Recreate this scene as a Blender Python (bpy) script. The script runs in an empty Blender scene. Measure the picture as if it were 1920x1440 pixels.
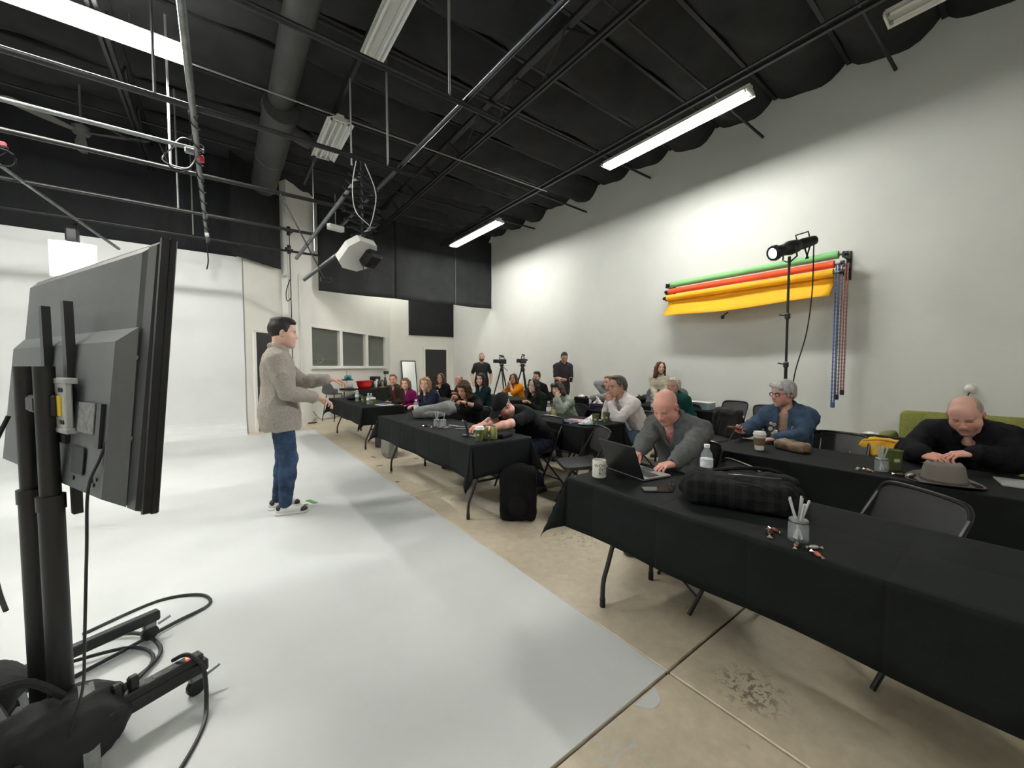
import bpy, math, random
import numpy as np
from mathutils import Vector, Matrix
random.seed(7); np.random.seed(7)
SC = bpy.context.scene
COL = SC.collection
PI = math.pi
R_ = math.radians

# ------------------------------------------------------------------ camera
CAM_H = 1.40
FPX = 727.0
YAW = math.atan(542 / FPX)
PITCH = math.atan(33 / FPX)
cd = bpy.data.cameras.new('camera')
cd.sensor_width = 36; cd.lens = 36 * FPX / 1920; cd.clip_start = .02; cd.clip_end = 100
cam = bpy.data.objects.new('camera', cd); COL.objects.link(cam)
cam.location = (0, 0, CAM_H); cam.rotation_euler = (PI / 2 - PITCH, 0, -YAW)
SC.camera = cam

# ------------------------------------------------------------------ world, exposure
w = bpy.data.worlds.new('world'); SC.world = w; w.use_nodes = True
w.node_tree.nodes['Background'].inputs[0].default_value = (.5, .53, .56, 1)
w.node_tree.nodes['Background'].inputs[1].default_value = .02
vs = SC.view_settings
vs.view_transform = 'Standard'; vs.look = 'None'; vs.gamma = 1; vs.use_curve_mapping = False
vs.exposure = 1.85
TUBE_E = 43.0          # fluorescent tube emission
LEKO_W = 120.0

# ------------------------------------------------------------------ helpers
def link(o, parent=None):
    COL.objects.link(o)
    if parent is not None: o.parent = parent
    return o

def mesh_np(name, V, F, mat=None, parent=None, smooth=True, cols=None):
    """F: (n,k) int array or list of lists"""
    me = bpy.data.meshes.new(name)
    V = np.asarray(V, dtype=np.float32)
    if isinstance(F, np.ndarray):
        n, k = F.shape
        me.vertices.add(len(V)); me.vertices.foreach_set('co', V.ravel())
        me.loops.add(n * k); me.loops.foreach_set('vertex_index', F.astype(np.int32).ravel())
        me.polygons.add(n)
        me.polygons.foreach_set('loop_start', np.arange(0, n * k, k, dtype=np.int32))
        me.update(calc_edges=True)
    else:
        me.from_pydata(V.tolist(), [], F); me.update()
    if smooth: me.polygons.foreach_set('use_smooth', np.ones(len(me.polygons), dtype=bool))
    if cols is not None:
        a = me.color_attributes.new('Col', 'FLOAT_COLOR', 'POINT')
        c4 = np.ones((len(V), 4), dtype=np.float32); c4[:, :3] = cols
        a.data.foreach_set('color', c4.ravel())
    if mat is not None: me.materials.append(mat)
    o = bpy.data.objects.new(name, me)
    return link(o, parent)

def tag(o, label, cat, group=None):
    o['label'] = label; o['category'] = cat
    if group: o['group'] = group
    return o

def struct(o, label=None):
    o['kind'] = 'structure'
    if label: o['label'] = label
    return o

def thing(name, label, cat, loc=(0, 0, 0), rz=0, group=None, rot=None):
    o = bpy.data.objects.new(name, None); COL.objects.link(o)
    o.empty_display_size = .05
    o.location = loc; o.rotation_euler = rot if rot else (0, 0, rz)
    return tag(o, label, cat, group)

def dup(root, loc=None, rz=None, label=None, group=None):
    def cp(o, par):
        c = o.copy(); COL.objects.link(c); c.parent = par
        for ch in list(o.children): cp(ch, c)
        return c
    r = cp(root, None)
    if loc is not None: r.location = loc
    if rz is not None: r.rotation_euler = (0, 0, rz)
    if label: r['label'] = label
    if group: r['group'] = group
    return r

def basis(d):
    d = np.asarray(d, float); d = d / (np.linalg.norm(d) + 1e-12)
    h = np.array([0, 0, 1.]) if abs(d[2]) < .95 else np.array([1., 0, 0])
    x = np.cross(h, d); x /= np.linalg.norm(x); y = np.cross(d, x)
    return x, y, d

def rotz(a): c, s = math.cos(a), math.sin(a); return np.array([[c, -s, 0], [s, c, 0], [0, 0, 1.]])
def rotx(a): c, s = math.cos(a), math.sin(a); return np.array([[1., 0, 0], [0, c, -s], [0, s, c]])
def roty(a): c, s = math.cos(a), math.sin(a); return np.array([[c, 0, s], [0, 1., 0], [-s, 0, c]])

class MB:
    """collects shapes into one mesh"""
    def __init__(s): s.v = []; s.f = []
    def add(s, V, F, R=None, t=None):
        V = np.asarray(V, float)
        if R is not None: V = V @ np.asarray(R).T
        if t is not None: V = V + np.asarray(t, float)
        b = len(s.v); s.v.extend(V.tolist()); s.f.extend([[i + b for i in f] for f in F]); return s
    def box(s, c, size, R=None):
        x, y, z = [q / 2 for q in size]
        V = [(-x, -y, -z), (x, -y, -z), (x, y, -z), (-x, y, -z), (-x, -y, z), (x, -y, z), (x, y, z), (-x, y, z)]
        return s.add(V, [(0, 3, 2, 1), (4, 5, 6, 7), (0, 1, 5, 4), (1, 2, 6, 5), (2, 3, 7, 6), (3, 0, 4, 7)], R, c)
    def cbox(s, c, size, b=.005, R=None):
        """box with chamfered edges"""
        h = np.array(size) / 2; b = min(b, h.min() * .95); V = []; ix = {}
        for sx in (-1, 1):
            for sy in (-1, 1):
                for sz in (-1, 1):
                    for a in range(3):
                        p = np.array([sx, sy, sz]) * h
                        for q in range(3):
                            if q != a: p[q] -= (sx, sy, sz)[q] * b
                        ix[(sx, sy, sz, a)] = len(V); V.append(p)
        F = []
        for a in range(3):
            u, w_ = [(1, 2), (2, 0), (0, 1)][a]
            for sg in (-1, 1):
                q = []
                for su, sw in ((-1, -1), (1, -1), (1, 1), (-1, 1)):
                    k = [0, 0, 0]; k[a] = sg; k[u] = su; k[w_] = sw; q.append(ix[(*k, a)])
                F.append(q if sg > 0 else q[::-1])
            for su in (-1, 1):
                for sw in (-1, 1):
                    k0 = [0, 0, 0]; k0[u] = su; k0[w_] = sw; k1 = list(k0); k0[a] = -1; k1[a] = 1
                    q = [ix[(*k0, u)], ix[(*k1, u)], ix[(*k1, w_)], ix[(*k0, w_)]]
                    F.append(q if su * sw < 0 else q[::-1])
        for sx in (-1, 1):
            for sy in (-1, 1):
                for sz in (-1, 1):
                    q = [ix[(sx, sy, sz, 0)], ix[(sx, sy, sz, 1)], ix[(sx, sy, sz, 2)]]
                    F.append(q if sx * sy * sz > 0 else q[::-1])
        return s.add(V, F, R, c)
    def tube(s, pts, r, n=8, cap=True, closed=False):
        P = np.asarray(pts, float); m = len(P); rr = np.broadcast_to(np.asarray(r, float), (m,))
        V = []; F = []; px = None
        for i in range(m):
            if closed: d = P[(i + 1) % m] - P[i - 1]
            else: d = P[min(i + 1, m - 1)] - P[max(i - 1, 0)]
            d = d / (np.linalg.norm(d) + 1e-12)
            if px is None: x, y, _ = basis(d)
            else:
                x = px - d * (px @ d); x /= (np.linalg.norm(x) + 1e-12); y = np.cross(d, x)
            px = x
            for j in range(n):
                a = 2 * PI * j / n; V.append(P[i] + rr[i] * (math.cos(a) * x + math.sin(a) * y))
        for i in range(m if closed else m - 1):
            k = (i + 1) % m
            for j in range(n):
                F.append((i * n + j, i * n + (j + 1) % n, k * n + (j + 1) % n, k * n + j))
        if cap and not closed:
            F.append(tuple(range(n))[::-1]); F.append(tuple((m - 1) * n + j for j in range(n)))
        return s.add(V, F)
    def lathe(s, prof, n=16, R=None, t=None):
        V = []; F = []; m = len(prof)
        for r, z in prof:
            for j in range(n):
                a = 2 * PI * j / n; V.append((r * math.cos(a), r * math.sin(a), z))
        for i in range(m - 1):
            for j in range(n):
                F.append((i * n + j, i * n + (j + 1) % n, (i + 1) * n + (j + 1) % n, (i + 1) * n + j))
        if prof[0][0] > 1e-6: F.append(tuple(range(n))[::-1])
        if prof[-1][0] > 1e-6: F.append(tuple((m - 1) * n + j for j in range(n)))
        return s.add(V, F, R, t)
    def ball(s, c, r, n=10, R=None):
        r = np.broadcast_to(np.asarray(r, float), (3,)); V = []; F = []; m = n // 2 + 1
        for i in range(m + 1):
            th = PI * i / m
            for j in range(n):
                a = 2 * PI * j / n; V.append((r[0] * math.sin(th) * math.cos(a), r[1] * math.sin(th) * math.sin(a), -r[2] * math.cos(th)))
        for i in range(m):
            for j in range(n):
                F.append((i * n + j, i * n + (j + 1) % n, (i + 1) * n + (j + 1) % n, (i + 1) * n + j))
        return s.add(V, F, R, c)
    def prism(s, poly, z0, z1, R=None, t=None):
        n = len(poly); V = [(x, y, z0) for x, y in poly] + [(x, y, z1) for x, y in poly]
        F = [tuple(range(n))[::-1], tuple(range(n, 2 * n))] + [(i, (i + 1) % n, n + (i + 1) % n, n + i) for i in range(n)]
        return s.add(V, F, R, t)
    def obj(s, name, mat, parent=None, smooth=False):
        o = mesh_np(name, s.v, [list(f) for f in s.f], mat, parent, smooth=False)
        if smooth:
            me = o.data
            me.polygons.foreach_set('use_smooth', np.ones(len(me.polygons), dtype=bool))
            try: me.set_sharp_from_angle(angle=R_(38))
            except Exception: pass
        return o

def catmull(pts, n=6, closed=False):
    P = [np.asarray(p, float) for p in pts]; out = []; m = len(P)
    rng = range(m if closed else m - 1)
    for i in rng:
        if closed: p0, p1, p2, p3 = P[i - 1], P[i], P[(i + 1) % m], P[(i + 2) % m]
        else: p0, p1, p2, p3 = P[max(i - 1, 0)], P[i], P[i + 1], P[min(i + 2, m - 1)]
        for k in range(n):
            t = k / n
            out.append(.5 * (2 * p1 + (p2 - p0) * t + (2 * p0 - 5 * p1 + 4 * p2 - p3) * t * t + (3 * p1 - p0 - 3 * p2 + p3) * t ** 3))
    if not closed: out.append(P[-1])
    return np.array(out)

# ------------------------------------------------------------------ materials
MATS = {}
def mat(name, col=(.5, .5, .5), rough=.6, metal=0., var=0., vs=4., bump=0., bs=60., spec=.5, emit=0., ecol=None, alpha=None, trans=0., ior=1.45, sheen=0., attr=None, sss=0., detail=4, col2=None, stretch=None):
    if name in MATS: return MATS[name]
    m = bpy.data.materials.new(name); m.use_nodes = True; nt = m.node_tree; b = nt.nodes['Principled BSDF']
    b.inputs['Base Color'].default_value = (*col, 1); b.inputs['Roughness'].default_value = rough
    b.inputs['Metallic'].default_value = metal; b.inputs['Specular IOR Level'].default_value = spec
    if emit: b.inputs['Emission Color'].default_value = (*(ecol or col), 1); b.inputs['Emission Strength'].default_value = emit
    if trans: b.inputs['Transmission Weight'].default_value = trans; b.inputs['IOR'].default_value = ior
    if sheen: b.inputs['Sheen Weight'].default_value = sheen
    if alpha is not None: b.inputs['Alpha'].default_value = alpha
    if sss:
        b.inputs['Subsurface Weight'].default_value = sss; b.inputs['Subsurface Radius'].default_value = (.012, .005, .003); b.inputs['Subsurface Scale'].default_value = .6
    tc = nt.nodes.new('ShaderNodeTexCoord')
    if attr:
        a = nt.nodes.new('ShaderNodeAttribute'); a.attribute_name = attr; nt.links.new(a.outputs['Color'], b.inputs['Base Color'])
    elif var or col2:
        n = nt.nodes.new('ShaderNodeTexNoise'); n.inputs['Scale'].default_value = vs; n.inputs['Detail'].default_value = detail; n.inputs['Roughness'].default_value = .6
        if stretch:
            mp = nt.nodes.new('ShaderNodeMapping'); mp.inputs['Scale'].default_value = stretch; nt.links.new(tc.outputs['Object'], mp.inputs['Vector']); nt.links.new(mp.outputs['Vector'], n.inputs['Vector'])
        else: nt.links.new(tc.outputs['Object'], n.inputs['Vector'])
        r = nt.nodes.new('ShaderNodeValToRGB'); r.color_ramp.elements[0].position = .32; r.color_ramp.elements[1].position = .68
        c2 = col2 or tuple(min(1, c * (1 + var)) for c in col); c1 = col if col2 else tuple(c * (1 - var) for c in col)
        r.color_ramp.elements[0].color = (*c1, 1); r.color_ramp.elements[1].color = (*c2, 1)
        nt.links.new(n.outputs['Fac'], r.inputs['Fac']); nt.links.new(r.outputs['Color'], b.inputs['Base Color'])
    if bump:
        n2 = nt.nodes.new('ShaderNodeTexNoise'); n2.inputs['Scale'].default_value = bs; n2.inputs['Detail'].default_value = 3
        nt.links.new(tc.outputs['Object'], n2.inputs['Vector'])
        bp = nt.nodes.new('ShaderNodeBump'); bp.inputs['Strength'].default_value = bump; bp.inputs['Distance'].default_value = .01
        nt.links.new(n2.outputs['Fac'], bp.inputs['Height']); nt.links.new(bp.outputs['Normal'], b.inputs['Normal'])
    MATS[name] = m
    return m
# ------------------------------------------------------------------ smooth solid modelling for figures, cloth, soft things
class SDF:
    def __init__(s): s.p = []
    def cone(s, a, b, ra, rb=None, k=.02, op=1):
        s.p.append(('c', np.asarray(a, float), np.asarray(b, float), ra, ra if rb is None else rb, k, op)); return s
    def ell(s, c, r, R=None, k=.02, op=1):
        s.p.append(('e', np.asarray(c, float), np.broadcast_to(np.asarray(r, float), (3,)), np.eye(3) if R is None else np.asarray(R), k, op)); return s
    def box(s, c, h, rad=.01, R=None, k=.02, op=1):
        s.p.append(('b', np.asarray(c, float), np.asarray(h, float), rad, np.eye(3) if R is None else np.asarray(R), k, op)); return s
    def plane(s, c, n):
        n = np.asarray(n, float); s.p.append(('p', np.asarray(c, float), n / np.linalg.norm(n), .01, -1)); return s
    @staticmethod
    def bb(q):
        if q[0] == 'c':
            m = max(q[3], q[4]); return np.minimum(q[1], q[2]) - m, np.maximum(q[1], q[2]) + m
        if q[0] == 'e': e = np.abs(q[3]) @ q[2]; return q[1] - e, q[1] + e
        if q[0] == 'b': e = np.abs(q[4]) @ (q[2] + q[3]); return q[1] - e, q[1] + e
    def mesh(s, vox, infl=0.):
        add = [q for q in s.p if q[-1] > 0]
        lo = np.min([s.bb(q)[0] for q in add], 0) - infl - 3 * vox; hi = np.max([s.bb(q)[1] for q in add], 0) + infl + 3 * vox
        n = np.ceil((hi - lo) / vox).astype(int) + 1
        ax = [lo[i] + vox * np.arange(n[i], dtype=np.float32) for i in range(3)]
        D = np.full(n, .15, dtype=np.float32)
        for q in s.p:
            k = q[-2]; op = q[-1]
            if q[0] == 'p':
                d = ((ax[0] - q[1][0]) * q[2][0])[:, None, None] + ((ax[1] - q[1][1]) * q[2][1])[None, :, None] + ((ax[2] - q[1][2]) * q[2][2])[None, None, :]
                D = np.maximum(D, d.astype(np.float32)); continue
            b0, b1 = s.bb(q); mg = k + infl + 2.5 * vox
            i0 = np.maximum(np.floor((b0 - mg - lo) / vox).astype(int), 0); i1 = np.minimum(np.ceil((b1 + mg - lo) / vox).astype(int) + 1, n)
            if np.any(i1 <= i0): continue
            sl = tuple(slice(i0[i], i1[i]) for i in range(3))
            X = ax[0][sl[0]][:, None, None]; Y = ax[1][sl[1]][None, :, None]; Z = ax[2][sl[2]][None, None, :]
            if q[0] == 'c':
                a, b, ra, rb = q[1:5]; ab = b - a; L = ab @ ab + 1e-12
                x, y, z = X - a[0], Y - a[1], Z - a[2]
                t = np.clip((x * ab[0] + y * ab[1] + z * ab[2]) / L, 0, 1)
                d = np.sqrt((x - t * ab[0]) ** 2 + (y - t * ab[1]) ** 2 + (z - t * ab[2]) ** 2) - (ra + t * (rb - ra))
            else:
                c = q[1]; R = q[3] if q[0] == 'e' else q[4]
                x, y, z = X - c[0], Y - c[1], Z - c[2]
                u = R[0, 0] * x + R[1, 0] * y + R[2, 0] * z; v = R[0, 1] * x + R[1, 1] * y + R[2, 1] * z; w_ = R[0, 2] * x + R[1, 2] * y + R[2, 2] * z
                if q[0] == 'e':
                    r = q[2]; k0 = np.sqrt((u / r[0]) ** 2 + (v / r[1]) ** 2 + (w_ / r[2]) ** 2); k1 = np.sqrt((u / r[0] ** 2) ** 2 + (v / r[1] ** 2) ** 2 + (w_ / r[2] ** 2) ** 2)
                    d = k0 * (k0 - 1) / (k1 + 1e-9)
                else:
                    h = q[2]; u, v, w_ = np.abs(u) - h[0], np.abs(v) - h[1], np.abs(w_) - h[2]
                    d = np.sqrt(np.maximum(u, 0) ** 2 + np.maximum(v, 0) ** 2 + np.maximum(w_, 0) ** 2) + np.minimum(np.maximum(np.maximum(u, v), w_), 0) - q[3]
            d = d.astype(np.float32); A = D[sl]
            if op > 0:
                d = d - infl; h = np.clip(.5 + .5 * (d - A) / k, 0, 1); D[sl] = d + (A - d) * h - k * h * (1 - h)
            else:
                A = -A; h = np.clip(.5 + .5 * (d - A) / k, 0, 1); D[sl] = -(d + (A - d) * h - k * h * (1 - h))
        return nets(D, lo, vox)

def nets(D, lo, vox):
    S = D < 0
    n = np.array(D.shape)
    cnt = np.zeros(n - 1, dtype=np.int8)
    offs = [(a, b, c) for a in (0, 1) for b in (0, 1) for c in (0, 1)]
    for a, b, c in offs: cnt += S[a:n[0] - 1 + a, b:n[1] - 1 + b, c:n[2] - 1 + c]
    I = np.argwhere((cnt > 0) & (cnt < 8))
    if len(I) == 0: return np.zeros((0, 3)), np.zeros((0, 4), int)
    val = {o: D[I[:, 0] + o[0], I[:, 1] + o[1], I[:, 2] + o[2]] for o in offs}
    acc = np.zeros((len(I), 3)); m = np.zeros(len(I))
    for o in offs:
        for ax in range(3):
            if o[ax]: continue
            p = list(o); p[ax] = 1; p = tuple(p)
            a, b = val[o], val[p]; ch = (a < 0) != (b < 0)
            t = np.where(ch, a / np.where(ch, a - b, 1), 0)
            q = np.tile(np.array(o, float), (len(I), 1)); q[:, ax] += t
            acc[ch] += q[ch]; m += ch
    V = lo + vox * (I + acc / m[:, None])
    vid = -np.ones(n - 1, dtype=np.int64); vid[I[:, 0], I[:, 1], I[:, 2]] = np.arange(len(I))
    Fs = []
    for ax in range(3):
        u, w_ = [(1, 2), (2, 0), (0, 1)][ax]
        s0 = [slice(1, -1)] * 3; s0[ax] = slice(0, -1); s1 = list(s0); s1[ax] = slice(1, None)
        A, B = S[tuple(s0)], S[tuple(s1)]
        E = np.argwhere(A != B)
        if len(E) == 0: continue
        inside = A[E[:, 0], E[:, 1], E[:, 2]]
        E = E + 1; E[:, ax] -= 1
        def g(du, dw):
            q = E.copy(); q[:, u] -= du; q[:, w_] -= dw; return vid[q[:, 0], q[:, 1], q[:, 2]]
        Q = np.stack([g(1, 1), g(0, 1), g(0, 0), g(1, 0)], 1)
        Q[~inside] = Q[~inside][:, ::-1]
        Fs.append(Q)
    return V, np.concatenate(Fs)

def vnormals(V, F):
    N = np.zeros_like(V); a = np.cross(V[F[:, 2]] - V[F[:, 0]], V[F[:, 3]] - V[F[:, 1]])
    for j in range(4): np.add.at(N, F[:, j], a)
    return N / (np.linalg.norm(N, axis=1, keepdims=True) + 1e-12)

def wob(V, f, seed=0):
    """cheap smooth pseudo noise, -1..1"""
    r = np.random.RandomState(seed); out = np.zeros(len(V))
    W = V * f
    for i in range(4):
        d = r.normal(size=3); d /= np.linalg.norm(d); d2 = r.normal(size=3)
        out += np.sin(W @ d * (1 + .35 * i) * 2 + 1.3 * np.sin(W @ d2 * .7 + r.rand() * 6) + r.rand() * 6.28)
    return out / 4

def wrinkle(V, F, amp=.004, f=14, seed=0, ridged=True):
    n = wob(V, f, seed); n2 = wob(V, f * 2.3, seed + 5)
    if ridged: n = 1 - 2 * np.abs(n) ** .7
    return V + vnormals(V, F) * (amp * (n + .4 * n2))[:, None]
# ------------------------------------------------------------------ figures
SKIN = mat('skin', attr='Col', rough=.48, spec=.35, sss=.12, bump=.04, bs=220)
_cache = {}

def head_sdf(fem):
    S = SDF(); w_ = .94 if fem else 1.
    S.ell((0, -.014, .034), (.074, .094, .086), k=.02)
    S.ell((0, .018, -.012), (.064 * w_, .076, .085), k=.03)
    S.ell((0, .04, -.058), (.048 * w_, .046, .05), k=.03)
    S.cone((-.046 * w_, .004, -.066), (0, .064, -.1), .02, .017 if fem else .021, k=.025)
    S.cone((.046 * w_, .004, -.066), (0, .064, -.1), .02, .017 if fem else .021, k=.025)
    S.ell((0, .072, -.1), (.017, .014, .013), k=.012)
    S.ell((0, .062, .05), (.052, .024, .04), k=.03)                       # forehead
    S.cone((-.036, .079, .021), (.036, .079, .021), .0085 if fem else .011, k=.012)   # brow
    for sx in (-1, 1):
        S.ell((sx * .031, .092, .001), (.017, .014, .011), k=.012, op=-1)   # socket
        S.ell((sx * .031, .073, .0), (.0128, .0115, .0105), k=.003)          # eyeball
        S.cone((sx * .018, .081, .0072), (sx * .044, .0765, .0062), .0035, .003, k=.004)   # lid
        S.ell((sx * .04, .05, -.03), (.026, .024, .022), k=.025)            # cheek
        S.ell((sx * .043 * w_, .03, -.055), (.02, .03, .032), k=.025)
        S.ell((sx * .011, .097, -.0365), (.0085, .009, .0075), k=.007)       # nostril wing
        S.ell((sx * .077, -.012, -.004), (.011, .021, .032), R=rotz(sx * -.35), k=.006)   # ear
        S.ell((sx * .083, -.006, -.002), (.006, .011, .018), R=rotz(sx * -.35), k=.006, op=-1)
    S.cone((0, .084, .014), (0, .104, -.028), .0075, .0105, k=.012)        # nose
    S.ell((0, .106, -.033), (.0095, .009, .0085), k=.007)
    S.ell((0, .078, -.066), (.03, .016, .022), k=.012)                     # mouth mound
    S.cone((-.019, .084, -.0605), (.019, .084, -.0605), .0045, k=.005)
    S.cone((-.0155, .085, -.0705), (.0155, .085, -.0705), .0055, k=.005)
    S.cone((-.022, .096, -.0652), (.022, .096, -.0652), .0035, k=.004, op=-1)
    S.cone((0, -.022, -.05), (0, -.036, -.14), .056 if not fem else .047, .054 if not fem else .046, k=.03)
    return S

def head_mesh(fem, vox):
    key = ('head', fem, vox)
    if key not in _cache: _cache[key] = head_sdf(fem).mesh(vox)
    return _cache[key]

def sm(x, a, b): t = np.clip((x - a) / (b - a), 0, 1); return t * t * (3 - 2 * t)

def paint_head(V, tone, hairc, lips=(.42, .16, .14), beard=0., beardc=None, scalp=0., eyes='open', brow=1., red=.25, smile=False):
    x, y, z = V[:, 0], V[:, 1], V[:, 2]; tone = np.array(tone); hairc = np.array(hairc); c = np.tile(tone, (len(V), 1))
    def mix(m, col):
        nonlocal c
        c = c * (1 - m[:, None]) + np.array(col) * m[:, None]
    ck = np.exp(-(((np.abs(x) - .042) / .022) ** 2 + ((z + .03) / .02) ** 2)) * (y > .02)
    nz = np.exp(-((x / .016) ** 2 + ((z + .032) / .016) ** 2)) * (y > .08)
    er = (np.abs(x) > .076) * 1.
    mix(np.clip(ck + nz * .8 + er * .5, 0, 1) * red, tone * np.array([1.02, .62, .58]))
    if scalp:
        m = sm(-(y - .085) * .67 + (z - .068) * .74, -.004, .012) * sm(z, -.075, -.05) * (np.abs(x) < .0775); mix(m * scalp, hairc)
    if beard:
        ln = np.maximum(np.abs(x) * .3 - .055, -.052) + .005
        m = sm(-z, .04, .055) * sm(y, -.012, .01) * sm(z, -.125, -.112); mu = np.exp(-((x / .024) ** 4 + ((z + .05) / .0065) ** 4)) * (y > .07)
        mix(np.clip(np.maximum(m, mu) * beard, 0, 1), beardc if beardc is not None else hairc)
    lw = .024 if not smile else .029
    zz = z + .0655 - (.006 * (x / .025) ** 2 if smile else 0)
    m = np.exp(-((x / lw) ** 6 + (zz / .0088) ** 6)) * (y > .068); mix(m * .8, lips)
    if smile: m = np.exp(-((x / .021) ** 6 + (zz / .0036) ** 6)) * (y > .068); mix(m, (.75, .7, .64))
    else: m = np.exp(-((x / .023) ** 6 + (zz / .0016) ** 4)) * (y > .068); mix(m * .7, (.1, .04, .035))
    ax = np.abs(x); bz = .0235 - .16 * np.maximum(ax - .033, 0) + .05 * np.minimum(ax - .033, 0)
    m = np.exp(-(((ax - .033) / .019) ** 6 + ((z - bz) / .0046) ** 4)) * (y > .045); mix(m * .75 * brow, hairc * .8)
    f = (y > .06)
    if eyes == 'open':
        m = np.exp(-(((ax - .031) / .0128) ** 6 + ((z + .0002) / .0052) ** 6)) * f; mix(m, (.5, .46, .42))
        m = np.exp(-(((ax - .031) ** 2 + z ** 2) / .0054 ** 2) ** 3) * f; mix(m, (.03, .02, .015))
        m = np.exp(-(((ax - .031) / .0145) ** 6 + ((z - .0062) / .0022) ** 4)) * f; mix(m * .9, (.04, .025, .02))
    else:
        m = np.exp(-(((ax - .031) / .0145) ** 6 + ((z + .005) / .0022) ** 4)) * f; mix(m * .85, (.05, .03, .025))
        m = np.exp(-(((ax - .031) / .015) ** 6 + ((z - .003) / .006) ** 6)) * f; mix(m * .3, tone * .6)
    return np.clip(c, 0, 1)

FING = {  # base x, base y, lengths, radius, spread
    'i': (-.028, .088, (.042, .025, .021), .0082, -.06), 'm': (-.008, .092, (.046, .028, .022), .0084, -.01),
    'r': (.012, .089, (.042, .026, .021), .0080, .05), 'p': (.030, .081, (.033, .019, .018), .0070, .12)}
HPOSE = {  # bend angles (deg) for i,m,r,p, thumb spread/curl
    'flat': ((8, 12, 8),) * 4 + ((40, 12),), 'relax': ((22, 28, 16), (28, 32, 18), (32, 36, 20), (36, 38, 20), (38, 22)),
    'type': ((28, 42, 20), (26, 44, 22), (28, 44, 22), (30, 44, 22), (32, 22)), 'grip': ((50, 62, 34), (54, 64, 34), (56, 66, 34), (58, 66, 34), (30, 42)),
    'point': ((12, 14, 8), (30, 38, 20), (42, 46, 24), (48, 48, 26), (40, 24)), 'fist': ((72, 88, 50), (76, 90, 50), (78, 90, 50), (80, 88, 48), (20, 50))}

def hand_mesh(kind, vox):
    key = ('hand', kind, vox)
    if key in _cache: return _cache[key]
    S = SDF()
    S.ell((0, .05, 0), (.040, .052, .0150), k=.012)
    S.cone((0, -.03, 0), (0, .012, 0), .0275, .0265, k=.02)
    S.cone((-.02, .03, -.004), (-.03, .085, -.002), .0155, .0105, k=.012); S.cone((.02, .03, -.004), (.029, .078, -.002), .0155, .0098, k=.012)
    P = HPOSE[kind]
    for q, fn in enumerate('imrp'):
        bx, by, L, r, sp = FING[fn]; p = np.array([bx, by, 0.]); a = 0; rr = r
        S.cone((bx * .7, .045, 0), p, .011, r * 1.08, k=.008)
        for j in range(3):
            a += R_(P[q][j]); d = np.array([math.sin(sp), math.cos(a), -math.sin(a)]); d /= np.linalg.norm(d)
            e = p + d * L[j]; S.cone(p, e, rr, rr * .9, k=.0035); p = e; rr *= .92
    sp, cu = P[4]; p = np.array([-.022, .018, -.006]); d = np.array([-math.sin(R_(sp)), math.cos(R_(sp)), -.25])
    for j, (L, r) in enumerate(((.040, .0128), (.034, .0105), (.026, .0092))):
        d = d / np.linalg.norm(d); e = p + d * L; S.cone(p, e, r, r * .9, k=.006); p = e
        th = R_(sp - cu * .6 * (j + 1)); d = np.array([-math.sin(th), math.cos(th), -.25 - .012 * cu * (j + 1)])
    _cache[key] = S.mesh(vox); return _cache[key]

def frame_from(d, n):
    """columns: x (thumb is at -x on a right hand), y = finger direction, z = back of hand (-palm)"""
    y = np.asarray(d, float); y = y / np.linalg.norm(y); z = -np.asarray(n, float); z = z - y * (z @ y); z /= np.linalg.norm(z)
    return np.stack([np.cross(y, z), y, z], 1)

def ik(a, t, l1, l2, hint):
    a = np.asarray(a, float); t = np.asarray(t, float); d = t - a; L = np.linalg.norm(d); mx = (l1 + l2) * .998
    if L > mx: t = a + d / L * mx; d = t - a; L = mx
    d = d / L; c = np.clip((l1 * l1 + L * L - l2 * l2) / (2 * l1 * L), -1, 1); h = np.asarray(hint, float); h = h - d * (h @ d); h /= (np.linalg.norm(h) + 1e-9)
    return a + d * l1 * c + h * l1 * math.sqrt(max(0, 1 - c * c)), t

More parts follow.
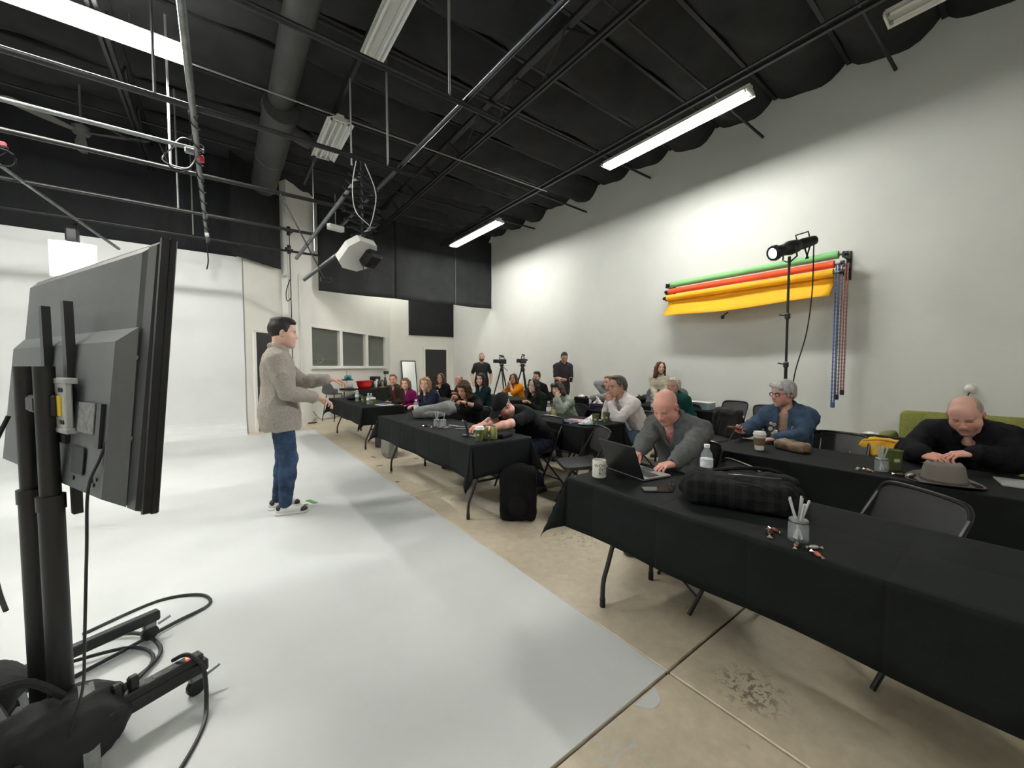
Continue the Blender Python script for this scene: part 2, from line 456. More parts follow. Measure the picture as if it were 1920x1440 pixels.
def hair_sdf(style, L=0.):
    S = SDF()
    cut = ((0, .082, .066), (0, .72, -.69))
    if style == 'buzz':
        S.ell((0, -.014, .034), (.0765, .0965, .0885)); S.plane(*cut); S.plane((0, 0, -.05), (0, 0, -1))
    elif style == 'recede':   # hair on sides and back, thin top
        S.ell((0, -.018, .03), (.079, .094, .087)); S.plane((0, .045, .05), (0, .8, -.6)); S.plane((0, 0, -.055), (0, 0, -1)); S.ell((0, .09, .11), (.05, .1, .05), k=.01, op=-1)
    elif style == 'short':
        S.ell((0, -.016, .036), (.081, .1, .096)); S.plane(*cut); S.ell((0, .035, .1), (.06, .05, .026), k=.02); S.plane((0, 0, -.065), (0, 0, -1))
    elif style == 'quiff':
        S.ell((0, -.018, .036), (.081, .1, .096)); S.plane(*cut); S.ell((0, .045, .104), (.062, .054, .032), R=rotx(-.25), k=.02); S.ell((.0, -.02, .11), (.062, .075, .03), k=.02); S.plane((0, 0, -.07), (0, 0, -1))
    elif style == 'sweep':    # brushed back, fuller
        S.ell((0, -.022, .036), (.083, .104, .099)); S.plane((0, .075, .07), (0, .76, -.65)); S.ell((0, .02, .112), (.064, .07, .024), k=.02); S.cone((0, -.09, .0), (0, -.085, -.08), .045, .035, k=.03)
    elif style == 'curly':
        S.ell((0, -.02, .042), (.092, .108, .1)); S.plane((0, .085, .07), (0, .74, -.67)); S.ell((0, -.07, -.03), (.08, .05, .06), k=.02); S.ell((0, .045, .1), (.065, .045, .03), k=.02); S.plane((0, 0, -.08), (0, 0, -1))
    elif style == 'bob':
        S.ell((0, -.018, .036), (.084, .103, .096)); S.plane((0, .086, .066), (0, .74, -.67))
        S.ell((0, -.06, -.05), (.085, .06, .1), k=.03); S.cone((-.07, .045, .06), (-.08, .032, -.1 - L), .026, .024, k=.03); S.cone((.07, .045, .06), (.08, .032, -.1 - L), .026, .024, k=.03)
        S.cone((.078, -.02, .03), (.086, -.02, -.1 - L), .03, .03, k=.03); S.cone((-.078, -.02, .03), (-.086, -.02, -.1 - L), .03, .03, k=.03); S.cone((-.05, .07, .088), (.02, .085, .09), .018, .014, k=.03)
    elif style == 'pixie':
        S.ell((0, -.02, .04), (.085, .104, .096)); S.plane((0, .088, .062), (0, .74, -.67)); S.cone((.05, .07, .085), (-.055, .076, .052), .022, .012, k=.03); S.ell((0, -.06, -.02), (.07, .05, .05), k=.03); S.cone((.076, .03, .04), (.077, .018, -.02), .014, .01, k=.02); S.cone((-.076, .03, .04), (-.077, .018, -.02), .014, .01, k=.02)
    elif style in ('long', 'bangs'):
        S.ell((0, -.018, .036), (.083, .102, .095)); S.plane((0, .084, .068), (0, .74, -.67))
        S.ell((0, -.07, -.08 - L * .5), (.088, .05, .15 + L * .5), k=.03)
        for s in (-1, 1):
            S.cone((s * .045, .07, .092), (s * .078, .04, .0), .018, .022, k=.03); S.cone((s * .078, .04, .0), (s * .088, .03, -.13 - L), .023, .028, k=.03)
            S.cone((s * .082, -.025, .0), (s * .1, -.02, -.15 - L), .032, .036, k=.03)
        if style == 'bangs': S.cone((-.045, .083, .062), (.045, .083, .062), .017, k=.03); S.cone((-.04, .092, .042), (.04, .092, .042), .009, k=.02)
    return S

def mesh_hair(name, style, L, vox, mt, parent, HR, H, hs, amp=.003, f=50, seed=0):
    V, F = hair_sdf(style, L).mesh(vox)
    if amp: V = wrinkle(V, F, amp, f, seed, ridged=False)
    return mesh_np(name, V * hs @ HR.T + H, F, mt, parent)

def torso(S, J, infl=0., fem=False, belly=0., k=.06):
    s = J['s']; R = J['TR']; b = J['build']
    e = lambda c, r, RR: S.ell(c, np.array(r) * s * b + infl, R=RR, k=k)
    e(J['P'] + R[0] @ np.array([0, -.01, .02]) * s, (.168 if fem else .16, .122, .115), R[0])
    e(J['W'], (.128 if fem else .142, .1 + belly * .3, .13), R[1])
    if belly: e(J['W'] + R[1] @ np.array([0, .05 + belly, -.01]) * s, (.12, .09, .12), R[1])
    e(J['C'], (.145 if fem else .165, .108, .16), R[2])
    e(J['N'] - R[2] @ np.array([0, .01, .085]) * s, (.15 if fem else .17, .085, .085), R[2])
    for sd in (-1, 1):
        S.cone(J['N'] + R[2] @ np.array([sd * .03, -.012, -.015]) * s, J['S'][sd], .044 * s + infl, .05 * s * b + infl, k=k)
        if fem: S.ell(J['C'] + R[2] @ np.array([sd * .066, .075, .008]) * s, np.array([.064, .048, .058]) * s + infl, R=R[2], k=.04)

def arm(S, J, sd, infl=0., t1=2., fem=False):
    s = J['s'] * (.9 if fem else 1.); a, e, w_ = J['S'][sd], J['E'][sd], J['Wr'][sd]
    t = min(t1, 1.); b = J['build'] ** .5
    S.cone(a, a + (e - a) * t, .053 * s * b + infl, (.053 - .011 * t) * s * b + infl, k=.03)
    if t1 > 1:
        t = t1 - 1; m = min(t, .35)
        S.cone(e, e + (w_ - e) * m, .041 * s * b + infl, .042 * s * b + infl, k=.02)
        if t > .35: S.cone(e + (w_ - e) * .35, e + (w_ - e) * t, .042 * s * b + infl, (.042 - .0165 * (t - .35) / .65) * s + infl, k=.02)

def legs(S, J, infl=0., t1=2.):
    s = J['s']; b = J['build'] ** .5
    for sd in (-1, 1):
        h, kn, an = J['Hp'][sd], J['K'][sd], J['A'][sd]
        S.cone(h, kn, .088 * s * b + infl, .06 * s * b + infl, k=.04)
        S.cone(kn, kn + (an - kn) * .35, .058 * s + infl, .057 * s + infl, k=.03)
        e = min(1, t1 - 1); S.cone(kn + (an - kn) * .35, kn + (an - kn) * e, .057 * s + infl, (.057 - .019 * (e - .35) / .65) * s + infl, k=.03)

def W2L(p, loc, rz):
    return rotz(-rz) @ (np.asarray(p, float) - np.asarray(loc, float))

def person(label, loc, face, spec, group=None):
    """loc: ground point, face: azimuth (deg) of facing, 0 = +Y, positive turns to -X. spec: pose and clothing. Local: x right, y forward."""
    q = dict(h=1.75, fem=False, build=1., seat=None, lean=5, curve=10, side=0, twist=0, neck=10, hyaw=0, hpitch=0, hroll=0, tone=(.55, .34, .25), hairc=(.03, .02, .015),
             hair='short', hlen=0., hvox=.007, vox=.012, fine=.005, top=None, sleeve=1.95, topinfl=.016, wr=.004, inner=None, bottom=(.02, .02, .025), belly=0., head={}, hairamp=.003, hairf=45,
             hands=('relax', 'relax'), wl=None, wr_=None, el=None, er=None, hdl=None, hdr=None, shoes=(.02, .02, .02), open=None, glasses=None, legpos=None, footw=.1)
    q.update(spec); s = q['h'] / 1.75; fem = q['fem']; hs = (.97 if fem else 1.) * (.6 + .4 * s) * q.get('hsc', 1.04)
    rz = R_(face); T = thing('person', label, 'person', loc, rz, group)
    toL = lambda p: W2L(p, loc, rz)
    dirL = lambda d: rotz(-rz) @ np.asarray(d, float)
    if q.get('head_at'):                       # settle size and place so that the crown ends up there
        tx, ty, tz = q['head_at']
        for it in range(4):
            s = q['h'] / 1.75; hs = (.97 if fem else 1.) * (.6 + .4 * s) * q.get('hsc', 1.04)
            a0, a1, an = R_(q['lean']), R_(q['lean'] + q['curve']), R_(q['lean'] + q['curve'] + q['neck']); sd_ = R_(q['side'])
            z0 = (q['seat'] + .075 * s) if q['seat'] is not None else .93 * s
            HRt = rotz(R_(q['hyaw'])) @ rotx(-R_(q['hpitch'])) @ roty(R_(q['hroll'])); ho = HRt @ np.array([0, .024, .108]) * hs
            yy = s * (.17 * math.sin(a0) + .17 * math.sin((a0 + a1) / 2) + .19 * math.sin(a1) + .065 * math.sin(an)) + ho[1]
            zz = z0 + s * math.cos(sd_) * (.17 * math.cos(a0) + .17 * math.cos((a0 + a1) / 2) + .19 * math.cos(a1)) + .065 * s * math.cos(an) + ho[2] + .118 * hs
            xx = s * (.53 + .0225) * math.sin(sd_) + ho[0]
            if tz: q['h'] = float(np.clip(q['h'] * (1 + .8 * (tz - zz) / (zz - (q['seat'] or 0))), 1.45, 1.95))
        s = q['h'] / 1.75; hs = (.97 if fem else 1.) * (.6 + .4 * s) * q.get('hsc', 1.04)
        off_ = rotz(rz) @ np.array([xx, yy, 0]); loc = (tx - off_[0], ty - off_[1], 0); T.location = loc
    pz = (q['seat'] + .075 * s) if q['seat'] is not None else .93 * s
    J = dict(s=s, build=q['build']); P = np.array([0, 0, pz]); J['P'] = P
    a0, a1 = R_(q['lean']), R_(q['lean'] + q['curve']); tw = R_(q['twist']); sd_ = R_(q['side'])
    dr = lambda a, u=1.: np.array([math.sin(sd_) * u, math.sin(a), math.cos(a) * math.cos(sd_)])
    J['W'] = P + .17 * s * dr(a0); J['C'] = J['W'] + .17 * s * dr((a0 + a1) / 2); J['N'] = J['C'] + .19 * s * dr(a1)
    J['TR'] = [roty(sd_) @ rotx(-a0), rotz(tw * .5) @ roty(sd_) @ rotx(-(a0 + a1) / 2), rotz(tw) @ roty(sd_) @ rotx(-a1)]
    swd = (.150 if fem else .174) * s * q['build'] ** .5
    J['S'] = {d: J['N'] + J['TR'][2] @ np.array([d * swd, -.015 * s, -.072 * s]) for d in (-1, 1)}
    HR = rotz(R_(q['hyaw'])) @ rotx(-R_(q['hpitch'])) @ roty(R_(q['hroll'])); an = R_(q['lean'] + q['curve'] + q['neck'])
    base = J['N'] + .045 * s * np.array([math.sin(sd_) * .5, math.sin(an), math.cos(an)])
    H = base + .02 * s * np.array([0, math.sin(an), math.cos(an)]) + HR @ np.array([0, .024, .108]) * hs
    J['H'] = H
    J['Wr'] = {}; J['E'] = {}
    for d, tg, hint in ((-1, q['wl'], q['el']), (1, q['wr_'], q['er'])):
        if tg is None: tgt = J['S'][d] + np.array([d * .06, .04, -.5]) * s
        elif len(tg) == 4: tgt = toL(tg[:3])           # world target
        else: tgt = np.array(tg) * 1.
        hv = dirL(hint) if hint is not None else np.array([d * .5, -.6, -.5])
        J['E'][d], J['Wr'][d] = ik(J['S'][d], tgt, .295 * s, .255 * s, hv)
    J['Hp'] = {d: P + np.array([d * .09 * s, 0, 0]) for d in (-1, 1)}; J['K'] = {}; J['A'] = {}
    for d in (-1, 1):
        if q['legpos']: at = np.array(q['legpos'][0 if d < 0 else 1], float); hv = np.array([d * .1, 1, .3])
        elif q['seat'] is not None: at = np.array([d * .13, .42 * s, .085 * s]); hv = np.array([d * .12, .6, 1.])
        else: at = np.array([d * q['footw'], -.01 + d * .03, .085 * s]); hv = np.array([d * .1, 1, 0])
        J['K'][d], J['A'][d] = ik(J['Hp'][d], at, .43 * s, .42 * s, hv)
    # ---- skin: one figure
    vox = q['vox']; S = SDF(); torso(S, J, -.004, fem, q['belly']); legs(S, J, -.006); [arm(S, J, d, 0, 2., fem) for d in (-1, 1)]
    nr = (.046 if fem else .056) * s * q['build'] ** .5
    S.cone(J['N'] - np.array([0, 0, .04]), H + HR @ np.array([0, -.028, -.075]) * hs, nr * 1.1, nr * .97, k=.04)
    Vb, Fb = S.mesh(min(vox, .011)); tone = np.array(q['tone'])
    Cb = np.tile(tone, (len(Vb), 1)) * (1 + .06 * wob(Vb, 25, 3))[:, None]
    Vh, Fh = head_mesh(fem, q['fine']); Ch = paint_head(Vh, tone, q['hairc'], **q['head'])
    Vs = [Vb, Vh * hs @ HR.T + H]; Fs = [Fb, Fh + len(Vb)]; Cs = [Cb, Ch]; off = len(Vb) + len(Vh)
    J['hand'] = {}
    for i, d in enumerate((-1, 1)):
        V, F = hand_mesh(q['hands'][i], max(.0035, q['fine'] * .85)); V = V.copy(); F = F.copy()
        if d < 0: V[:, 0] *= -1; F = F[:, ::-1]
        hd = (q['hdl'], q['hdr'])[i]
        fa = J['Wr'][d] - J['E'][d]; fa /= np.linalg.norm(fa)
        if hd is None: yv, n = fa, np.array([-d * .7, .2, -.6]) if q['seat'] is None else np.array([0, .1, -1.])
        else: yv, n = dirL(hd[0]), dirL(hd[1])
        M = frame_from(yv, n); J['hand'][d] = (M, J['Wr'][d])
        hsz = s * (.9 if fem else 1.) * 1.02
        Vs.append(V * hsz @ M.T + J['Wr'][d]); Fs.append(F + off); Cs.append(np.tile(tone * np.array([1.02, .95, .93]), (len(V), 1)) * (1 + .08 * wob(V, 60, 4))[:, None]); off += len(V)
    body = mesh_np('body', np.concatenate(Vs), np.concatenate(Fs), SKIN, T, cols=np.clip(np.concatenate(Cs), 0, 1))
    # ---- clothing
    if q['top']:
        mt = q['top']; S = SDF(); torso(S, J, q['topinfl'], fem, q['belly']); [arm(S, J, d, q['topinfl'] * .8, q['sleeve'], fem) for d in (-1, 1)]
        if q.get('skirt'): S.ell(J['P'] + J['TR'][0] @ np.array([0, -.005, -.07]) * s, np.array([.184, .136, .34]) * s * q['build'] + q['topinfl'], R=J['TR'][0], k=.05)
        nk = J['N']; Rn = J['TR'][2]; up = Rn @ np.array([0, .25, 1.]); vn = q.get('neckr', .06)
        col = q.get('collar', 0)
        S.cone(nk + Rn @ np.array([0, .005, -.012]) * s, nk + up * .2, vn * s, vn * s * 1.15, k=.008, op=-1)
        if q.get('vneck'): S.cone(nk + Rn @ np.array([0, .1, .02]) * s, nk + Rn @ np.array([0, .125, -q['vneck']]) * s, .05 * s, .006, k=.008, op=-1)
        if q['open']:
            o = q['open']; fr = lambda c, R, y: c + R @ np.array([0, y, 0]) * s
            S.cone(nk + Rn @ np.array([0, .09, .0]) * s, fr(J['C'], Rn, .14 + q['topinfl']), .05 * s * o, .05 * s * o, k=.008, op=-1)
            S.cone(fr(J['C'], Rn, .14 + q['topinfl']), fr(J['W'], J['TR'][1], .14 + q['belly'] * 2 + q['topinfl']), .05 * s * o, .06 * s * o, k=.008, op=-1)
            if not q.get('skirt'): S.cone(fr(J['W'], J['TR'][1], .14 + q['belly'] * 2 + q['topinfl']), fr(J['P'], J['TR'][0], .16) - np.array([0, 0, .15]), .05 * s * o, .04 * s * o, k=.008, op=-1)
        if col:
            for a in range(-140, 141, 20):
                aa, ab = R_(a), R_(a + 20)
                if a + 20 > 140: break
                pt = lambda g: nk + Rn @ np.array([math.sin(g) * .086, -math.cos(g) * .076 + .008, .060 - .045 * (1 - math.cos(g)) / 2]) * s
                S.cone(pt(aa), pt(ab), .013 * col, k=.012); S.cone(pt(aa) + Rn @ np.array([0, 0, .014 * col]), pt(ab) + Rn @ np.array([0, 0, .014 * col]), .009 * col, k=.012)
        hem = q.get('hem', -.1)
        S.plane(J['P'] + np.array([0, 0, hem * s]), (0, 0, -1))
        V, F = S.mesh(vox); V = wrinkle(V, F, q['wr'], q.get('wrf', 16), int(abs(loc[0] * 31 + loc[1] * 17)) % 90)
        mesh_np(q.get('topname', 'shirt'), V, F, mt, T)
        if q['sleeve'] > 1.6 and q.get('cuff'):
            S = SDF()
            for d in (-1, 1):
                e, w_ = J['E'][d], J['Wr'][d]; S = SDF(); S.cone(e + (w_ - e) * .86, e + (w_ - e) * .98, .033 * s + .012, .03 * s + .012, k=.01); V, F = S.mesh(.006); mesh_np('cuff', V, F, q['cuff'], T)
    if q['inner']:
        S = SDF(); torso(S, J, .008, fem, q['belly']); nk = J['N']; Rn = J['TR'][2]; S.cone(nk + Rn @ np.array([0, .015, -.01]) * s, nk + Rn @ np.array([0, .25, 1.]) * .2, .062 * s, .07 * s, k=.008, op=-1)
        if q.get('innerv'): S.cone(nk + Rn @ np.array([0, .1, .02]) * s, nk + Rn @ np.array([0, .125, -q['innerv']]) * s, .045 * s, .006, k=.008, op=-1)
        if q.get('innercollar'):
            for a in range(-140, 140, 20):
                pt = lambda g: nk + Rn @ np.array([math.sin(g) * .066, -math.cos(g) * .058 + .016, .016 - .03 * (1 - math.cos(g)) / 2]) * s
                S.cone(pt(R_(a)), pt(R_(a + 20)), .014, k=.012)
        S.plane(J['P'] + np.array([0, 0, -.09 * s]), (0, 0, -1)); V, F = S.mesh(vox); mesh_np('undershirt', wrinkle(V, F, .002, 20, 2), F, q['inner'], T)
    if q['bottom'] is not None:
        bm = q['bottom'] if not isinstance(q['bottom'], tuple) else mat('trousers_%d_%d_%d' % tuple(int(c * 99) for c in q['bottom']), q['bottom'], .85, bump=.2, bs=200)
        S = SDF(); s_ = J['s']; S.ell(J['P'] + J['TR'][0] @ np.array([0, -.01, .0]) * s_, np.array([.152, .110, .118]) * s_ * q['build'] + .002, R=J['TR'][0], k=.06)
        legs(S, J, q.get('trinfl', .012), 1.97); V, F = S.mesh(vox); V = wrinkle(V, F, q.get('trwr', .004), 15, 8); mesh_np('trousers', V, F, bm, T)
    # shoes
    for d in (-1, 1):
        A = J['A'][d]; kd = A - J['K'][d]; fy = np.array([d * .12, 1., 0]); fy /= np.linalg.norm(fy); M = np.stack([np.cross(fy, [0, 0, 1.]), fy, [0, 0, 1.]], 1)
        key = ('shoe',)
        if key not in _cache:
            S = SDF(); S.ell((0, .04, -.04), (.043, .12, .038), k=.02); S.ell((0, .12, -.052), (.046, .055, .03), k=.02); S.cone((0, 0, .0), (0, -.005, .05), .043, .042, k=.03); S.ell((0, -.04, -.045), (.038, .04, .035), k=.02); S.plane((0, 0, -.066), (0, 0, -1)); up_ = S.mesh(.008)
            S = SDF(); S.box((0, .045, -.072), (.03, .11, .004), .009); S.ell((0, .12, -.072), (.05, .07, .013), k=.015); S.ell((0, -.04, -.072), (.042, .05, .013), k=.015); S.plane((0, 0, -.083), (0, 0, -1)); _cache[key] = (up_, S.mesh(.007))
        (V, F), (V2, F2) = _cache[key]; sh = q['shoes']
        sm_ = sh if not isinstance(sh, tuple) else mat('shoe_%d_%d_%d' % tuple(int(c * 99) for c in sh), sh, .5)
        z0 = np.array([A[0], A[1], .085 * s]) if A[2] < .1 else A
        o = mesh_np('shoe', V * s @ M.T + z0, F, sm_, T); mesh_np('sole', V2 * s @ M.T + z0, F2, q.get('sole') or mat('sole_dark', (.02, .02, .02), .7), o)
    # hair
    if q['hair']:
        hc = q['hairc']; hm = mat('hair_%d_%d_%d' % tuple(int(c * 199) for c in hc), tuple(hc), .5, var=.4, vs=70, bump=.35, bs=160, spec=.35, stretch=(1, 1, .12))
        mesh_hair('hair', q['hair'], q['hlen'], q['hvox'], hm, T, HR, H, hs, q['hairamp'], q['hairf'], int(loc[1] * 10) % 50)
    if q['glasses']:
        gm = mat('glasses_frame_%d' % int(q['glasses'][0] * 100), q['glasses'], .3); g = MB(); gr = q.get('glr', .0018)
        for sx in (-1, 1):
            g.tube([np.array([sx * .033 + .0225 * math.copysign(abs(math.cos(a)) ** .6, math.cos(a)), .0965 - .004 * abs(math.cos(a)), -.002 + .0165 * math.copysign(abs(math.sin(a)) ** .6, math.sin(a))]) for a in np.linspace(0, 2 * PI, 16, endpoint=False)], gr, 6, closed=True)
            g.tube([(sx * .055, .092, .004), (sx * .079, .06, .006), (sx * .083, -.01, .006), (sx * .081, -.025, -.012)], gr, 6)
        g.tube([(-.011, .098, .003), (0, .101, .006), (.011, .098, .003)], gr, 6)
        V = np.array(g.v) * hs @ HR.T + H; go = mesh_np('glasses', V, [list(f) for f in g.f], gm, T)
        for sx in (-1, 1):
            lv = np.array([(sx * .033 + .021 * math.cos(a), .0955 - .004 * abs(math.cos(a)), -.002 + .0155 * math.sin(a)) for a in np.linspace(0, 2 * PI, 14, endpoint=False)])
            mesh_np('lens', lv * hs @ HR.T + H, [list(range(14))], mat('glasses_lens', (.9, .9, .92), .05, alpha=.12), go)
    J['HR'] = HR; J['T'] = T; J['hs'] = hs; J['loc'] = np.array(loc); J['rz'] = rz
    return J
# ------------------------------------------------------------------ the room
XW, YF, YB, XL, ZC = 7.40, 13.85, -3.2, -4.6, 5.95
OA, OB = np.array([.40, 9.78]), np.array([4.86, 13.85])      # oblique wall, floor line
WALL = mat('white_wall_paint', (.655, .675, .65), .75, var=.035, vs=.9, bump=.05, bs=30)
WALL2 = mat('back_wall_paint', (.72, .72, .67), .7, var=.03, vs=1.2, bump=.04, bs=30)
CYC = mat('cyclorama_white_paint', (.62, .64, .635), .62, var=.03, vs=1.4, bump=.03, bs=20)
BLACKC = mat('black_cloth', (.012, .013, .015), .95, var=.25, vs=2.5, bump=.15, bs=90)
BLACKP = mat('black_steel', (.016, .017, .018), .42, metal=.3, var=.2, vs=9)
STEEL = mat('grey_steel_pipe', (.20, .21, .21), .34, metal=.85, var=.25, vs=12)
GALV = mat('galvanised_rod', (.32, .33, .33), .4, metal=.7)
JOINTM = mat('joint_filler', (.05, .042, .03), .9)

def concrete():
    m = bpy.data.materials.new('stained_concrete'); m.use_nodes = True; nt = m.node_tree; b = nt.nodes['Principled BSDF']
    tc = nt.nodes.new('ShaderNodeTexCoord'); L = nt.links.new
    def noise(sc, det=6, ro=.6):
        n = nt.nodes.new('ShaderNodeTexNoise'); n.inputs['Scale'].default_value = sc; n.inputs['Detail'].default_value = det; n.inputs['Roughness'].default_value = ro; L(tc.outputs['Object'], n.inputs['Vector']); return n
    def ramp(src, p0, p1, c0, c1):
        r = nt.nodes.new('ShaderNodeValToRGB'); r.color_ramp.elements[0].position = p0; r.color_ramp.elements[1].position = p1; r.color_ramp.elements[0].color = (*c0, 1); r.color_ramp.elements[1].color = (*c1, 1); L(src, r.inputs['Fac']); return r
    def mx(f, a, c, bl='MIX'):
        x = nt.nodes.new('ShaderNodeMix'); x.data_type = 'RGBA'; x.blend_type = bl
        if isinstance(f, float): x.inputs['Factor'].default_value = f
        else: L(f, x.inputs['Factor'])
        for s_, v in ((6, a), (7, c)):
            if isinstance(v, tuple): x.inputs[s_].default_value = (*v, 1)
            else: L(v, x.inputs[s_])
        return x.outputs[2]
    base = ramp(noise(.8, 8).outputs['Fac'], .3, .7, (.46, .40, .295), (.62, .55, .42))
    fine = ramp(noise(14, 5).outputs['Fac'], .3, .7, (.85, .85, .85), (1.08, 1.08, 1.08))
    c = mx(1., base.outputs['Color'], fine.outputs['Color'], 'MULTIPLY')
    spots = ramp(noise(5.5, 3, .5).outputs['Fac'], .735, .78, (0, 0, 0), (1, 1, 1)); c = mx(spots.outputs['Color'], c, (.22, .18, .13))
    pale = ramp(noise(9.5, 4, .7).outputs['Fac'], .73, .76, (0, 0, 0), (1, 1, 1)); c = mx(pale.outputs['Color'], c, (.42, .41, .37))
    for (sx, sy, rad, thr, cc) in ((1.80, .68, .17, .53, (.17, .14, .10)), (1.12, .86, .16, .55, (.52, .53, .51)), (2.3, 2.2, .3, .57, (.25, .21, .15)), (1.9, 5.7, .5, .60, (.16, .13, .10))):   # worn-in stains
        vm = nt.nodes.new('ShaderNodeVectorMath'); vm.operation = 'DISTANCE'; L(tc.outputs['Object'], vm.inputs[0]); vm.inputs[1].default_value = (sx, sy, 0)
        fall = ramp(vm.outputs['Value'], rad * .35, rad, (1, 1, 1), (0, 0, 0)); sp = ramp(noise(26, 4, .7).outputs['Fac'], thr - .03, thr + .03, (0, 0, 0), (1, 1, 1))
        mm = nt.nodes.new('ShaderNodeMath'); mm.operation = 'MULTIPLY'; L(fall.outputs['Color'], mm.inputs[0]); L(sp.outputs['Color'], mm.inputs[1]); c = mx(mm.outputs[0], c, cc)
    L(c, b.inputs['Base Color'])
    rr = ramp(noise(2.2).outputs['Fac'], .3, .7, (.30, .30, .30), (.48, .48, .48)); L(rr.outputs['Color'], b.inputs['Roughness'])
    bp = nt.nodes.new('ShaderNodeBump'); bp.inputs['Strength'].default_value = .08; L(noise(30).outputs['Fac'], bp.inputs['Height']); L(bp.outputs['Normal'], b.inputs['Normal'])
    return m
CONC = concrete()
# floor: sub-base plus ten-foot slabs with open joints
fl = MB(); fl.box(((XL + XW) / 2, (YB + YF) / 2, -.12), (XW - XL + .4, YF - YB + .4, .2)); floor = struct(fl.obj('floor', JOINTM))
xs = [XL - .2, -1.45, 1.60, 4.65, XW + .2]; ys = [YB - .2, -2.10, .95, 4.0, 7.05, 10.1, YF + .2]
for i in range(len(xs) - 1):
    for j in range(len(ys) - 1):
        m = MB(); g = .005; m.cbox(((xs[i] + xs[i + 1]) / 2, (ys[j] + ys[j + 1]) / 2, -.01), (xs[i + 1] - xs[i] - 2 * g, ys[j + 1] - ys[j] - 2 * g, .02), .004)
        m.obj('concrete_slab', CONC, floor)

# white painted shooting floor, cove and cyclorama wall (end wall + left wall)
def cyc_paint():
    m = bpy.data.materials.new('scuffed_white_floor_paint'); m.use_nodes = True; nt = m.node_tree; b = nt.nodes['Principled BSDF']; L = nt.links.new
    tc = nt.nodes.new('ShaderNodeTexCoord')
    n = nt.nodes.new('ShaderNodeTexNoise'); n.inputs['Scale'].default_value = 1.1; n.inputs['Detail'].default_value = 7; L(tc.outputs['Object'], n.inputs['Vector'])
    r = nt.nodes.new('ShaderNodeValToRGB'); r.color_ramp.elements[0].color = (.54, .565, .56, 1); r.color_ramp.elements[1].color = (.62, .64, .635, 1); r.color_ramp.elements[0].position = .3; r.color_ramp.elements[1].position = .7
    L(n.outputs['Fac'], r.inputs['Fac'])
    n2 = nt.nodes.new('ShaderNodeTexNoise'); n2.inputs['Scale'].default_value = 7; n2.inputs['Detail'].default_value = 6; n2.inputs['Roughness'].default_value = .75; L(tc.outputs['Object'], n2.inputs['Vector'])
    r2 = nt.nodes.new('ShaderNodeValToRGB'); r2.color_ramp.elements[0].position = .70; r2.color_ramp.elements[1].position = .80; L(n2.outputs['Fac'], r2.inputs['Fac'])
    x = nt.nodes.new('ShaderNodeMix'); x.data_type = 'RGBA'; L(r2.outputs['Color'], x.inputs['Factor']); L(r.outputs['Color'], x.inputs[6]); x.inputs[7].default_value = (.36, .36, .35, 1)
    L(x.outputs[2], b.inputs['Base Color']); b.inputs['Roughness'].default_value = .5
    return m
WF = cyc_paint()
m = MB(); m.cbox(((XL + 1.596) / 2, (.955 + 9.44) / 2, .0015), (1.596 - XL, 9.44 - .955, .003), .001)
wf = struct(m.obj('floor_white_paint', WF), 'white painted studio floor in front of the curved backdrop wall')
m = MB(); m.add([(1.40 + .075 * math.cos(a) * (1 + .15 * math.sin(3 * a)), .935 + min(.0, .06 * math.sin(a)), z) for z in (.0005, .0015) for a in np.linspace(0, 2 * PI, 20, endpoint=False)], [list(range(20))[::-1], list(range(20, 40))] + [[i, (i + 1) % 20, 20 + (i + 1) % 20, 20 + i] for i in range(20)]); m.obj('paint_spill', WF, wf)
YC = 9.74; RC = .34; ZT_ = 3.62; XE = .37
prof = [(YC - RC - .04, .004), (YC - RC, .006)] + [(YC - RC * (1 - math.sin(a)), .006 + RC * (1 - math.cos(a))) for a in np.linspace(.15, PI / 2, 9)] + [(YC, ZT_), (YC + .1, ZT_), (YC + .1, 0.)]
V = []; F = []; n = len(prof)
for x in (XL, XE):
    for y, z in prof: V.append((x, y, z))
for i in range(n - 1): F.append([i, n + i, n + i + 1, i + 1])
F.append(list(range(n, 2 * n))); F.append(list(range(n))[::-1])
struct(mesh_np('wall_cyclorama', V, F, CYC, smooth=False), 'tall white curved studio backdrop wall')
m = MB(); m.box((XL + .05, 5.3, ZT_ / 2), (.1, 8.7, ZT_)); struct(m.obj('wall_cyclorama_left', CYC), 'white side wall of the curved studio backdrop')

# shell walls
m = MB(); m.box((XW + .1, (YB + YF) / 2, ZC / 2), (.2, YF - YB + .4, ZC)); struct(m.obj('wall_right', WALL))
m = MB(); m.box(((4.2 + XW) / 2, YF + .1, ZC / 2), (XW - 4.2, .2, ZC)); struct(m.obj('wall_back', WALL2))
m = MB(); m.box(((XL + XW) / 2, YB - .1, ZC / 2), (XW - XL + .4, .2, ZC)); struct(m.obj('wall_front', WALL2))
m = MB(); m.box((XL - .1, (YB + YF) / 2, ZC / 2), (.2, YF - YB + .4, ZC)); struct(m.obj('wall_left', WALL2))
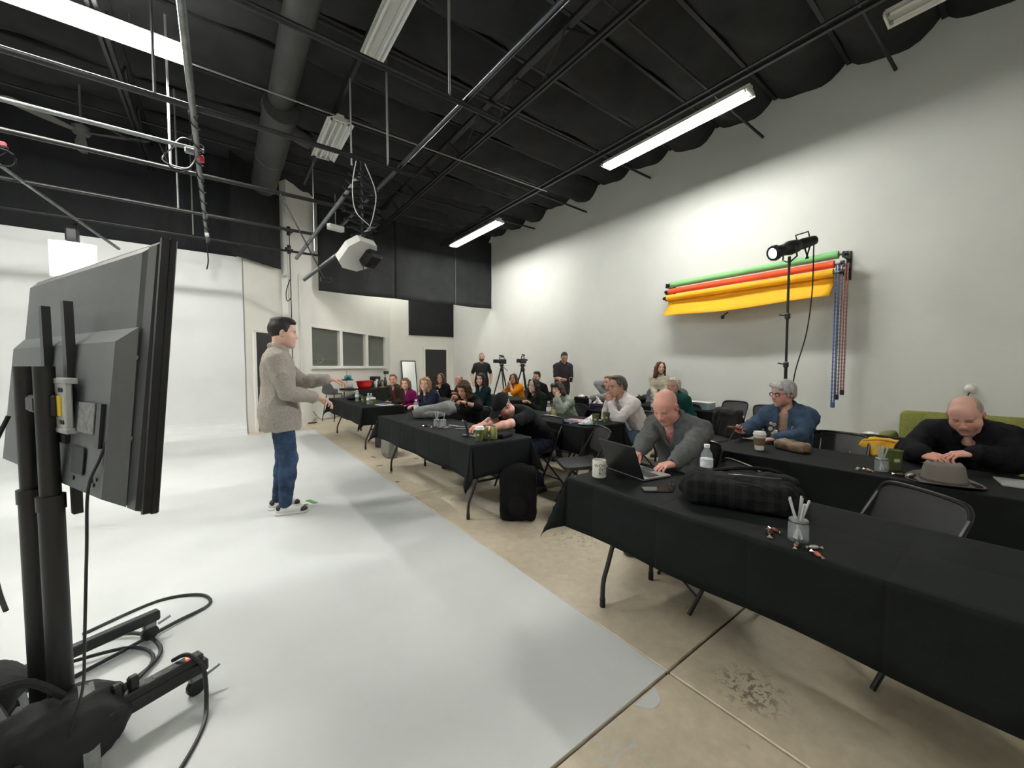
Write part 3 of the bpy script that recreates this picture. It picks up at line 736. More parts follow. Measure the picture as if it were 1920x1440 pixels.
# oblique wall: built in its own frame u (along), n (room side); door opening u .17-.58? and window band
ou = OB - OA; OL = np.linalg.norm(ou); ou /= OL; on = np.array([ou[1], -ou[0]])       # normal towards the camera side
OANG = math.atan2(ou[1], ou[0])
def OW(u, n, z): p = OA + ou * u + on * n; return (p[0], p[1], z)
def obox(m, u0, u1, n0, n1, z0, z1):
    c = OW((u0 + u1) / 2, (n0 + n1) / 2, (z0 + z1) / 2); m.box(c, (u1 - u0, n1 - n0, z1 - z0), rotz(OANG) @ np.diag([1, -1, 1.])); return m
def u_of(px, n=0.):
    """distance along the oblique wall seen at picture column px"""
    t = (px - 960) / FPX; f2 = np.array([math.sin(YAW), math.cos(YAW)]); r2 = np.array([math.cos(YAW), -math.sin(YAW)]); A = OA + on * n
    return ((A @ f2) * t - A @ r2) / (ou @ r2 - (ou @ f2) * t)
def z_of(px, py, u, n=0.):
    p = OA + ou * u + on * n; f2 = np.array([math.sin(YAW), math.cos(YAW)]); dpt = p @ f2
    return CAM_H + (687 - py) / FPX * dpt * 1.0
WU0, WU1 = u_of(583), u_of(723); UP = u_of(556)
WZ0, WZ1 = 1.385, 2.44
m = MB(); obox(m, 0, WU0, -.15, 0, 0, ZC); obox(m, WU1, OL + .1, -.15, 0, 0, ZC); obox(m, WU0, WU1, -.15, 0, 0, WZ0); obox(m, WU0, WU1, -.15, 0, WZ1, ZC)
struct(m.obj('wall_oblique', WALL2))
# pilaster with conduit
m = MB(); obox(m, u_of(533), u_of(574), 0, .16, 0, ZC); struct(m.obj('trim_1', mat('pilaster_paint', (.74, .74, .70), .7)), 'white square pilaster on the oblique wall')
# window unit: frame, panes; dim room behind
WFm = mat('white_frame_paint', (.76, .76, .72), .5)
win = bpy.data.objects.new('window_1', None); COL.objects.link(win); struct(win, 'interior window of three panes in a white frame')
mu = [WU0, u_of(637), u_of(642), u_of(685), u_of(690), WU1]
for a, b in ((WU0 - .06, WU0 + .03), (mu[1], mu[2]), (mu[3], mu[4]), (WU1 - .03, WU1 + .06)):
    m = MB(); obox(m, a, b, -.1, .03, WZ0 + .03, WZ1 - .03); m.obj('window_frame', WFm, win)
for z0, z1, e in ((WZ0 - .05, WZ0 + .03, .07), (WZ1 - .03, WZ1 + .05, .03)): m = MB(); obox(m, WU0 - .06, WU1 + .06, -.1, e, z0, z1); m.obj('window_frame' if e < .05 else 'window_sill', WFm, win)
GLASS = mat('window_glass', (.22, .24, .21), .03, alpha=.38, spec=.6)
for a, b in ((WU0 + .03, mu[1]), (mu[2], mu[3]), (mu[4], WU1 - .03)): m = MB(); obox(m, a, b, -.06, -.054, WZ0 + .03, WZ1 - .03); m.obj('pane', GLASS, win)
RB = mat('office_wall_paint', (.5, .5, .44), .8); m = MB(); obox(m, WU0 - .8, WU1 + .8, -2.3, -2.2, 0, 2.9); struct(m.obj('wall_office', RB))
m = MB(); obox(m, WU0 - .8, WU1 + .8, -2.2, -2.17, 0, 1.62); struct(m.obj('trim_2', mat('office_dark_band', (.07, .07, .065), .7)), 'dark lower band of the office wall behind the glass')
m = MB(); obox(m, WU0 - .8, WU1 + .8, -2.3, -.15, 2.9, 3.0); struct(m.obj('ceiling_office', RB))
for u in (WU0 - .85, WU1 + .85): m = MB(); obox(m, u - .05, u + .05, -2.3, -.15, 0, 2.9); struct(m.obj('wall_office_side', RB))
m = MB(); obox(m, u_of(655, -2.1), u_of(673, -2.1), -2.17, -2.14, 1.65, 2.25); tag(m.obj('wall_chart', mat('paper_chart', (.45, .44, .38), .8, var=.3, vs=18)), 'pale paper chart on the office wall behind the middle pane', 'poster')
m = MB(); obox(m, u_of(692, -2.1), u_of(707, -2.1), -2.16, -2.12, 0, 2.0); struct(m.obj('door_3', mat('office_door', (.03, .025, .02), .6)), 'dark door at the back of the office behind the right pane')
# ring decal on left pane
lc = (u_of(603), -.048, 1.60); m = MB(); m.tube([OW(lc[0] + .11 * math.cos(a), lc[1], lc[2] + .11 * math.sin(a)) for a in np.linspace(0, 2 * PI, 28, endpoint=False)], .006, 5, closed=True)
m.tube([OW(lc[0] - .05, lc[1], lc[2] - .05), OW(lc[0] - .01, lc[1], lc[2] + .05), OW(lc[0] + .02, lc[1], lc[2] - .03), OW(lc[0] + .06, lc[1], lc[2] + .06)], .006, 5)
m.tube([OW(lc[0] + .11, lc[1], lc[2] + .03), OW(lc[0] + .17, lc[1], lc[2] - .01), OW(lc[0] + .11, lc[1], lc[2] - .05)], .005, 5)
m.obj('decal', mat('frosted_decal', (.38, .39, .35), .8), win)

# doors
DK = mat('dark_door_paint', (.014, .014, .015), .5)
dr = bpy.data.objects.new('door_1', None); COL.objects.link(dr); struct(dr, 'black door in the far wall beside the leaning mirror')
def px_y(px, Y):                      # x on plane y=Y at picture column px
    t = (px - 960) / FPX; f2 = (math.sin(YAW), math.cos(YAW)); r2 = (math.cos(YAW), -math.sin(YAW)); return Y * (t * f2[1] - r2[1]) / (r2[0] - t * f2[0])
dx0, dx1 = px_y(797, YF), px_y(836, YF)
m = MB(); m.cbox(((dx0 + dx1) / 2, YF - .03, 1.02), (dx1 - dx0, .05, 2.04), .006); m.obj('door_panel', DK, dr)
for a in (dx0 - .04, dx1 + .04): m = MB(); m.box((a, YF - .02, 1.04), (.08, .05, 2.08)); m.obj('door_frame', WFm, dr)
m = MB(); m.box(((dx0 + dx1) / 2, YF - .02, 2.09), (dx1 - dx0 + .16, .06, .08)); m.obj('door_frame', WFm, dr)
m = MB(); m.ball((dx0 + .08, YF - .08, 1.0), .03, 10); m.obj('knob', STEEL, dr, True)
dr = bpy.data.objects.new('door_2', None); COL.objects.link(dr); struct(dr, 'dark door in the oblique wall behind the presenter')
m = MB(); obox(m, u_of(477), u_of(521), 0, .03, 0, 2.13); m.obj('door_panel', DK, dr)
for a in (477, 521): m = MB(); obox(m, u_of(a) - .03, u_of(a) + .03, 0, .045, 0, 2.16); m.obj('door_frame', WFm, dr)
m = MB(); obox(m, u_of(477) - .03, u_of(521) + .03, 0, .045, 2.13, 2.19); m.obj('door_frame', WFm, dr)
# baseboards
m = MB(); m.box((XW - .01, (YB + YF) / 2, .05), (.02, YF - YB, .1)); struct(m.obj('baseboard_right', WFm))
m = MB(); m.box(((OB[0] + dx0 - .08) / 2, YF - .01, .05), (dx0 - .08 - OB[0], .02, .1)); struct(m.obj('baseboard_back', WFm))
m = MB(); obox(m, UP + .3, OL, 0, .02, 0, .1); struct(m.obj('baseboard_oblique', WFm))

# black drapes: behind the cyclorama, over the oblique wall's left part
def drape(name, label, P0, P1, z0, z1, amp=.03, per=.28, off=(0, 0), cols=None, pars=None):
    P0 = np.array(P0, float); P1 = np.array(P1, float); L_ = np.linalg.norm(P1 - P0); d = (P1 - P0) / L_; nn = np.array([d[1], -d[0]])
    nu = max(8, int(L_ / .05)); V = []; F = []
    for th in (0, .012):
        for k, z in enumerate(np.linspace(z0, z1, 7)):
            for i in range(nu + 1):
                u = L_ * i / nu; o = amp * math.sin(2 * PI * u / per + .6 * math.sin(u * 3.1 + k * .15)) * (.6 + .4 * math.sin(u * 1.7)) + th
                p = P0 + d * u + nn * o; V.append((p[0], p[1], z))
    W_ = nu + 1
    for s_ in range(2):
        b = s_ * 7 * W_
        for k in range(6):
            for i in range(nu):
                q = [b + k * W_ + i, b + k * W_ + i + 1, b + (k + 1) * W_ + i + 1, b + (k + 1) * W_ + i]; F.append(q if s_ else q[::-1])
    return tag(mesh_np(name, V, F, BLACKC), label, 'curtain')
drape('black_drape', 'wide black drape hanging above the white studio backdrop wall', (XL + .1, 9.98), (.55, 9.95), 3.2, 5.75, .02)
p0 = OW(-.35, .09, 0); p1 = OW(u_of(524) , .09, 0); drape('black_drape', 'narrow black drape above the dark door beside the pilaster', p0[:2], p1[:2], 3.6, 5.7, .015)

# bulkhead of black cloth panels across the far end
BY = 11.07; BZ0, BZ1 = 3.36, 5.55
bk = thing('black_cloth_bulkhead', 'long black cloth bulkhead hung across the far end of the room', 'cloth panel', (0, BY, 0))
bxs = [px_y(601, BY), px_y(743, BY), px_y(855, BY), XW - .02]
BKM = mat('black_duvetyne', (.018, .020, .021), .9, var=.35, vs=1.6, bump=.12, bs=80)
for i in range(3):
    nu, nv = 24, 14; V = []; F = []
    for th in (0, .03):
        for j in range(nv + 1):
            for k in range(nu + 1):
                x = bxs[i] + .004 + (bxs[i + 1] - bxs[i] - .008) * k / nu; z = BZ0 + (BZ1 - BZ0) * j / nv
                z -= (.015 * math.sin(k / nu * PI)) * (1 - j / nv)
                V.append((x, th + .012 * math.sin(x * 5 + j * .4) * math.sin(j * .5 + i), z))
    W_ = nu + 1; nn = W_ * (nv + 1)
    for s_ in range(2):
        for j in range(nv):
            for k in range(nu):
                q = [s_ * nn + j * W_ + k, s_ * nn + j * W_ + k + 1, s_ * nn + (j + 1) * W_ + k + 1, s_ * nn + (j + 1) * W_ + k]; F.append(q if not s_ else q[::-1])
    for k in range(nu): F.append([k + 1, k, nn + k, nn + k + 1])
    for j in range(nv): F.append([j * W_, (j + 1) * W_, nn + (j + 1) * W_, nn + j * W_]); F.append([(j + 1) * W_ - 1 + W_, (j + 1) * W_ - 1, nn + (j + 1) * W_ - 1, nn + (j + 1) * W_ - 1 + W_])
    mesh_np('cloth_panel', V, F, BKM, bk)
for i, x in enumerate((bxs[0] + .03, bxs[1], bxs[2])): m = MB(); m.tube([(x, -.012, BZ0 + .01), (x, -.012, BZ1)], .004, 5); m.obj('grommet_cord', GALV if i == 2 else BLACKP, bk)
# black square on the far wall
x0, x1 = px_y(767, YF), px_y(850, YF)
m = MB(); m.cbox(((x0 + x1) / 2, YF - .03, 2.62 + (3.9 - 2.62) / 2), (x1 - x0, .04, 3.9 - 2.5), .01); tag(m.obj('blackout_panel', BLACKC), 'square black panel on the far wall above the black door', 'panel')

# ceiling deck, billowing black fabric between purlins
m = MB(); m.box(((XL + XW) / 2, (YB + YF) / 2, ZC + .05), (XW - XL + .4, YF - YB + .4, .1)); ceil = struct(m.obj('ceiling', mat('ceiling_deck', (.01, .01, .011), .9)))
PER = .93; FAB = mat('ceiling_fabric', (.014, .015, .016), .9, var=.3, vs=3, bump=.1, bs=60)
y = -2.9
while y < YF - .1:
    y1 = min(y + PER, YF); nx, ny = 46, 9; V = []; F = []; sg = .22 + .06 * math.sin(y * 2.3)
    for i in range(nx + 1):
        x = XL + (XW - XL) * i / nx
        for j in range(ny + 1):
            t = j / ny; V.append((x, y + (y1 - y) * t, ZC - .12 - sg * (math.sin(PI * t) ** .8) * (1 + .22 * math.sin(x * 1.9 + y * 3)) - .03 * math.sin(x * 5 + j)))
    for i in range(nx):
        for j in range(ny): a = i * (ny + 1) + j; F.append([a, a + 1, a + ny + 2, a + ny + 1])
    o = mesh_np('fabric_billow', V, F, FAB, ceil)
    m = MB(); m.box(((XL + XW) / 2, y, ZC - .1), (XW - XL, .05, .16)); m.obj('purlin', BLACKP, ceil)
    y = y1
# ------------------------------------------------------------------ overhead: joists, fixtures, pipe grid
WHM = mat('fixture_white_enamel', (.62, .63, .60), .4)
def tubemat(lit): return mat('lit_fluorescent_tube', (1, .97, .9), .3, emit=TUBE_E, ecol=(1, .98, .925)) if lit else mat('dead_fluorescent_tube', (.6, .6, .57), .25)
def fluorescent(label, c, along, L=2.4, lit=True, ntube=2, width=.26):
    """8 ft strip fixture, tubes below a white reflector; along 'x' or 'y'"""
    t = thing('fluorescent_fixture', label, 'ceiling light', c, 0 if along == 'y' else -PI / 2, 'fluorescent ceiling fixtures')
    m = MB(); m.cbox((0, 0, .045), (.10, L, .06), .008); m.obj('housing', WHM, t)
    for s in (-1, 1):
        m = MB(); w2 = width / 2
        m.add([(s * .048, -L / 2, .03), (s * w2, -L / 2, -.030), (s * w2, L / 2, -.030), (s * .048, L / 2, .03), (s * .048, -L / 2, .034), (s * w2, -L / 2, -.026), (s * w2, L / 2, -.026), (s * .048, L / 2, .034)],
              [(0, 1, 2, 3), (4, 7, 6, 5), (1, 5, 6, 2), (0, 4, 5, 1), (3, 2, 6, 7)]); m.obj('reflector', WHM, t)
    xs_ = np.linspace(-.075, .075, ntube) * (1.5 if ntube > 2 else 1.) if ntube > 1 else [0.]
    for x in xs_:
        m = MB(); m.tube([(x, -L / 2 + .05, -.012), (x, L / 2 - .05, -.012)], .019, 10); tb = m.obj('fluorescent_tube', tubemat(lit), t, True)
        for e in (-1, 1): m = MB(); m.tube([(x, e * (L / 2 - .052), -.012), (x, e * (L / 2 - .03), -.012)], .0195, 10); m.obj('end_cap', STEEL, tb, True)
    for e in (-1, 1): m = MB(); m.cbox((0, e * (L / 2 - .012), -.002), (.2, .022, .055), .004); m.obj('lamp_holder', WHM, t)
    for e in (-.3, .3): m = MB(); m.tube([(0, e * L, .075), (0, e * L, .20)], .005, 6); m.obj('hanger', BLACKP, t)
    return t
ZL = 4.90
fluorescent('lit fluorescent strip nearest the bare right wall, above the colored paper rolls', (5.47, 3.44, ZL), 'y', 2.36)
fluorescent('lit fluorescent strip at the far end near the black bulkhead', (5.45, 9.0, ZL), 'y', 2.44)
fluorescent('lit fluorescent strip over the white studio floor, behind the pipe grid', (-1.42, 5.80, ZL), 'x', 2.44, True, 4, .36)
fluorescent('added single tube fill strip, unseen behind the camera over the middle of the room', (1.6, -2.2, ZL), 'x', 2.44, True, 1, .2)  # unseen strip added as fill light for the room
fluorescent('added two tube fill strip over the near white floor, unseen beyond the top of the frame', (-2.6, 2.8, ZL), 'x', 2.44)  # extra strip out of view, added to brighten the near floor
fluorescent('added single tube fill strip, unseen behind the black bulkhead at the far wall', (5.0, 12.45, ZL), 'y', 2.30, True, 1, .2)  # unseen strip added to lift the far walls past the bulkhead
fluorescent('unlit fluorescent strip near the right wall at the top edge', (5.47, -.2, ZL), 'y', 2.44, False)
fluorescent('unlit two tube strip hung in the middle of the ceiling, nearer one', (1.44, 3.45, ZL), 'y', 2.44, False)
fluorescent('unlit grille style strip hung above the round duct end, farther one', (1.44, 6.62, ZL), 'y', 1.25, False, 4, .36)
fluorescent('unlit fluorescent strip above the steel joist at the top edge', (3.72, 1.2, 5.2), 'y', 2.0, False)
# struts carrying the rows
for x, y0, y1, lb in ((5.46, -3.0, 11.0, 'black steel strut carrying the right row of strip lights'), (1.43, -3.0, 9.0, 'black steel strut carrying the middle row of unlit strips')):
    m = MB(); m.box((x, (y0 + y1) / 2, ZL + .22), (.045, y1 - y0, .045)); m.box((x, (y0 + y1) / 2, ZL + .30), (.03, y1 - y0, .02)); tag(m.obj('light_strut', BLACKP), lb, 'strut')
# open web joists along the room
def joist(x, label, y0=-3.0, y1=13.6):
    t = thing('steel_joist', label, 'roof joist', (x, 0, 5.02), 0, 'open web roof joists')
    for sx in (-.03, .03): m = MB(); m.box((sx, (y0 + y1) / 2, 0), (.035, y1 - y0, .05)); m.obj('bottom_chord', BLACKP, t)
    m = MB(); m.box((0, (y0 + y1) / 2, .45), (.09, y1 - y0, .05)); m.obj('top_chord', BLACKP, t)
    y = y0; k = 0
    while y < y1 - .5:
        m = MB(); a, b = (0, .44) if k % 2 == 0 else (.44, 0); m.tube([(0, y, a), (0, y + .5, b)], .013, 6); m.obj('web_bar', BLACKP, t); y += .5; k += 1
joist(3.42, 'black open web roof joist above the middle of the audience', -3.0, 10.9); joist(-.95, 'black open web roof joist above the white studio floor', -3.0, 9.8)
# bridging across joists and ends poking to the right wall
for i, y in enumerate((1.35, 2.95, 5.1, 6.9, 8.9)):
    m = MB(); m.tube([(-4.4, y, 5.42), (3.4, y, 5.42), (XW - .01, y - .1, 5.25 if i in (1, 3) else 5.40)], .022, 6)
    tag(m.obj('bridging_bar', BLACKP), ['black bridging bar nearest the camera under the ceiling fabric', 'black bridging bar ending on the right wall beside the lit strip', 'black bridging bar across the middle of the ceiling', 'black bridging bar ending on the right wall between two lit strips', 'farthest black bridging bar under the ceiling fabric'][i], 'bar', 'ceiling bridging bars')
m = MB(); m.tube([(-4.4, 6.08, 4.98), (5.42, 6.08, 4.98)], .011, 6); tag(m.obj('conduit_rod', GALV), 'thin pale rod running straight across above the pipe grid', 'rod')

# pipe grid
ZG = 3.80
def pipe(pts, r, mt, label, nm='grid_pipe'): m = MB(); m.tube(pts, r, 10); return tag(m.obj(nm, mt, None, True), label, 'pipe', 'studio pipe grid')
pipe([(-4.4, 3.2, ZG), (2.25, 3.2, ZG)], .026, BLACKP, 'black cross pipe of the grid, nearest to the camera')
pipe([(-4.4, 4.78, ZG), (2.2, 4.72, ZG)], .026, BLACKP, 'black cross pipe of the grid, second from the camera')
pipe([(-4.4, 5.66, ZG), (-.1, 5.62, ZG)], .021, STEEL, 'shiny grey cross pipe wrapped with a cable')
pipe([(-4.4, 6.36, ZG), (1.55, 6.32, ZG)], .026, BLACKP, 'black cross pipe just behind the shiny grey one')
pipe([(-4.4, 7.95, ZG), (1.45, 7.9, ZG)], .026, BLACKP, 'black cross pipe second from the white backdrop')
pipe([(-4.4, 9.38, ZG), (1.78, 9.34, ZG)], .024, BLACKP, 'black cross pipe closest to the white backdrop')
pl = pipe([(-.145, 1.2, ZG - .05), (-.17, 9.45, ZG - .05)], .026, STEEL, 'grey lengthwise pipe with clamps and wrapped cables above the studio floor')
pipe([(1.94, .6, ZG + .05), (1.72, 7.6, ZG + .05)], .026, mat('polished_dark_pipe', (.07, .075, .085), .25, metal=.8), 'polished dark lengthwise pipe on the audience side of the grid')
for i, y in enumerate((3.2, 4.76, 5.64, 6.34, 7.92, 9.36)):
    m = MB(); m.cbox((-.155, y, ZG - .02), (.075, .06, .085), .01); m.tube([(-.155, y, ZG - .07), (-.12, y + .02, ZG - .12)], .007, 6); tag(m.obj('pipe_clamp', BLACKP), ['black pipe clamp on the nearest grid crossing', 'black pipe clamp on the second grid crossing', 'black pipe clamp on the shiny grey pipe crossing', 'black pipe clamp on the fourth grid crossing', 'black pipe clamp on the fifth grid crossing', 'black pipe clamp on the crossing closest to the backdrop'][i], 'clamp', 'grid clamps')
# wrapped cable on grey pipe + tail
pts = [(-.155 + .036 * math.cos(a * 3.3), 4.6 + a * .23, ZG - .05 + .036 * math.sin(a * 3.3)) for a in np.linspace(0, 20, 160)]
m = MB(); m.tube(pts, .006, 5); tag(m.obj('power_cable', BLACKC), 'black cable spiralled around the grey lengthwise pipe', 'cable')
m = MB(); m.tube(catmull([(-.17, 9.42, ZG - .05), (-.17, 9.44, 3.6), (-.165, 9.44, 3.4), (-.19, 9.42, 3.24)]), .012, 6); tag(m.obj('power_cable', BLACKC), 'black cable tail dangling in front of the white backdrop', 'cable')
m = MB(); m.cbox((-.155, 8.6, ZG - .13), (.06, .08, .06), .01); tag(m.obj('junction_box', WHM), 'small white box clamped near the end of the grey pipe', 'box')
cb = thing('cable_bundle', 'tangle of cables with red tape hung on the grey pipe', 'cable', (-.155, 5.62, ZG - .03))
for k in range(3):
    rr = random.Random(k); m = MB(); m.tube(catmull([(-.2 - .06 * k, 0, 0), (-.3 + .04 * k, .02, -.16 - .04 * k), (-.1, .03 * k, -.2), (0, 0, -.02), (.05, .02, .09), (-.12, .0, .12), (-.2, 0, .02)], 6), .007, 5); m.obj('cable', BLACKC if k else GALV, cb)
m = MB(); m.cbox((.03, -.02, -.07), (.05, .05, .07), .01); m.obj('red_tape', mat('red_tape', (.35, .02, .03), .5), cb)
m = MB(); m.cbox((-.07, -.01, -.01), (.09, .05, .06), .01); m.obj('plug_box', STEEL, cb)
m = MB(); m.tube(catmull([(-4.2, 5.68, ZG + .03)] + [(-4.2 + k * .25, 5.65 + .0 * k, ZG + .028 - (.09 if k % 4 == 2 else 0)) for k in range(1, 16)] + [(-.35, 5.63, ZG + .02)], 4), .008, 5); tag(m.obj('power_cable', BLACKC), 'black cable looped along the shiny grey cross pipe', 'cable')
# hanger rods
for i, (x, y, z0, z1, r, mt) in enumerate(((1.68, 3.18, ZG, 5.6, .012, GALV), (1.65, 4.70, ZG, 5.6, .012, GALV), (1.30, 4.95, ZG, 4.8, .010, GALV), (1.40, 7.9, ZG - .3, 5.6, .010, GALV), (-.42, 4.76, ZG, 5.7, .013, STEEL), (-.44, 6.35, ZG, 5.6, .014, GALV), (-.48, 7.93, ZG, 5.6, .012, GALV), (-1.95, 6.4, ZG, 5.6, .013, STEEL), (-2.55, 7.95, 3.8, 5.6, .013, GALV), (-.37, 9.36, ZG, 5.6, .012, GALV))):
    m = MB(); m.tube([(x, y, z0), (x, y, z1)], r, 6)
    tag(m.obj('hanger_rod', mt), ['pale hanger rod down to the nearest cross pipe', 'pale hanger rod down to the second cross pipe, right of the unlit strip', 'short pale hanger rod beside the folding lamp arm', 'pale hanger rod beside the white lamp housing', 'grey hanger rod crossing the lit strip on the left', 'bright hanger rod just left of the grey lengthwise pipe', 'pale hanger rod to the fifth cross pipe', 'grey hanger rod at the far left edge of the grid', 'pale hanger rod at the left edge near the backdrop', 'pale hanger rod to the cross pipe closest to the backdrop'][i], 'rod', 'grid hanger rods')
# round duct with offset
DU = mat('dark_duct', (.05, .05, .048), .55, metal=.2, var=.2, vs=2); t = thing('round_duct', 'dark grey round air duct running along the ceiling', 'duct', (.79, 0, 5.2))
for y0, y1, z, r in ((1.0, 7.0, .1, .17), (6.7, 9.7, -.02, .23)): m = MB(); m.tube([(0, y0, z), (0, y1, z)], r, 18); m.obj('duct_section', DU, t, True)
for y, z, r in ((4.4, .1, .175), (6.85, .04, .24), (8.3, -.02, .238)): m = MB(); m.tube([(0, y, z), (0, y + .03, z)], r, 18); m.obj('seam_ring', mat('duct_band', (.10, .10, .095), .5), t, True)
m = MB(); m.tube(catmull([(.1, 7.2, 0), (.3, 7.25, -.06), (.46, 7.35, -.05)]), .12, 12); m.obj('branch', DU, t, True)
# ceiling fan
t = thing('ceiling_fan', 'dark three blade ceiling fan behind the pipe grid', 'fan', (-1.6, 8.64, 4.95)); FM = mat('fan_grey', (.09, .09, .085), .5)
m = MB(); m.lathe([(.0, -.09), (.09, -.08), (.11, -.03), (.10, .03), (.04, .06), (.02, .07)], 16); m.obj('motor', FM, t, True)
m = MB(); m.tube([(0, 0, .06), (0, 0, .85)], .015, 8); m.obj('downrod', FM, t, True)
for k in range(3):
    a = R_(100 + 120 * k); m = MB(); R = rotz(a)
    m.add([(x, y + .02 * math.sin(x * 3), z + y * .25) for z in (-.004, .004) for x, y in ((.1, -.04), (.4, -.075), (.75, -.07), (.83, 0), (.75, .06), (.4, .06), (.1, .03))], [tuple(range(7))[::-1], tuple(range(7, 14))] + [(i, (i + 1) % 7, 7 + (i + 1) % 7, 7 + i) for i in range(7)], R, (0, 0, -.05)); m.obj('blade', FM, t)

# folding lamp arm (pantograph) with lamp
t = thing('pantograph_lamp', 'scissor arm with a white framed studio lamp hanging from the grid', 'studio light', (1.37, 4.80, ZG))
for k in range(9):
    z0, z1 = -.10 - k * .085, -.10 - (k + 1) * .085; wd = .17 * math.sin(PI * (k + 1.0) / 10.5) + .05
    for sg in (-1, 1):
        m = MB(); m.tube([(sg * wd, .02 * sg, z0), (-sg * wd, .02 * sg, z1)], .013, 6); m.obj('scissor_bar', BLACKP, t)
m = MB(); m.tube([(0, 0, .05), (0, 0, -.88)], .014, 6); m.obj('centre_tube', BLACKP, t)
for sg, l in ((-1, .75), (1, .78)): m = MB(); m.tube(catmull([(sg * .05 - .03, -.08, -.05), (sg * .13, -.1, -.35), (sg * .1, -.1, -.62), (.05, -.1, -l)], 6), .006, 5); m.obj('pull_cord', mat('pale_cord', (.5, .5, .47), .6), t)
m = MB(); m.lathe([(.018, -.01), (.024, 0), (.018, .01)], 10, t=(.05, -.1, -.79)); m.obj('cord_ring', GALV, t)
Rl = rotz(R_(25)) @ rotx(R_(-38))
m = MB(); m.prism([(-.12, -.2), (.12, -.2), (.2, -.08), (.2, .14), (.1, .22), (-.1, .22), (-.2, .14), (-.2, -.08)], -.04, .05, Rl, (-.06, -.02, -1.08)); m.obj('lamp_frame', mat('lamp_white', (.66, .66, .63), .45), t)
m = MB(); m.prism([(-.11, -.14), (.11, -.14), (.14, .1), (-.14, .1)], .05, .075, Rl, (-.06, -.02, -1.08)); m.obj('lamp_cover', mat('lamp_grey', (.10, .105, .105), .5), t)
m = MB(); m.cbox((.06, .02, -1.05), (.2, .22, .3), .03, Rl); m.obj('lamp_body', BLACKP, t)
m = MB(); m.tube([(-.02, -.05, -1.2), (.03, -.05, -1.42), (.12, -.02, -1.12)], .008, 6); m.obj('yoke', BLACKP, t)
m = MB(); m.cbox((.07, -.09, -1.0), (.07, .02, .18), .004, rotz(.3)); m.obj('control_panel', mat('panel_grey', (.22, .22, .21), .4), t)
m = MB(); m.prism([(-.1, -.05), (.1, -.05), (.12, 0), (.1, .05), (-.1, .05), (-.12, 0)], -.025, .035, rotz(.2), (0, 0, 0)); t2 = m.obj('exit_lamp_box', mat('pale_housing', (.6, .6, .57), .4)); t2.location = (1.32, 5.9, 3.33); tag(t2, 'small white faceted lamp box beside the scissor arm', 'light')
m = MB(); m.tube([(1.32, 5.9, 3.36), (1.32, 5.9, 3.8)], .008, 6); tag(m.obj('hanger_rod', BLACKP), 'short black rod holding the small white lamp box', 'rod')
# diagonal tubes near the lamp
pipe([(1.42, 5.0, ZG - .05), (.92, 6.6, 3.0)], .024, STEEL, 'grey diagonal tube slanting down behind the scissor arm', 'diagonal_tube')
pipe([(1.75, 5.5, 3.35), (.95, 6.2, 2.62)], .026, mat('dull_tube', (.12, .125, .125), .5, metal=.5), 'dull grey diagonal tube below the white lamp box', 'diagonal_tube')
t = thing('slanted_rod', 'thin black slanted rod with a small bracket end', 'rod', (.70, 6.32, ZG))
m = MB(); m.tube([(0, 0, 0), (.46, -.42, -1.18)], .010, 8); m.obj('rod', BLACKP, t); m = MB(); m.cbox((.48, -.42, -1.2), (.14, .06, .06), .01); m.obj('bracket', BLACKP, t)
m = MB(); m.tube([(-2.5, 6.9, 4.1), (-1.35, 9.3, 3.38)], .022, 8); tag(m.obj('brace_tube', STEEL), 'grey brace tube slanting down to the soft light panel', 'tube')
# cable cluster far left
cb = thing('cable_coil', 'coiled cables with a red clip under the grid at the left edge', 'cable', (-2.05, 6.3, 3.72))
for k in range(4): m = MB(); m.tube([(.05 * k + .26 * math.cos(a), .1 * math.sin(a) , -.06 - .05 * k + .06 * math.sin(a * 2 + k)) for a in np.linspace(0, 2 * PI, 22, endpoint=False)], .009, 5, closed=True); m.obj('cable_loop', BLACKC, cb)
m = MB(); m.cbox((.33, 0, -.08), (.05, .04, .05), .01); m.obj('red_clip', mat('red_clip', (.5, .03, .04), .4), cb)
# soft light panel in front of the cyclorama
t = thing('soft_light_panel', 'glowing white soft light panel hung above the television', 'studio light', (-1.69, 8.3, 2.93))
m = MB(); m.add([(x, -.03 + .05 * (x / .24) ** 2, z) for x in np.linspace(-.225, .225, 9) for z in (-.25, .25)], [(2 * i, 2 * i + 2, 2 * i + 3, 2 * i + 1) for i in range(8)]); m.obj('diffuser', mat('glowing_diffuser', (.9, .95, .97), .5, emit=.5, ecol=(.92, .97, 1.)), t)
m = MB(); m.add([(x, .02 + .05 * (x / .24) ** 2 + d, z) for d in (0, .05) for x in np.linspace(-.24, .24, 9) for z in (-.26, .26)], [(2 * i, 2 * i + 1, 2 * i + 3, 2 * i + 2) for i in range(8)] + [(18 + 2 * i, 18 + 2 * i + 2, 18 + 2 * i + 3, 18 + 2 * i + 1) for i in range(8)]); m.obj('shell', WHM, t)
m = MB(); m.cbox((0, .06, .36), (.13, .12, .2), .02); m.tube([(0, .06, .4), (0, .3, .62)], .02, 8); m.obj('mount', BLACKP, t)
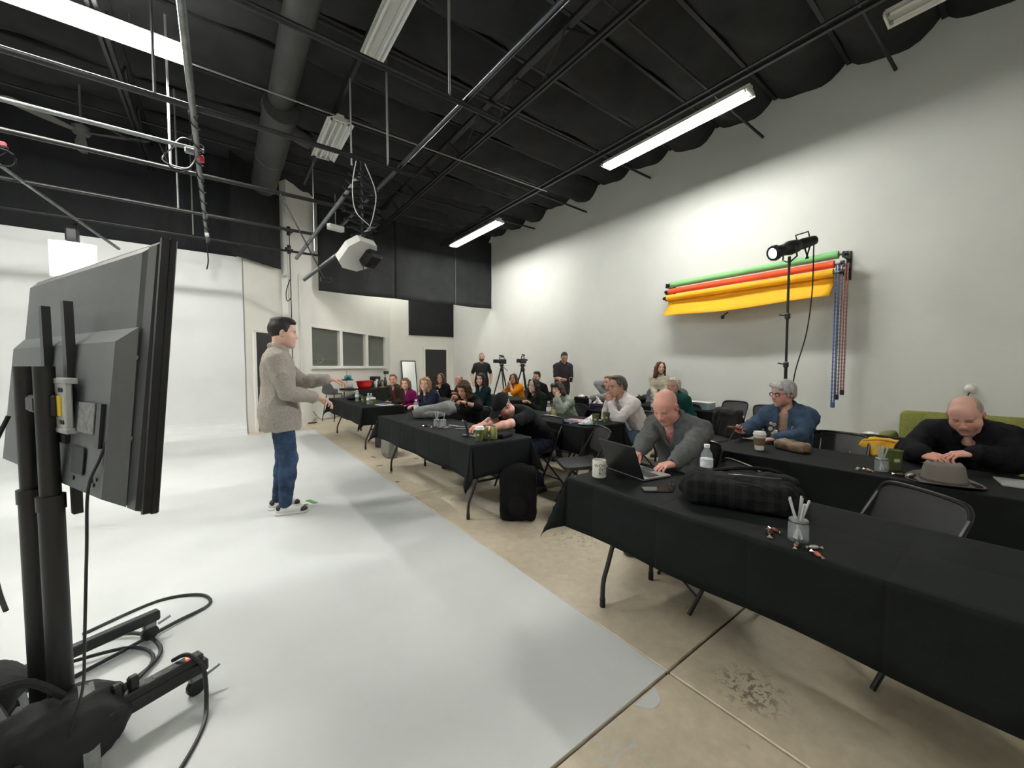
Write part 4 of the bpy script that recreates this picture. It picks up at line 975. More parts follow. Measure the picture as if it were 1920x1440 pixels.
# cables on the pilaster
for i, (px, n_, zt, zb, lb) in enumerate(((549, .2, 4.55, .25, 'black cable running down the pilaster to the floor'), (566, .19, 3.6, .5, 'thin grey conduit on the pilaster edge'))):
    u = u_of(px, n_); m = MB(); m.tube([OW(u, n_, zt), OW(u + .01, n_, (zt + zb) / 2), OW(u, n_, zb)], .010 if i == 0 else .014, 6); tag(m.obj('wall_cable' if i == 0 else 'conduit', BLACKC if i == 0 else WHM), lb, 'cable' if i == 0 else 'conduit')
for i, z in enumerate((4.5, 4.08)): u = u_of(548, .22); m = MB(); m.cbox(OW(u, .22, z), (.2, .07, .06), .01, rotz(OANG)); m.cbox(OW(u, .22, z), (.06, .07, .2), .01, rotz(OANG)); tag(m.obj('cable_bracket', BLACKP), ['upper black cross shaped bracket on the pilaster', 'lower black cross shaped bracket on the pilaster'][i], 'bracket')
u = u_of(548, .21); m = MB(); m.tube(catmull([OW(u, .21, 3.4), OW(u - .12, .21, 3.1), OW(u - .1, .21, 2.9), OW(u + .02, .21, 3.0), OW(u + .02, .21, 3.3)], 6), .010, 6); tag(m.obj('cable_loop', BLACKC), 'black cable loop hanging on the pilaster', 'cable')
for i, (px, z) in enumerate(((573, 1.55), (579, 1.58))): u = u_of(px); m = MB(); m.cbox(OW(u, .02, z), (.07, .035, .16), .01, rotz(OANG)); tag(m.obj('wall_switch', BLACKP), ['small dark switch left of the interior window', 'larger dark wall device left of the interior window'][i], 'switch')

# floor outlet on right wall
t = thing('wall_outlet', 'white wall outlet with an adapter above the green sofa', 'outlet', (XW, .45, 1.13))
m = MB(); m.cbox((-.006, 0, 0), (.012, .08, .12), .003); m.obj('cover_plate', WFm, t); m = MB(); m.ball((-.05, .0, .0), (.045, .05, .05), 10); m.obj('adapter', WFm, t, True); m = MB(); m.tube([(-.05, 0, -.04), (-.05, .02, -.12), (-.03, .02, -.6)], .006, 5); m.obj('cord', BLACKC, t)

# seamless paper rolls on the right wall
BRK = BLACKP
def paper_roll(label, z, col, y0, y1, r=.05, hang=0, x=7.12):
    t = thing('paper_roll', label, 'paper roll', (x, 0, z), 0, 'seamless paper rolls'); PM = mat('paper_' + label.split()[0], col, .75)
    m = MB(); m.tube([(0, y0, 0), (0, y1, 0)], r, 20); m.obj('roll', PM, t, True)
    m = MB(); m.tube([(0, y0 - .12, 0), (0, y0 + .01, 0)], .018, 10); m.tube([(0, y1 - .01, 0), (0, y1 + .1, 0)], .018, 10); m.obj('core_tube', STEEL, t, True)
    for y in (y0 - .09, y1 + .06): m = MB(); m.lathe([(.032, -.02), (.032, .02)], 10, rotx(PI / 2), (0, y, 0)); m.obj('end_knob', BRK, t)
    if hang:
        V = []; F = []; ny = 30; prof = [(r * .9, -.03), (r * .75, -.08), (r * .6, -.14), (r * .2, -.19), (-.03, -.235), (-.09, -.29), (-.15, -.36)]
        for k, (px, pz) in enumerate(prof):
            for i in range(ny + 1):
                f = i / ny; V.append((px + .01 * math.sin(f * 9 + k), y0 + .005 + (y1 - y0 - .01) * f + (.03 * k / 6 if i == ny else 0), pz * hang + (.02 * math.sin(f * 7 + 1) - .02 * f) * k / 6))
        for k in range(len(prof) - 1):
            for i in range(ny): a = k * (ny + 1) + i; F.append([a, a + 1, a + ny + 2, a + ny + 1])
        o = mesh_np('hanging_sheet', V, F, PM, t); sm_ = o.modifiers.new('thickness', 'SOLIDIFY'); sm_.thickness = .002
    return t
paper_roll('green seamless paper roll, topmost of three on the right wall', 3.0, (.22, .55, .22), 1.72, 4.30, .055)
paper_roll('orange red seamless paper roll, middle of three on the right wall', 2.87, (.80, .09, .025), 1.76, 4.34, .052, x=7.10)
paper_roll('yellow seamless paper roll with a sheet hanging down, lowest of three', 2.745, (.88, .46, .012), 1.76, 4.36, .058, 1.0, x=7.08)
for i, y in enumerate((1.66, 4.40)):
    t = thing('roll_bracket', ['black wall bracket at the near end of the paper rolls', 'black wall bracket at the far end of the paper rolls'][i], 'bracket', (XW, y, 2.87))
    m = MB(); m.cbox((-.012, 0, 0), (.024, .06, .42), .004); m.obj('wall_plate', BRK, t)
    for k, z in enumerate((.13, 0, -.125)): m = MB(); m.cbox((-.16, 0, z - .035), (.3, .035, .03), .005); m.cbox((-.29, 0, z), (.03, .03, .07), .005); m.obj('hook_arm', BRK, t)
for i, (y, z0, col) in enumerate(((1.66, .98, (.10, .08, .09)), (1.60, 1.05, (.20, .06, .05)), (1.70, .86, (.04, .09, .28)))):
    t = thing('pull_chain', ['dark pull chain loop hanging from the paper rolls', 'reddish pull chain loop hanging from the paper rolls', 'blue pull chain loop hanging lowest from the paper rolls'][i], 'chain', (7.08, y, 0), 0, 'roll pull chains'); cm = mat('chain_%d' % i, col, .4)
    for s in (0, 1):
        m = MB(); n = 70
        for k in range(n):
            z = z0 + (2.85 - z0) * (k + .5) / n; m.box((0, s * .03, z), (.012 if k % 2 else .02, .02 if k % 2 else .012, (2.85 - z0) / n * .95))
        o = m.obj('chain_run', cm, t); o['kind'] = 'stuff'
    m = MB(); m.cbox((0, .015, z0 - .02), (.03, .05, .08), .01); m.obj('weight', BRK if i < 2 else cm, t)
m = MB(); m.cbox((7.20, 3.35, 2.28), (.05, .05, .06), .01); m.tube([(7.2, 3.35, 2.3), (7.39, 3.35, 2.38)], .012, 6); tag(m.obj('wall_clip', BRK), 'small black clip on the wall under the yellow paper', 'clip')

# ellipsoidal spotlight on a stand
LP = np.array([5.42, 1.77, 2.80]); AIM = np.array([.35, 4.35, .95]); ld = AIM - LP; ld /= np.linalg.norm(ld)
t = thing('light_stand', 'tall black light stand rising behind the woman in denim', 'light stand', (5.42, 1.77, 0))
m = MB(); m.tube([(0, 0, .3), (0, 0, 1.45)], .018, 10); m.obj('lower_pole', BLACKP, t, True); m = MB(); m.tube([(0, 0, 1.4), (0, 0, 2.62)], .014, 10); m.obj('upper_pole', BLACKP, t, True)
for z in (1.42, 2.0): m = MB(); m.cbox((0, 0, z), (.05, .05, .07), .01); m.tube([(0, 0, z), (-.02, .08, z + .02)], .008, 6); m.obj('collar_knob', BLACKP, t)
for k in range(3): a = k * 2 * PI / 3 + .4; m = MB(); m.tube([(0, 0, .85), (.55 * math.cos(a), .55 * math.sin(a), .02)], .011, 8); m.tube([(0, 0, .35), (.3 * math.cos(a), .3 * math.sin(a), .38)], .008, 6); m.obj('leg', BLACKP, t, True)
t = thing('ellipsoidal_spotlight', 'black ellipsoidal spotlight with a glowing lens on the tall stand', 'spotlight', tuple(LP))
bx_, by_, bz_ = basis(ld); RL = np.stack([bx_, by_, bz_], 1)
m = MB(); m.lathe([(.0, -.36), (.055, -.35), (.065, -.2), (.06, -.12), (.075, -.1), (.085, .0), (.07, .08), (.062, .1), (.07, .12), (.07, .22), (.0, .221)], 16, RL); m.obj('barrel', BLACKP, t, True)
m = MB(); m.lathe([(.062, .2), (.092, .2), (.092, .225), (.085, .245), (.06, .245), (.06, .23)], 12, RL); m.obj('lens_ring', BLACKP, t)
m = MB(); m.lathe([(.0, .236), (.06, .232), (.06, .225), (0, .224)], 16, RL); m.obj('lens', mat('glowing_lens', (.8, .9, 1.), .1, emit=6., ecol=(.85, .93, 1.)), t, True)
m = MB(); m.tube([RL @ np.array([0, .06, -.30]), RL @ np.array([0, .12, -.30]), RL @ np.array([0, .12, -.12]), RL @ np.array([0, .07, -.12])], .008, 6); m.obj('handle', BLACKP, t)
for s in (-1, 1): m = MB(); m.tube([RL @ np.array([s * .085, 0, .0]), RL @ np.array([s * .095, -.02, 0]) + np.array([0, 0, -.1]), np.array([0, 0, -.17])], .010, 6); m.obj('yoke_arm', BLACKP, t)
m = MB(); m.tube([RL @ np.array([0, -.05, -.2]), RL @ np.array([.05, -.05, -.2]) + np.array([0, 0, -.14]), RL @ np.array([-.05, -.05, -.28]) + np.array([0, 0, -.14]), RL @ np.array([0, -.05, -.28])], .009, 6); m.obj('loose_bracket', BLACKP, t)
m = MB(); m.tube([(0, 0, -.2), (0, 0, -.1)], .017, 8); m.obj('spigot', BLACKP, t)
m = MB(); m.tube(catmull([LP + RL @ np.array([0, -.03, -.34]), LP + np.array([.33, -.14, -.5]), LP + np.array([.25, -.12, -1.0]), LP + np.array([.1, -.06, -1.5]), LP + np.array([.05, -.06, -1.9]), LP + np.array([.1, -.05, -2.78])], 8), .007, 6); tag(m.obj('power_cable', BLACKC), 'thin black cable drooping from the spotlight beside its stand', 'cable')
sl = bpy.data.lights.new('spotlight_beam', 'SPOT'); sl.energy = LEKO_W; sl.spot_size = R_(40); sl.spot_blend = .25; sl.shadow_soft_size = .04; sl.color = (.93, .96, 1.)
so = bpy.data.objects.new('spotlight_beam', sl); COL.objects.link(so); so.parent = t; so.location = tuple(ld * .27); so.rotation_euler = Vector(tuple(ld)).to_track_quat('-Z', 'Y').to_euler()
# ------------------------------------------------------------------ tables, cloths, chairs
ZT = .725
CLOTH = mat('black_tablecloth', (.0038, .0054, .0054), .75, var=.2, vs=7, bump=.15, bs=260, sheen=.0, spec=.18)
TTOP = mat('table_plastic', (.45, .45, .43), .5); TLEG = mat('table_leg_grey', (.03, .028, .027), .45, metal=.3)
def folding_table(x0, x1, y0, y1, label, cloth_label, d=.29, seed=0, crease=.40, skew=0.):
    cx, cy = (x0 + x1) / 2, (y0 + y1) / 2; t = thing('folding_table', label, 'table', (cx, cy, 0), skew, 'long folding tables'); L = y1 - y0; W_ = x1 - x0
    m = MB(); m.cbox((0, 0, ZT - .03), (W_, L, .044), .01); m.obj('table_top', TTOP, t)
    for e in (-1, 1):
        yl = e * (L / 2 - .20)
        for s in (-1, 1): m = MB(); m.tube(catmull([(s * .05, yl - e * .02, ZT - .06), (s * .11, yl, .45), (s * .19, yl, .25), (s * .235, yl, .14), (s * .24, yl, .0)], 5), .0135, 8); lg = m.obj('leg', TLEG, t, True); m = MB(); m.tube([(s * .24, yl, .0), (s * .24, yl, .05)], .0165, 8); m.obj('foot_cap', BLACKP, lg, True)
        m = MB(); m.tube([(-.155, yl, .33), (.155, yl, .33)], .011, 8); m.obj('crossbar', TLEG, t, True)
    # cloth
    rnd = random.Random(seed); hx, hy = W_ / 2 + .004, L / 2 + .004
    def axis(h, cr):
        a = [-h - d, -h - d * .85, -h - d * .68, -h - d * .5, -h - d * .34, -h - d * .18, -h - .02, -h - .006, -h, -h + .03]; n = max(3, int(2 * h / .12)); mid = list(np.linspace(-h + .08, h - .08, n)); v = a + mid + [-q for q in a[::-1]]
        for c in cr: v += [c - .014, c - .006, c, c + .006, c + .014]
        return sorted(set(round(q, 4) for q in v))
    crs = [c for c in np.arange(-hy + crease * (.55 + .4 * rnd.random()), hy - .05, crease)]
    X = axis(hx, [0.0]); Y = axis(hy, crs); V = []
    ph = rnd.random() * 6
    for x in X:
        for y in Y:
            sx, sy = (1 if x > 0 else -1), (1 if y > 0 else -1); a, b = max(0, abs(x) - hx), max(0, abs(y) - hy)
            cr = sum(math.exp(-((y - c) / .006) ** 2) for c in crs) + (.6 * math.exp(-((x) / .006) ** 2) if a == 0 else 0)
            if a == 0 and b == 0: p = (x, y, ZT - .0012 * cr + .0015 * math.sin(x * 11 + ph) * math.sin(y * 8))
            elif b == 0: p = (sx * (hx + .006 + .25 * a * .12 + .013 * (a / d) * math.sin(y * 7.5 + ph + sx) - .003 * cr), y, ZT - a + (.004 if a < .012 else 0))
            elif a == 0: p = (x, sy * (hy + .006 + .25 * b * .12 + .012 * (b / d) * math.sin(x * 11 + ph)), ZT - b + (.004 if b < .012 else 0))
            else:
                r = math.hypot(a, b); g = math.atan2(b, a); o = .006 + .34 * r * math.sin(2 * g) ** 1.5 + .03 * r
                p = (sx * (hx + math.cos(g) * o + .013 * (a / d) * math.sin(sy * hy * 7.5 + ph + sx) * math.cos(g)), sy * (hy + math.sin(g) * o), ZT - (a ** 2.8 + b ** 2.8) ** (1 / 2.8))
            V.append(p)
    ny = len(Y); F = [[i * ny + j, (i + 1) * ny + j, (i + 1) * ny + j + 1, i * ny + j + 1] for i in range(len(X) - 1) for j in range(ny - 1)]
    o = mesh_np('tablecloth', V, F, CLOTH); o.location = (cx, cy, .004); o.rotation_euler = (0, 0, skew); tag(o, cloth_label, 'tablecloth', 'black tablecloths')
    md = o.modifiers.new('thickness', 'SOLIDIFY'); md.thickness = .0025; md.offset = 1
TB = {}
for k, (x0, x1, y0, y1, lb, cl, sd) in enumerate((
    (1.655, 2.305, -.79, 1.65, 'folding table nearest the camera, with the bald man typing', 'black cloth on the nearest table holding the plaid backpack', 1),
    (1.68, 2.33, 2.84, 5.26, 'folding table in the front row of the man in the cap', 'black cloth on the front row table with green cans', 2),
    (1.80, 2.47, 6.47, 8.88, 'folding table at the far end of the front row', 'black cloth on the far front row table beside the bar stool', 3),
    (3.17, 3.84, -.86, 1.60, 'folding table of the woman in denim, behind the nearest table', 'black cloth on the table holding the felt hat', 4),
    (3.13, 3.80, 2.90, 5.32, 'folding table with the seated man in the white shirt', 'black cloth on the table with the pink paper', 5),
    (3.15, 3.80, 6.10, 8.52, 'second row folding table in front of the woman in black blazer', 'black cloth on the second row table at the far end', 6),
    (4.52, 5.17, 3.08, 5.50, 'third row folding table holding the purple tissue box', 'black cloth under the purple tissue box', 7),
    (4.55, 5.20, 6.10, 8.52, 'third row folding table in front of the woman in orange', 'black cloth on the table before the woman in orange', 8),
    (5.80, 6.45, 2.72, 5.14, 'back row folding table close to the right wall', 'black cloth on the back row table by the right wall', 9))):
    folding_table(x0, x1, y0, y1, lb, cl, seed=sd)

# folding chair prototype, facing local +Y
CHF = mat('chair_frame_black', (.012, .012, .013), .32, metal=.3); CHP = mat('chair_vinyl_black', (.022, .022, .023), .38, bump=.1, bs=120)
def rrect(w_, h, r, n=5):
    P = []
    for cx, cy, a0 in ((w_ / 2 - r, h / 2 - r, 0), (-w_ / 2 + r, h / 2 - r, 90), (-w_ / 2 + r, -h / 2 + r, 180), (w_ / 2 - r, -h / 2 + r, 270)):
        for k in range(n + 1): a = R_(a0 + 90 * k / n); P.append((cx + r * math.cos(a), cy + r * math.sin(a)))
    return P
def make_chair():
    t = thing('folding_chair', 'x', 'chair', (0, 0, 0), 0, 'black folding chairs')
    tilt = math.atan2(.42, .80)
    for s in (-1, 1):
        m = MB(); m.tube([(s * .215, .20, .0), (s * .215, -.06, .50), (s * .205, -.20, .735)], .0115, 8); m.obj('front_leg', CHF, t, True)
        m = MB(); m.tube([(s * .19, -.25, .0), (s * .19, .13, .425)], .0105, 8); m.obj('rear_leg', CHF, t, True)
    m = MB(); m.tube(catmull([(-.205, -.20, .735), (-.195, -.214, .77), (-.15, -.224, .795), (0, -.228, .80), (.15, -.224, .795), (.195, -.214, .77), (.205, -.20, .735)], 4), .0115, 8); m.obj('top_rail', CHF, t, True)
    for y, z, x in ((.155, .10, .215), (-.19, .075, .19)): m = MB(); m.tube([(-x, y, z), (x, y, z)], .008, 8); m.obj('stretcher', CHF, t, True)
    m = MB(); P = rrect(.40, .39, .06); m.prism(P, -.016, .016, rotx(R_(-3)), (0, .015, .452)); m.obj('seat', CHP, t, True)
    # curved back panel
    V = []; F = []; n = 12; P = rrect(.395, .235, .055); c = (0, -.186, .675); a = R_(-25)
    V = []
    for dy in (-.011, .011):
        for x, z in P: y = dy - .03 * (1 - (x / .2) ** 2); V.append((x, y * math.cos(-.32) + z * math.sin(-.32) * 1, z * math.cos(.32) - y * 0))
    k = len(P); F = [list(range(k)), list(range(2 * k - 1, k - 1, -1))] + [[(i + 1) % k, i, k + i, k + (i + 1) % k] for i in range(k)]
    V = np.array(V) + np.array(c); o = mesh_np('backrest', V, F, CHP, t, smooth=False); o.data.polygons.foreach_set('use_smooth', np.ones(len(o.data.polygons), dtype=bool)); o.data.set_sharp_from_angle(angle=R_(40))
    return t
CH0 = make_chair(); CH_USED = [False]
def chair(x, y, face, label):
    if not CH_USED[0]: CH_USED[0] = True; o = CH0; o.location = (x, y, 0); o.rotation_euler = (0, 0, R_(face)); o['label'] = label; return o
    return dup(CH0, (x, y, 0), R_(face), label)
for x, y, f, lb in ((2.36, 1.17, 55, 'empty black folding chair behind the plaid backpack'), (2.51, .42, 54, 'empty black folding chair tucked under the nearest table at right'),
                    (2.80, 2.62, 60, 'empty black folding chair behind the man in the cap, turned toward him'), (2.70, 3.95, 95, 'empty black folding chair between the curly haired woman and the man in the cap'),
                    (4.26, 1.03, 88, 'empty black folding chair beside the woman in denim'), (4.30, .73, 92, 'black folding chair with a yellow jacket over its back'),
                    (6.86, 3.05, 88, 'empty black folding chair behind the back row table, by the wall'), (6.55, 2.30, 120, 'empty black folding chair at the near end of the back row table'),
                    (5.15, 2.45, 60, 'black folding chair with a black coat on it, behind the bald man'), (4.35, 3.85, 84, 'empty black folding chair between the woman in sage and the man in white')):
    chair(x, y, f, lb)

# grey shell bar stools
def make_stool():
    t = thing('bar_stool', 'x', 'stool', (0, 0, 0), 0, 'grey shell bar stools'); SH = mat('stool_shell_grey', (.075, .08, .09), .7, bump=.2, bs=150)
    S = SDF(); S.ell((0, 0, .70), (.21, .20, .028)); S.cone((-.14, -.15, .73), (.14, -.15, .73), .03, k=.04); S.ell((0, -.19, .86), (.19, .03, .13), R=rotx(.2), k=.06); S.ell((-.17, -.12, .78), (.03, .1, .06), k=.05); S.ell((.17, -.12, .78), (.03, .1, .06), k=.05)
    V, F = S.mesh(.011); mesh_np('shell', V, F, SH, t)
    for sx in (-1, 1):
        for sy in (-1, 1): m = MB(); m.tube([(sx * .13, sy * .12, .68), (sx * .21, sy * .2, 0)], .010, 8); m.obj('leg', BLACKP, t, True)
    for sy in (-1, 1): m = MB(); m.tube([(-.19, sy * .175, .26), (.19, sy * .175, .26)], .008, 6); m.obj('footrest', BLACKP, t, True)
    for sx in (-1, 1): m = MB(); m.tube([(sx * .19, -.175, .26), (sx * .19, .175, .26)], .008, 6); m.obj('footrest', BLACKP, t, True)
    return t
st = make_stool(); st.location = (2.28, 10.72, 0); st.rotation_euler = (0, 0, R_(-60)); st['label'] = 'grey shell bar stool by the oblique wall, left of the snack table'
dup(st, (6.68, 4.52, 0), R_(80), 'grey shell bar stool behind the man in the white shirt, near the wall'); dup(st, (6.75, 4.02, 0), R_(70), 'grey shell bar stool next to the standing woman in cream')

# green sofa on the right wall
t = thing('sofa', 'olive green upholstered sofa against the right wall', 'sofa', (6.75, -.05, 0), PI / 2); SF = mat('olive_upholstery', (.20, .21, .045), .85, var=.12, vs=30, bump=.25, bs=220)
# local: x along the wall (local +x = world +y), y forward = world -x
for k, x in enumerate((-.56, .52)): S = SDF(); S.box((x, -.34, .60), (.47, .05, .16), .07, R=rotx(.12)); V, F = S.mesh(.018); mesh_np('back_cushion', V, F, SF, t)
for x in (-.52, .52): S = SDF(); S.box((x, .05, .36), (.46, .3, .04), .05); V, F = S.mesh(.018); mesh_np('seat_cushion', V, F, SF, t)
S = SDF(); S.box((0, -.05, .22), (1.05, .36, .05), .03); V, F = S.mesh(.02); mesh_np('base', V, F, SF, t)
for s in (-1, 1): S = SDF(); S.box((s * 1.13, .0, .40), (.03, .36, .10), .05, R=roty(s * .25)); V, F = S.mesh(.018); mesh_np('armrest', V, F, SF, t)
for sx in (-1, 1):
    for sy in (-1, 1): m = MB(); m.tube([(sx * .95, sy * .3, .16), (sx * .98, sy * .33, 0)], [.022, .014], 8); m.obj('leg', mat('sofa_leg_wood', (.10, .05, .02), .5), t, True)
S = SDF(); S.box((0, 0, 0), (.17, .03, .13), .05, R=rotx(.5)); V, F = S.mesh(.016); o = mesh_np('throw_pillow', V, F, mat('navy_pillow', (.012, .014, .03), .9)); o.location = (6.70, .55, .60); o.rotation_euler = (0, 0, PI / 2); tag(o, 'dark navy throw pillow in the corner of the green sofa', 'pillow')
# round side table
t = thing('side_table', 'small round white side table beside the green sofa', 'table', (6.10, 1.10, 0))
m = MB(); m.lathe([(0, .485), (.24, .485), (.245, .492), (.24, .50), (0, .50)], 28); m.obj('table_top', WFm, t, True)
for k in range(3): a = k * 2 * PI / 3; m = MB(); m.tube([(.06 * math.cos(a), .06 * math.sin(a), .485), (.2 * math.cos(a), .2 * math.sin(a), 0)], .009, 8); m.obj('leg', STEEL, t, True)
# back counter table with cloth along the oblique wall
cu0, cu1 = u_of(652, .4) , u_of(748, .4)
t = thing('snack_table', 'long table along the oblique wall holding the snacks', 'table', OW((cu0 + cu1) / 2, .42, 0), OANG); Lc = cu1 - cu0
m = MB(); m.cbox((0, 0, .71), (Lc, .6, .04), .008); m.obj('table_top', TTOP, t)
for sx in (-1, 1):
    for sy in (-1, 1): m = MB(); m.tube([(sx * (Lc / 2 - .15), sy * .24, .69), (sx * (Lc / 2 - .12), sy * .24, 0)], .014, 8); m.obj('leg', TLEG, t, True)
nx_ = 60; V = []; F = []
prof = [(.305, .735), (-.305, .735), (-.315, .725), (-.325, .5), (-.33, .25), (-.335, .03)]
for x in np.linspace(-Lc / 2 - .01, Lc / 2 + .01, nx_ + 1):
    for k, (y, z) in enumerate(prof): V.append((x, y + (.012 * math.sin(x * 13) * k / 5 if k > 2 else 0), z))
for i in range(nx_):
    for k in range(5): a = i * 6 + k; F.append([a, a + 6, a + 7, a + 1])
o = mesh_np('tablecloth', V, F, CLOTH, smooth=False); o.location = OW((cu0 + cu1) / 2, .42, 0); o.rotation_euler = (0, 0, OANG); tag(o, 'black cloth hanging to the floor on the snack table', 'tablecloth'); md = o.modifiers.new('thickness', 'SOLIDIFY'); md.thickness = .003
# leaning mirror
mx0, mx1 = px_y(751, YF), px_y(778, YF); t = thing('floor_mirror', 'tall floor mirror leaning on the far wall left of the black door', 'mirror', ((mx0 + mx1) / 2, YF - .33, .0), 0, None, (R_(-10), 0, 0)); wm = mx1 - mx0
m = MB(); m.box((0, 0, .82), (wm - .05, .012, 1.56)); m.obj('mirror_glass', mat('mirror_silver', (.85, .87, .86), .04, metal=1.), t)
for s in (-1, 1): m = MB(); m.cbox((s * (wm / 2 - .015), 0, .82), (.03, .03, 1.62), .004); m.obj('frame_side', DK, t)
for z in (.02, 1.62): m = MB(); m.cbox((0, 0, z), (wm, .03, .03), .004); m.obj('frame_rail', DK, t)
# ------------------------------------------------------------------ people
def fabric(name, c, **k): k.setdefault('bump', .22); k.setdefault('bs', 180); return mat('cloth_' + name, c, k.pop('rough', .9), spec=.15, **k)
def stripes(name, c1, c2, scale, axis='X'):
    m = fabric(name, c1); nt = m.node_tree; b = nt.nodes['Principled BSDF']; tc = nt.nodes.new('ShaderNodeTexCoord'); wv = nt.nodes.new('ShaderNodeTexWave'); wv.bands_direction = axis; wv.inputs['Scale'].default_value = scale
    r = nt.nodes.new('ShaderNodeValToRGB'); r.color_ramp.elements[0].color = (*c1, 1); r.color_ramp.elements[1].color = (*c2, 1); r.color_ramp.elements[0].position = .75; r.color_ramp.elements[1].position = .9
    nt.links.new(tc.outputs['Object'], wv.inputs['Vector']); nt.links.new(wv.outputs['Fac'], r.inputs['Fac']); nt.links.new(r.outputs['Color'], b.inputs['Base Color']); return m
DENIM = fabric('blue_denim', (.032, .055, .10), var=.55, vs=6); DENIM2 = fabric('washed_denim', (.075, .125, .20), var=.35, vs=12); DENIM3 = fabric('dark_denim', (.012, .018, .035), var=.3, vs=9)
LIGHT = (.62, .40, .31); FAIR = (.66, .42, .33); TAN = (.50, .31, .21); PINK = (.62, .33, .26); BROWN = (.30, .17, .11)
BK = (.012, .010, .009)
# presenter: overshirt, tee, jeans, sneakers
PJ = person('man presenting in a grey overshirt and jeans with both arms raised', (.47, 4.28, 0), -97, dict(
    head_at=(.47, 4.28, 1.845), hsc=1.09, h=1.78, lean=-3, curve=5, neck=8, hyaw=4, hpitch=2, tone=LIGHT, hair='quiff', hairc=BK, hvox=.0055, fine=.0035, vox=.009, hairamp=.002,
    top=fabric('taupe_overshirt', (.30, .27, .24), var=.16, vs=60), topinfl=.030, wr=.006, wrf=11, sleeve=1.86, open=.38, collar=1.25, neckr=.068, skirt=True, hem=-.17, topname='overshirt', inner=fabric('charcoal_tee', (.03, .032, .036)),
    bottom=DENIM, trinfl=.014, trwr=.0028, footw=.10, wl=(-.12, .44, 1.27), wr_=(.16, .30, 1.10), el=None, hands=('relax', 'relax'), hdl=((.95, .1, -.12), (.1, 0, -1.)), hdr=((.95, -.1, -.25), (.15, -.1, -1.)),
    shoes=mat('sneaker_white', (.62, .61, .57), .55), sole=mat('sneaker_sole', (.66, .65, .60), .6), head=dict(red=.15)))
# black overlays on the sneakers and overshirt buttons
for d in (-1, 1):
    A = PJ['A'][d]; fy = np.array([d * .12, 1., 0]); fy /= np.linalg.norm(fy); M = np.stack([np.cross(fy, [0, 0, 1.]), fy, [0, 0, 1.]], 1); s_ = PJ['s']
    for e_ in (((0, .135, -.05), (.047, .045, .031)), ((0, -.045, -.025), (.041, .03, .035))):
        S = SDF(); S.ell(*e_); S.plane((0, 0, -.062), (0, 0, -1)); V, F = S.mesh(.006); mesh_np('shoe_overlay', V * s_ @ M.T + np.array([A[0], A[1], .085 * s_]), F, mat('sneaker_black', (.02, .02, .02), .5), PJ['T'])
SEAT = dict(seat=.445)
def sit(label, face, at, **k):
    d = dict(seat=.445, lean=14, curve=14, neck=8, head_at=at); d.update(k); J = person(label, (at[0], at[1], 0), face, d)
    return J
ZW = ZT + .045
def w4(x, y, z=ZW): return (x, y, z, 1)
JS = {}
# front row, far table
JS['olive'] = sit('man in olive jacket over a crimson shirt at the far front table', 100, (2.95, 8.26, 1.22), lean=8, curve=14, hyaw=45, hroll=4, tone=PINK, hair='short', hairc=(.16, .10, .055), top=fabric('olive_jacket', (.035, .033, .02)), topinfl=.026, open=1.5, inner=fabric('crimson_shirt', (.24, .015, .055)), innerv=.1, innercollar=1, topname='jacket', wl=(-.09, .24, .64), wr_=(.09, .24, .64), vox=.014, hvox=.009, fine=.006)
JS['magenta'] = sit('smiling woman in a magenta v-neck sweater', 100, (2.85, 7.30, 1.17), fem=True, hyaw=42, hroll=4, tone=FAIR, hair='bob', hlen=-.02, hairc=(.19, .11, .055), top=fabric('magenta_knit', (.17, .008, .085)), vneck=.13, wl=(-.09, .24, .64), wr_=(.09, .24, .64), head=dict(smile=True), vox=.013, hvox=.008, fine=.005)
JS['navy'] = sit('smiling woman with glasses in a navy coat and grey scarf', 100, (2.78, 6.22, 1.21), fem=True, build=1.08, hyaw=38, hroll=-4, tone=FAIR, hair='bob', hlen=.03, hairc=(.33, .19, .09), top=fabric('navy_coat', (.012, .016, .035)), topinfl=.03, topname='coat', inner=fabric('grey_scarf', (.045, .05, .06)), open=1.2, wl=w4(2.50, 5.98, .76), wr_=(.12, .26, .66), glasses=(.35, .2, .18), glr=.0012, head=dict(smile=True), vox=.013, hvox=.008, fine=.005, legpos=((-.12, .38, .085), (.12, .38, .085)))
# second row far table
JS['blazer'] = sit('smiling long haired woman in a black blazer before the black door', 95, (4.2, 8.51, 1.23), fem=True, hyaw=38, tone=TAN, hair='long', hairc=(.045, .025, .016), top=fabric('black_blazer', (.008, .008, .009)), topinfl=.024, open=.9, inner=fabric('black_top', (.006, .006, .006)), innerv=.12, wl=(-.06, .27, .86), wr_=(.06, .25, .90), head=dict(smile=True), vox=.015, hvox=.01, fine=.006)
JS['navyman'] = sit('man in a navy sweater leaning on the second row table', 100, (4.1, 7.43, 1.20), lean=20, curve=16, hyaw=35, tone=PINK, hair='recede', hairc=(.10, .08, .065), top=fabric('navy_sweater', (.012, .018, .045)), wl=(-.1, .33, .78), wr_=(.1, .33, .78), vox=.015, hvox=.01, fine=.006)
JS['teal'] = sit('smiling dark haired woman in a deep teal blouse', 92, (4.1, 6.54, 1.26), fem=True, hyaw=30, lean=8, curve=10, tone=FAIR, hair='bob', hlen=.05, hairc=(.018, .012, .012), top=fabric('teal_blouse', (.008, .028, .035)), vneck=.14, wl=(.04, .30, .86), wr_=(.10, .32, .84), hands=('fist', 'fist'), head=dict(smile=True), vox=.014, hvox=.009, fine=.005)
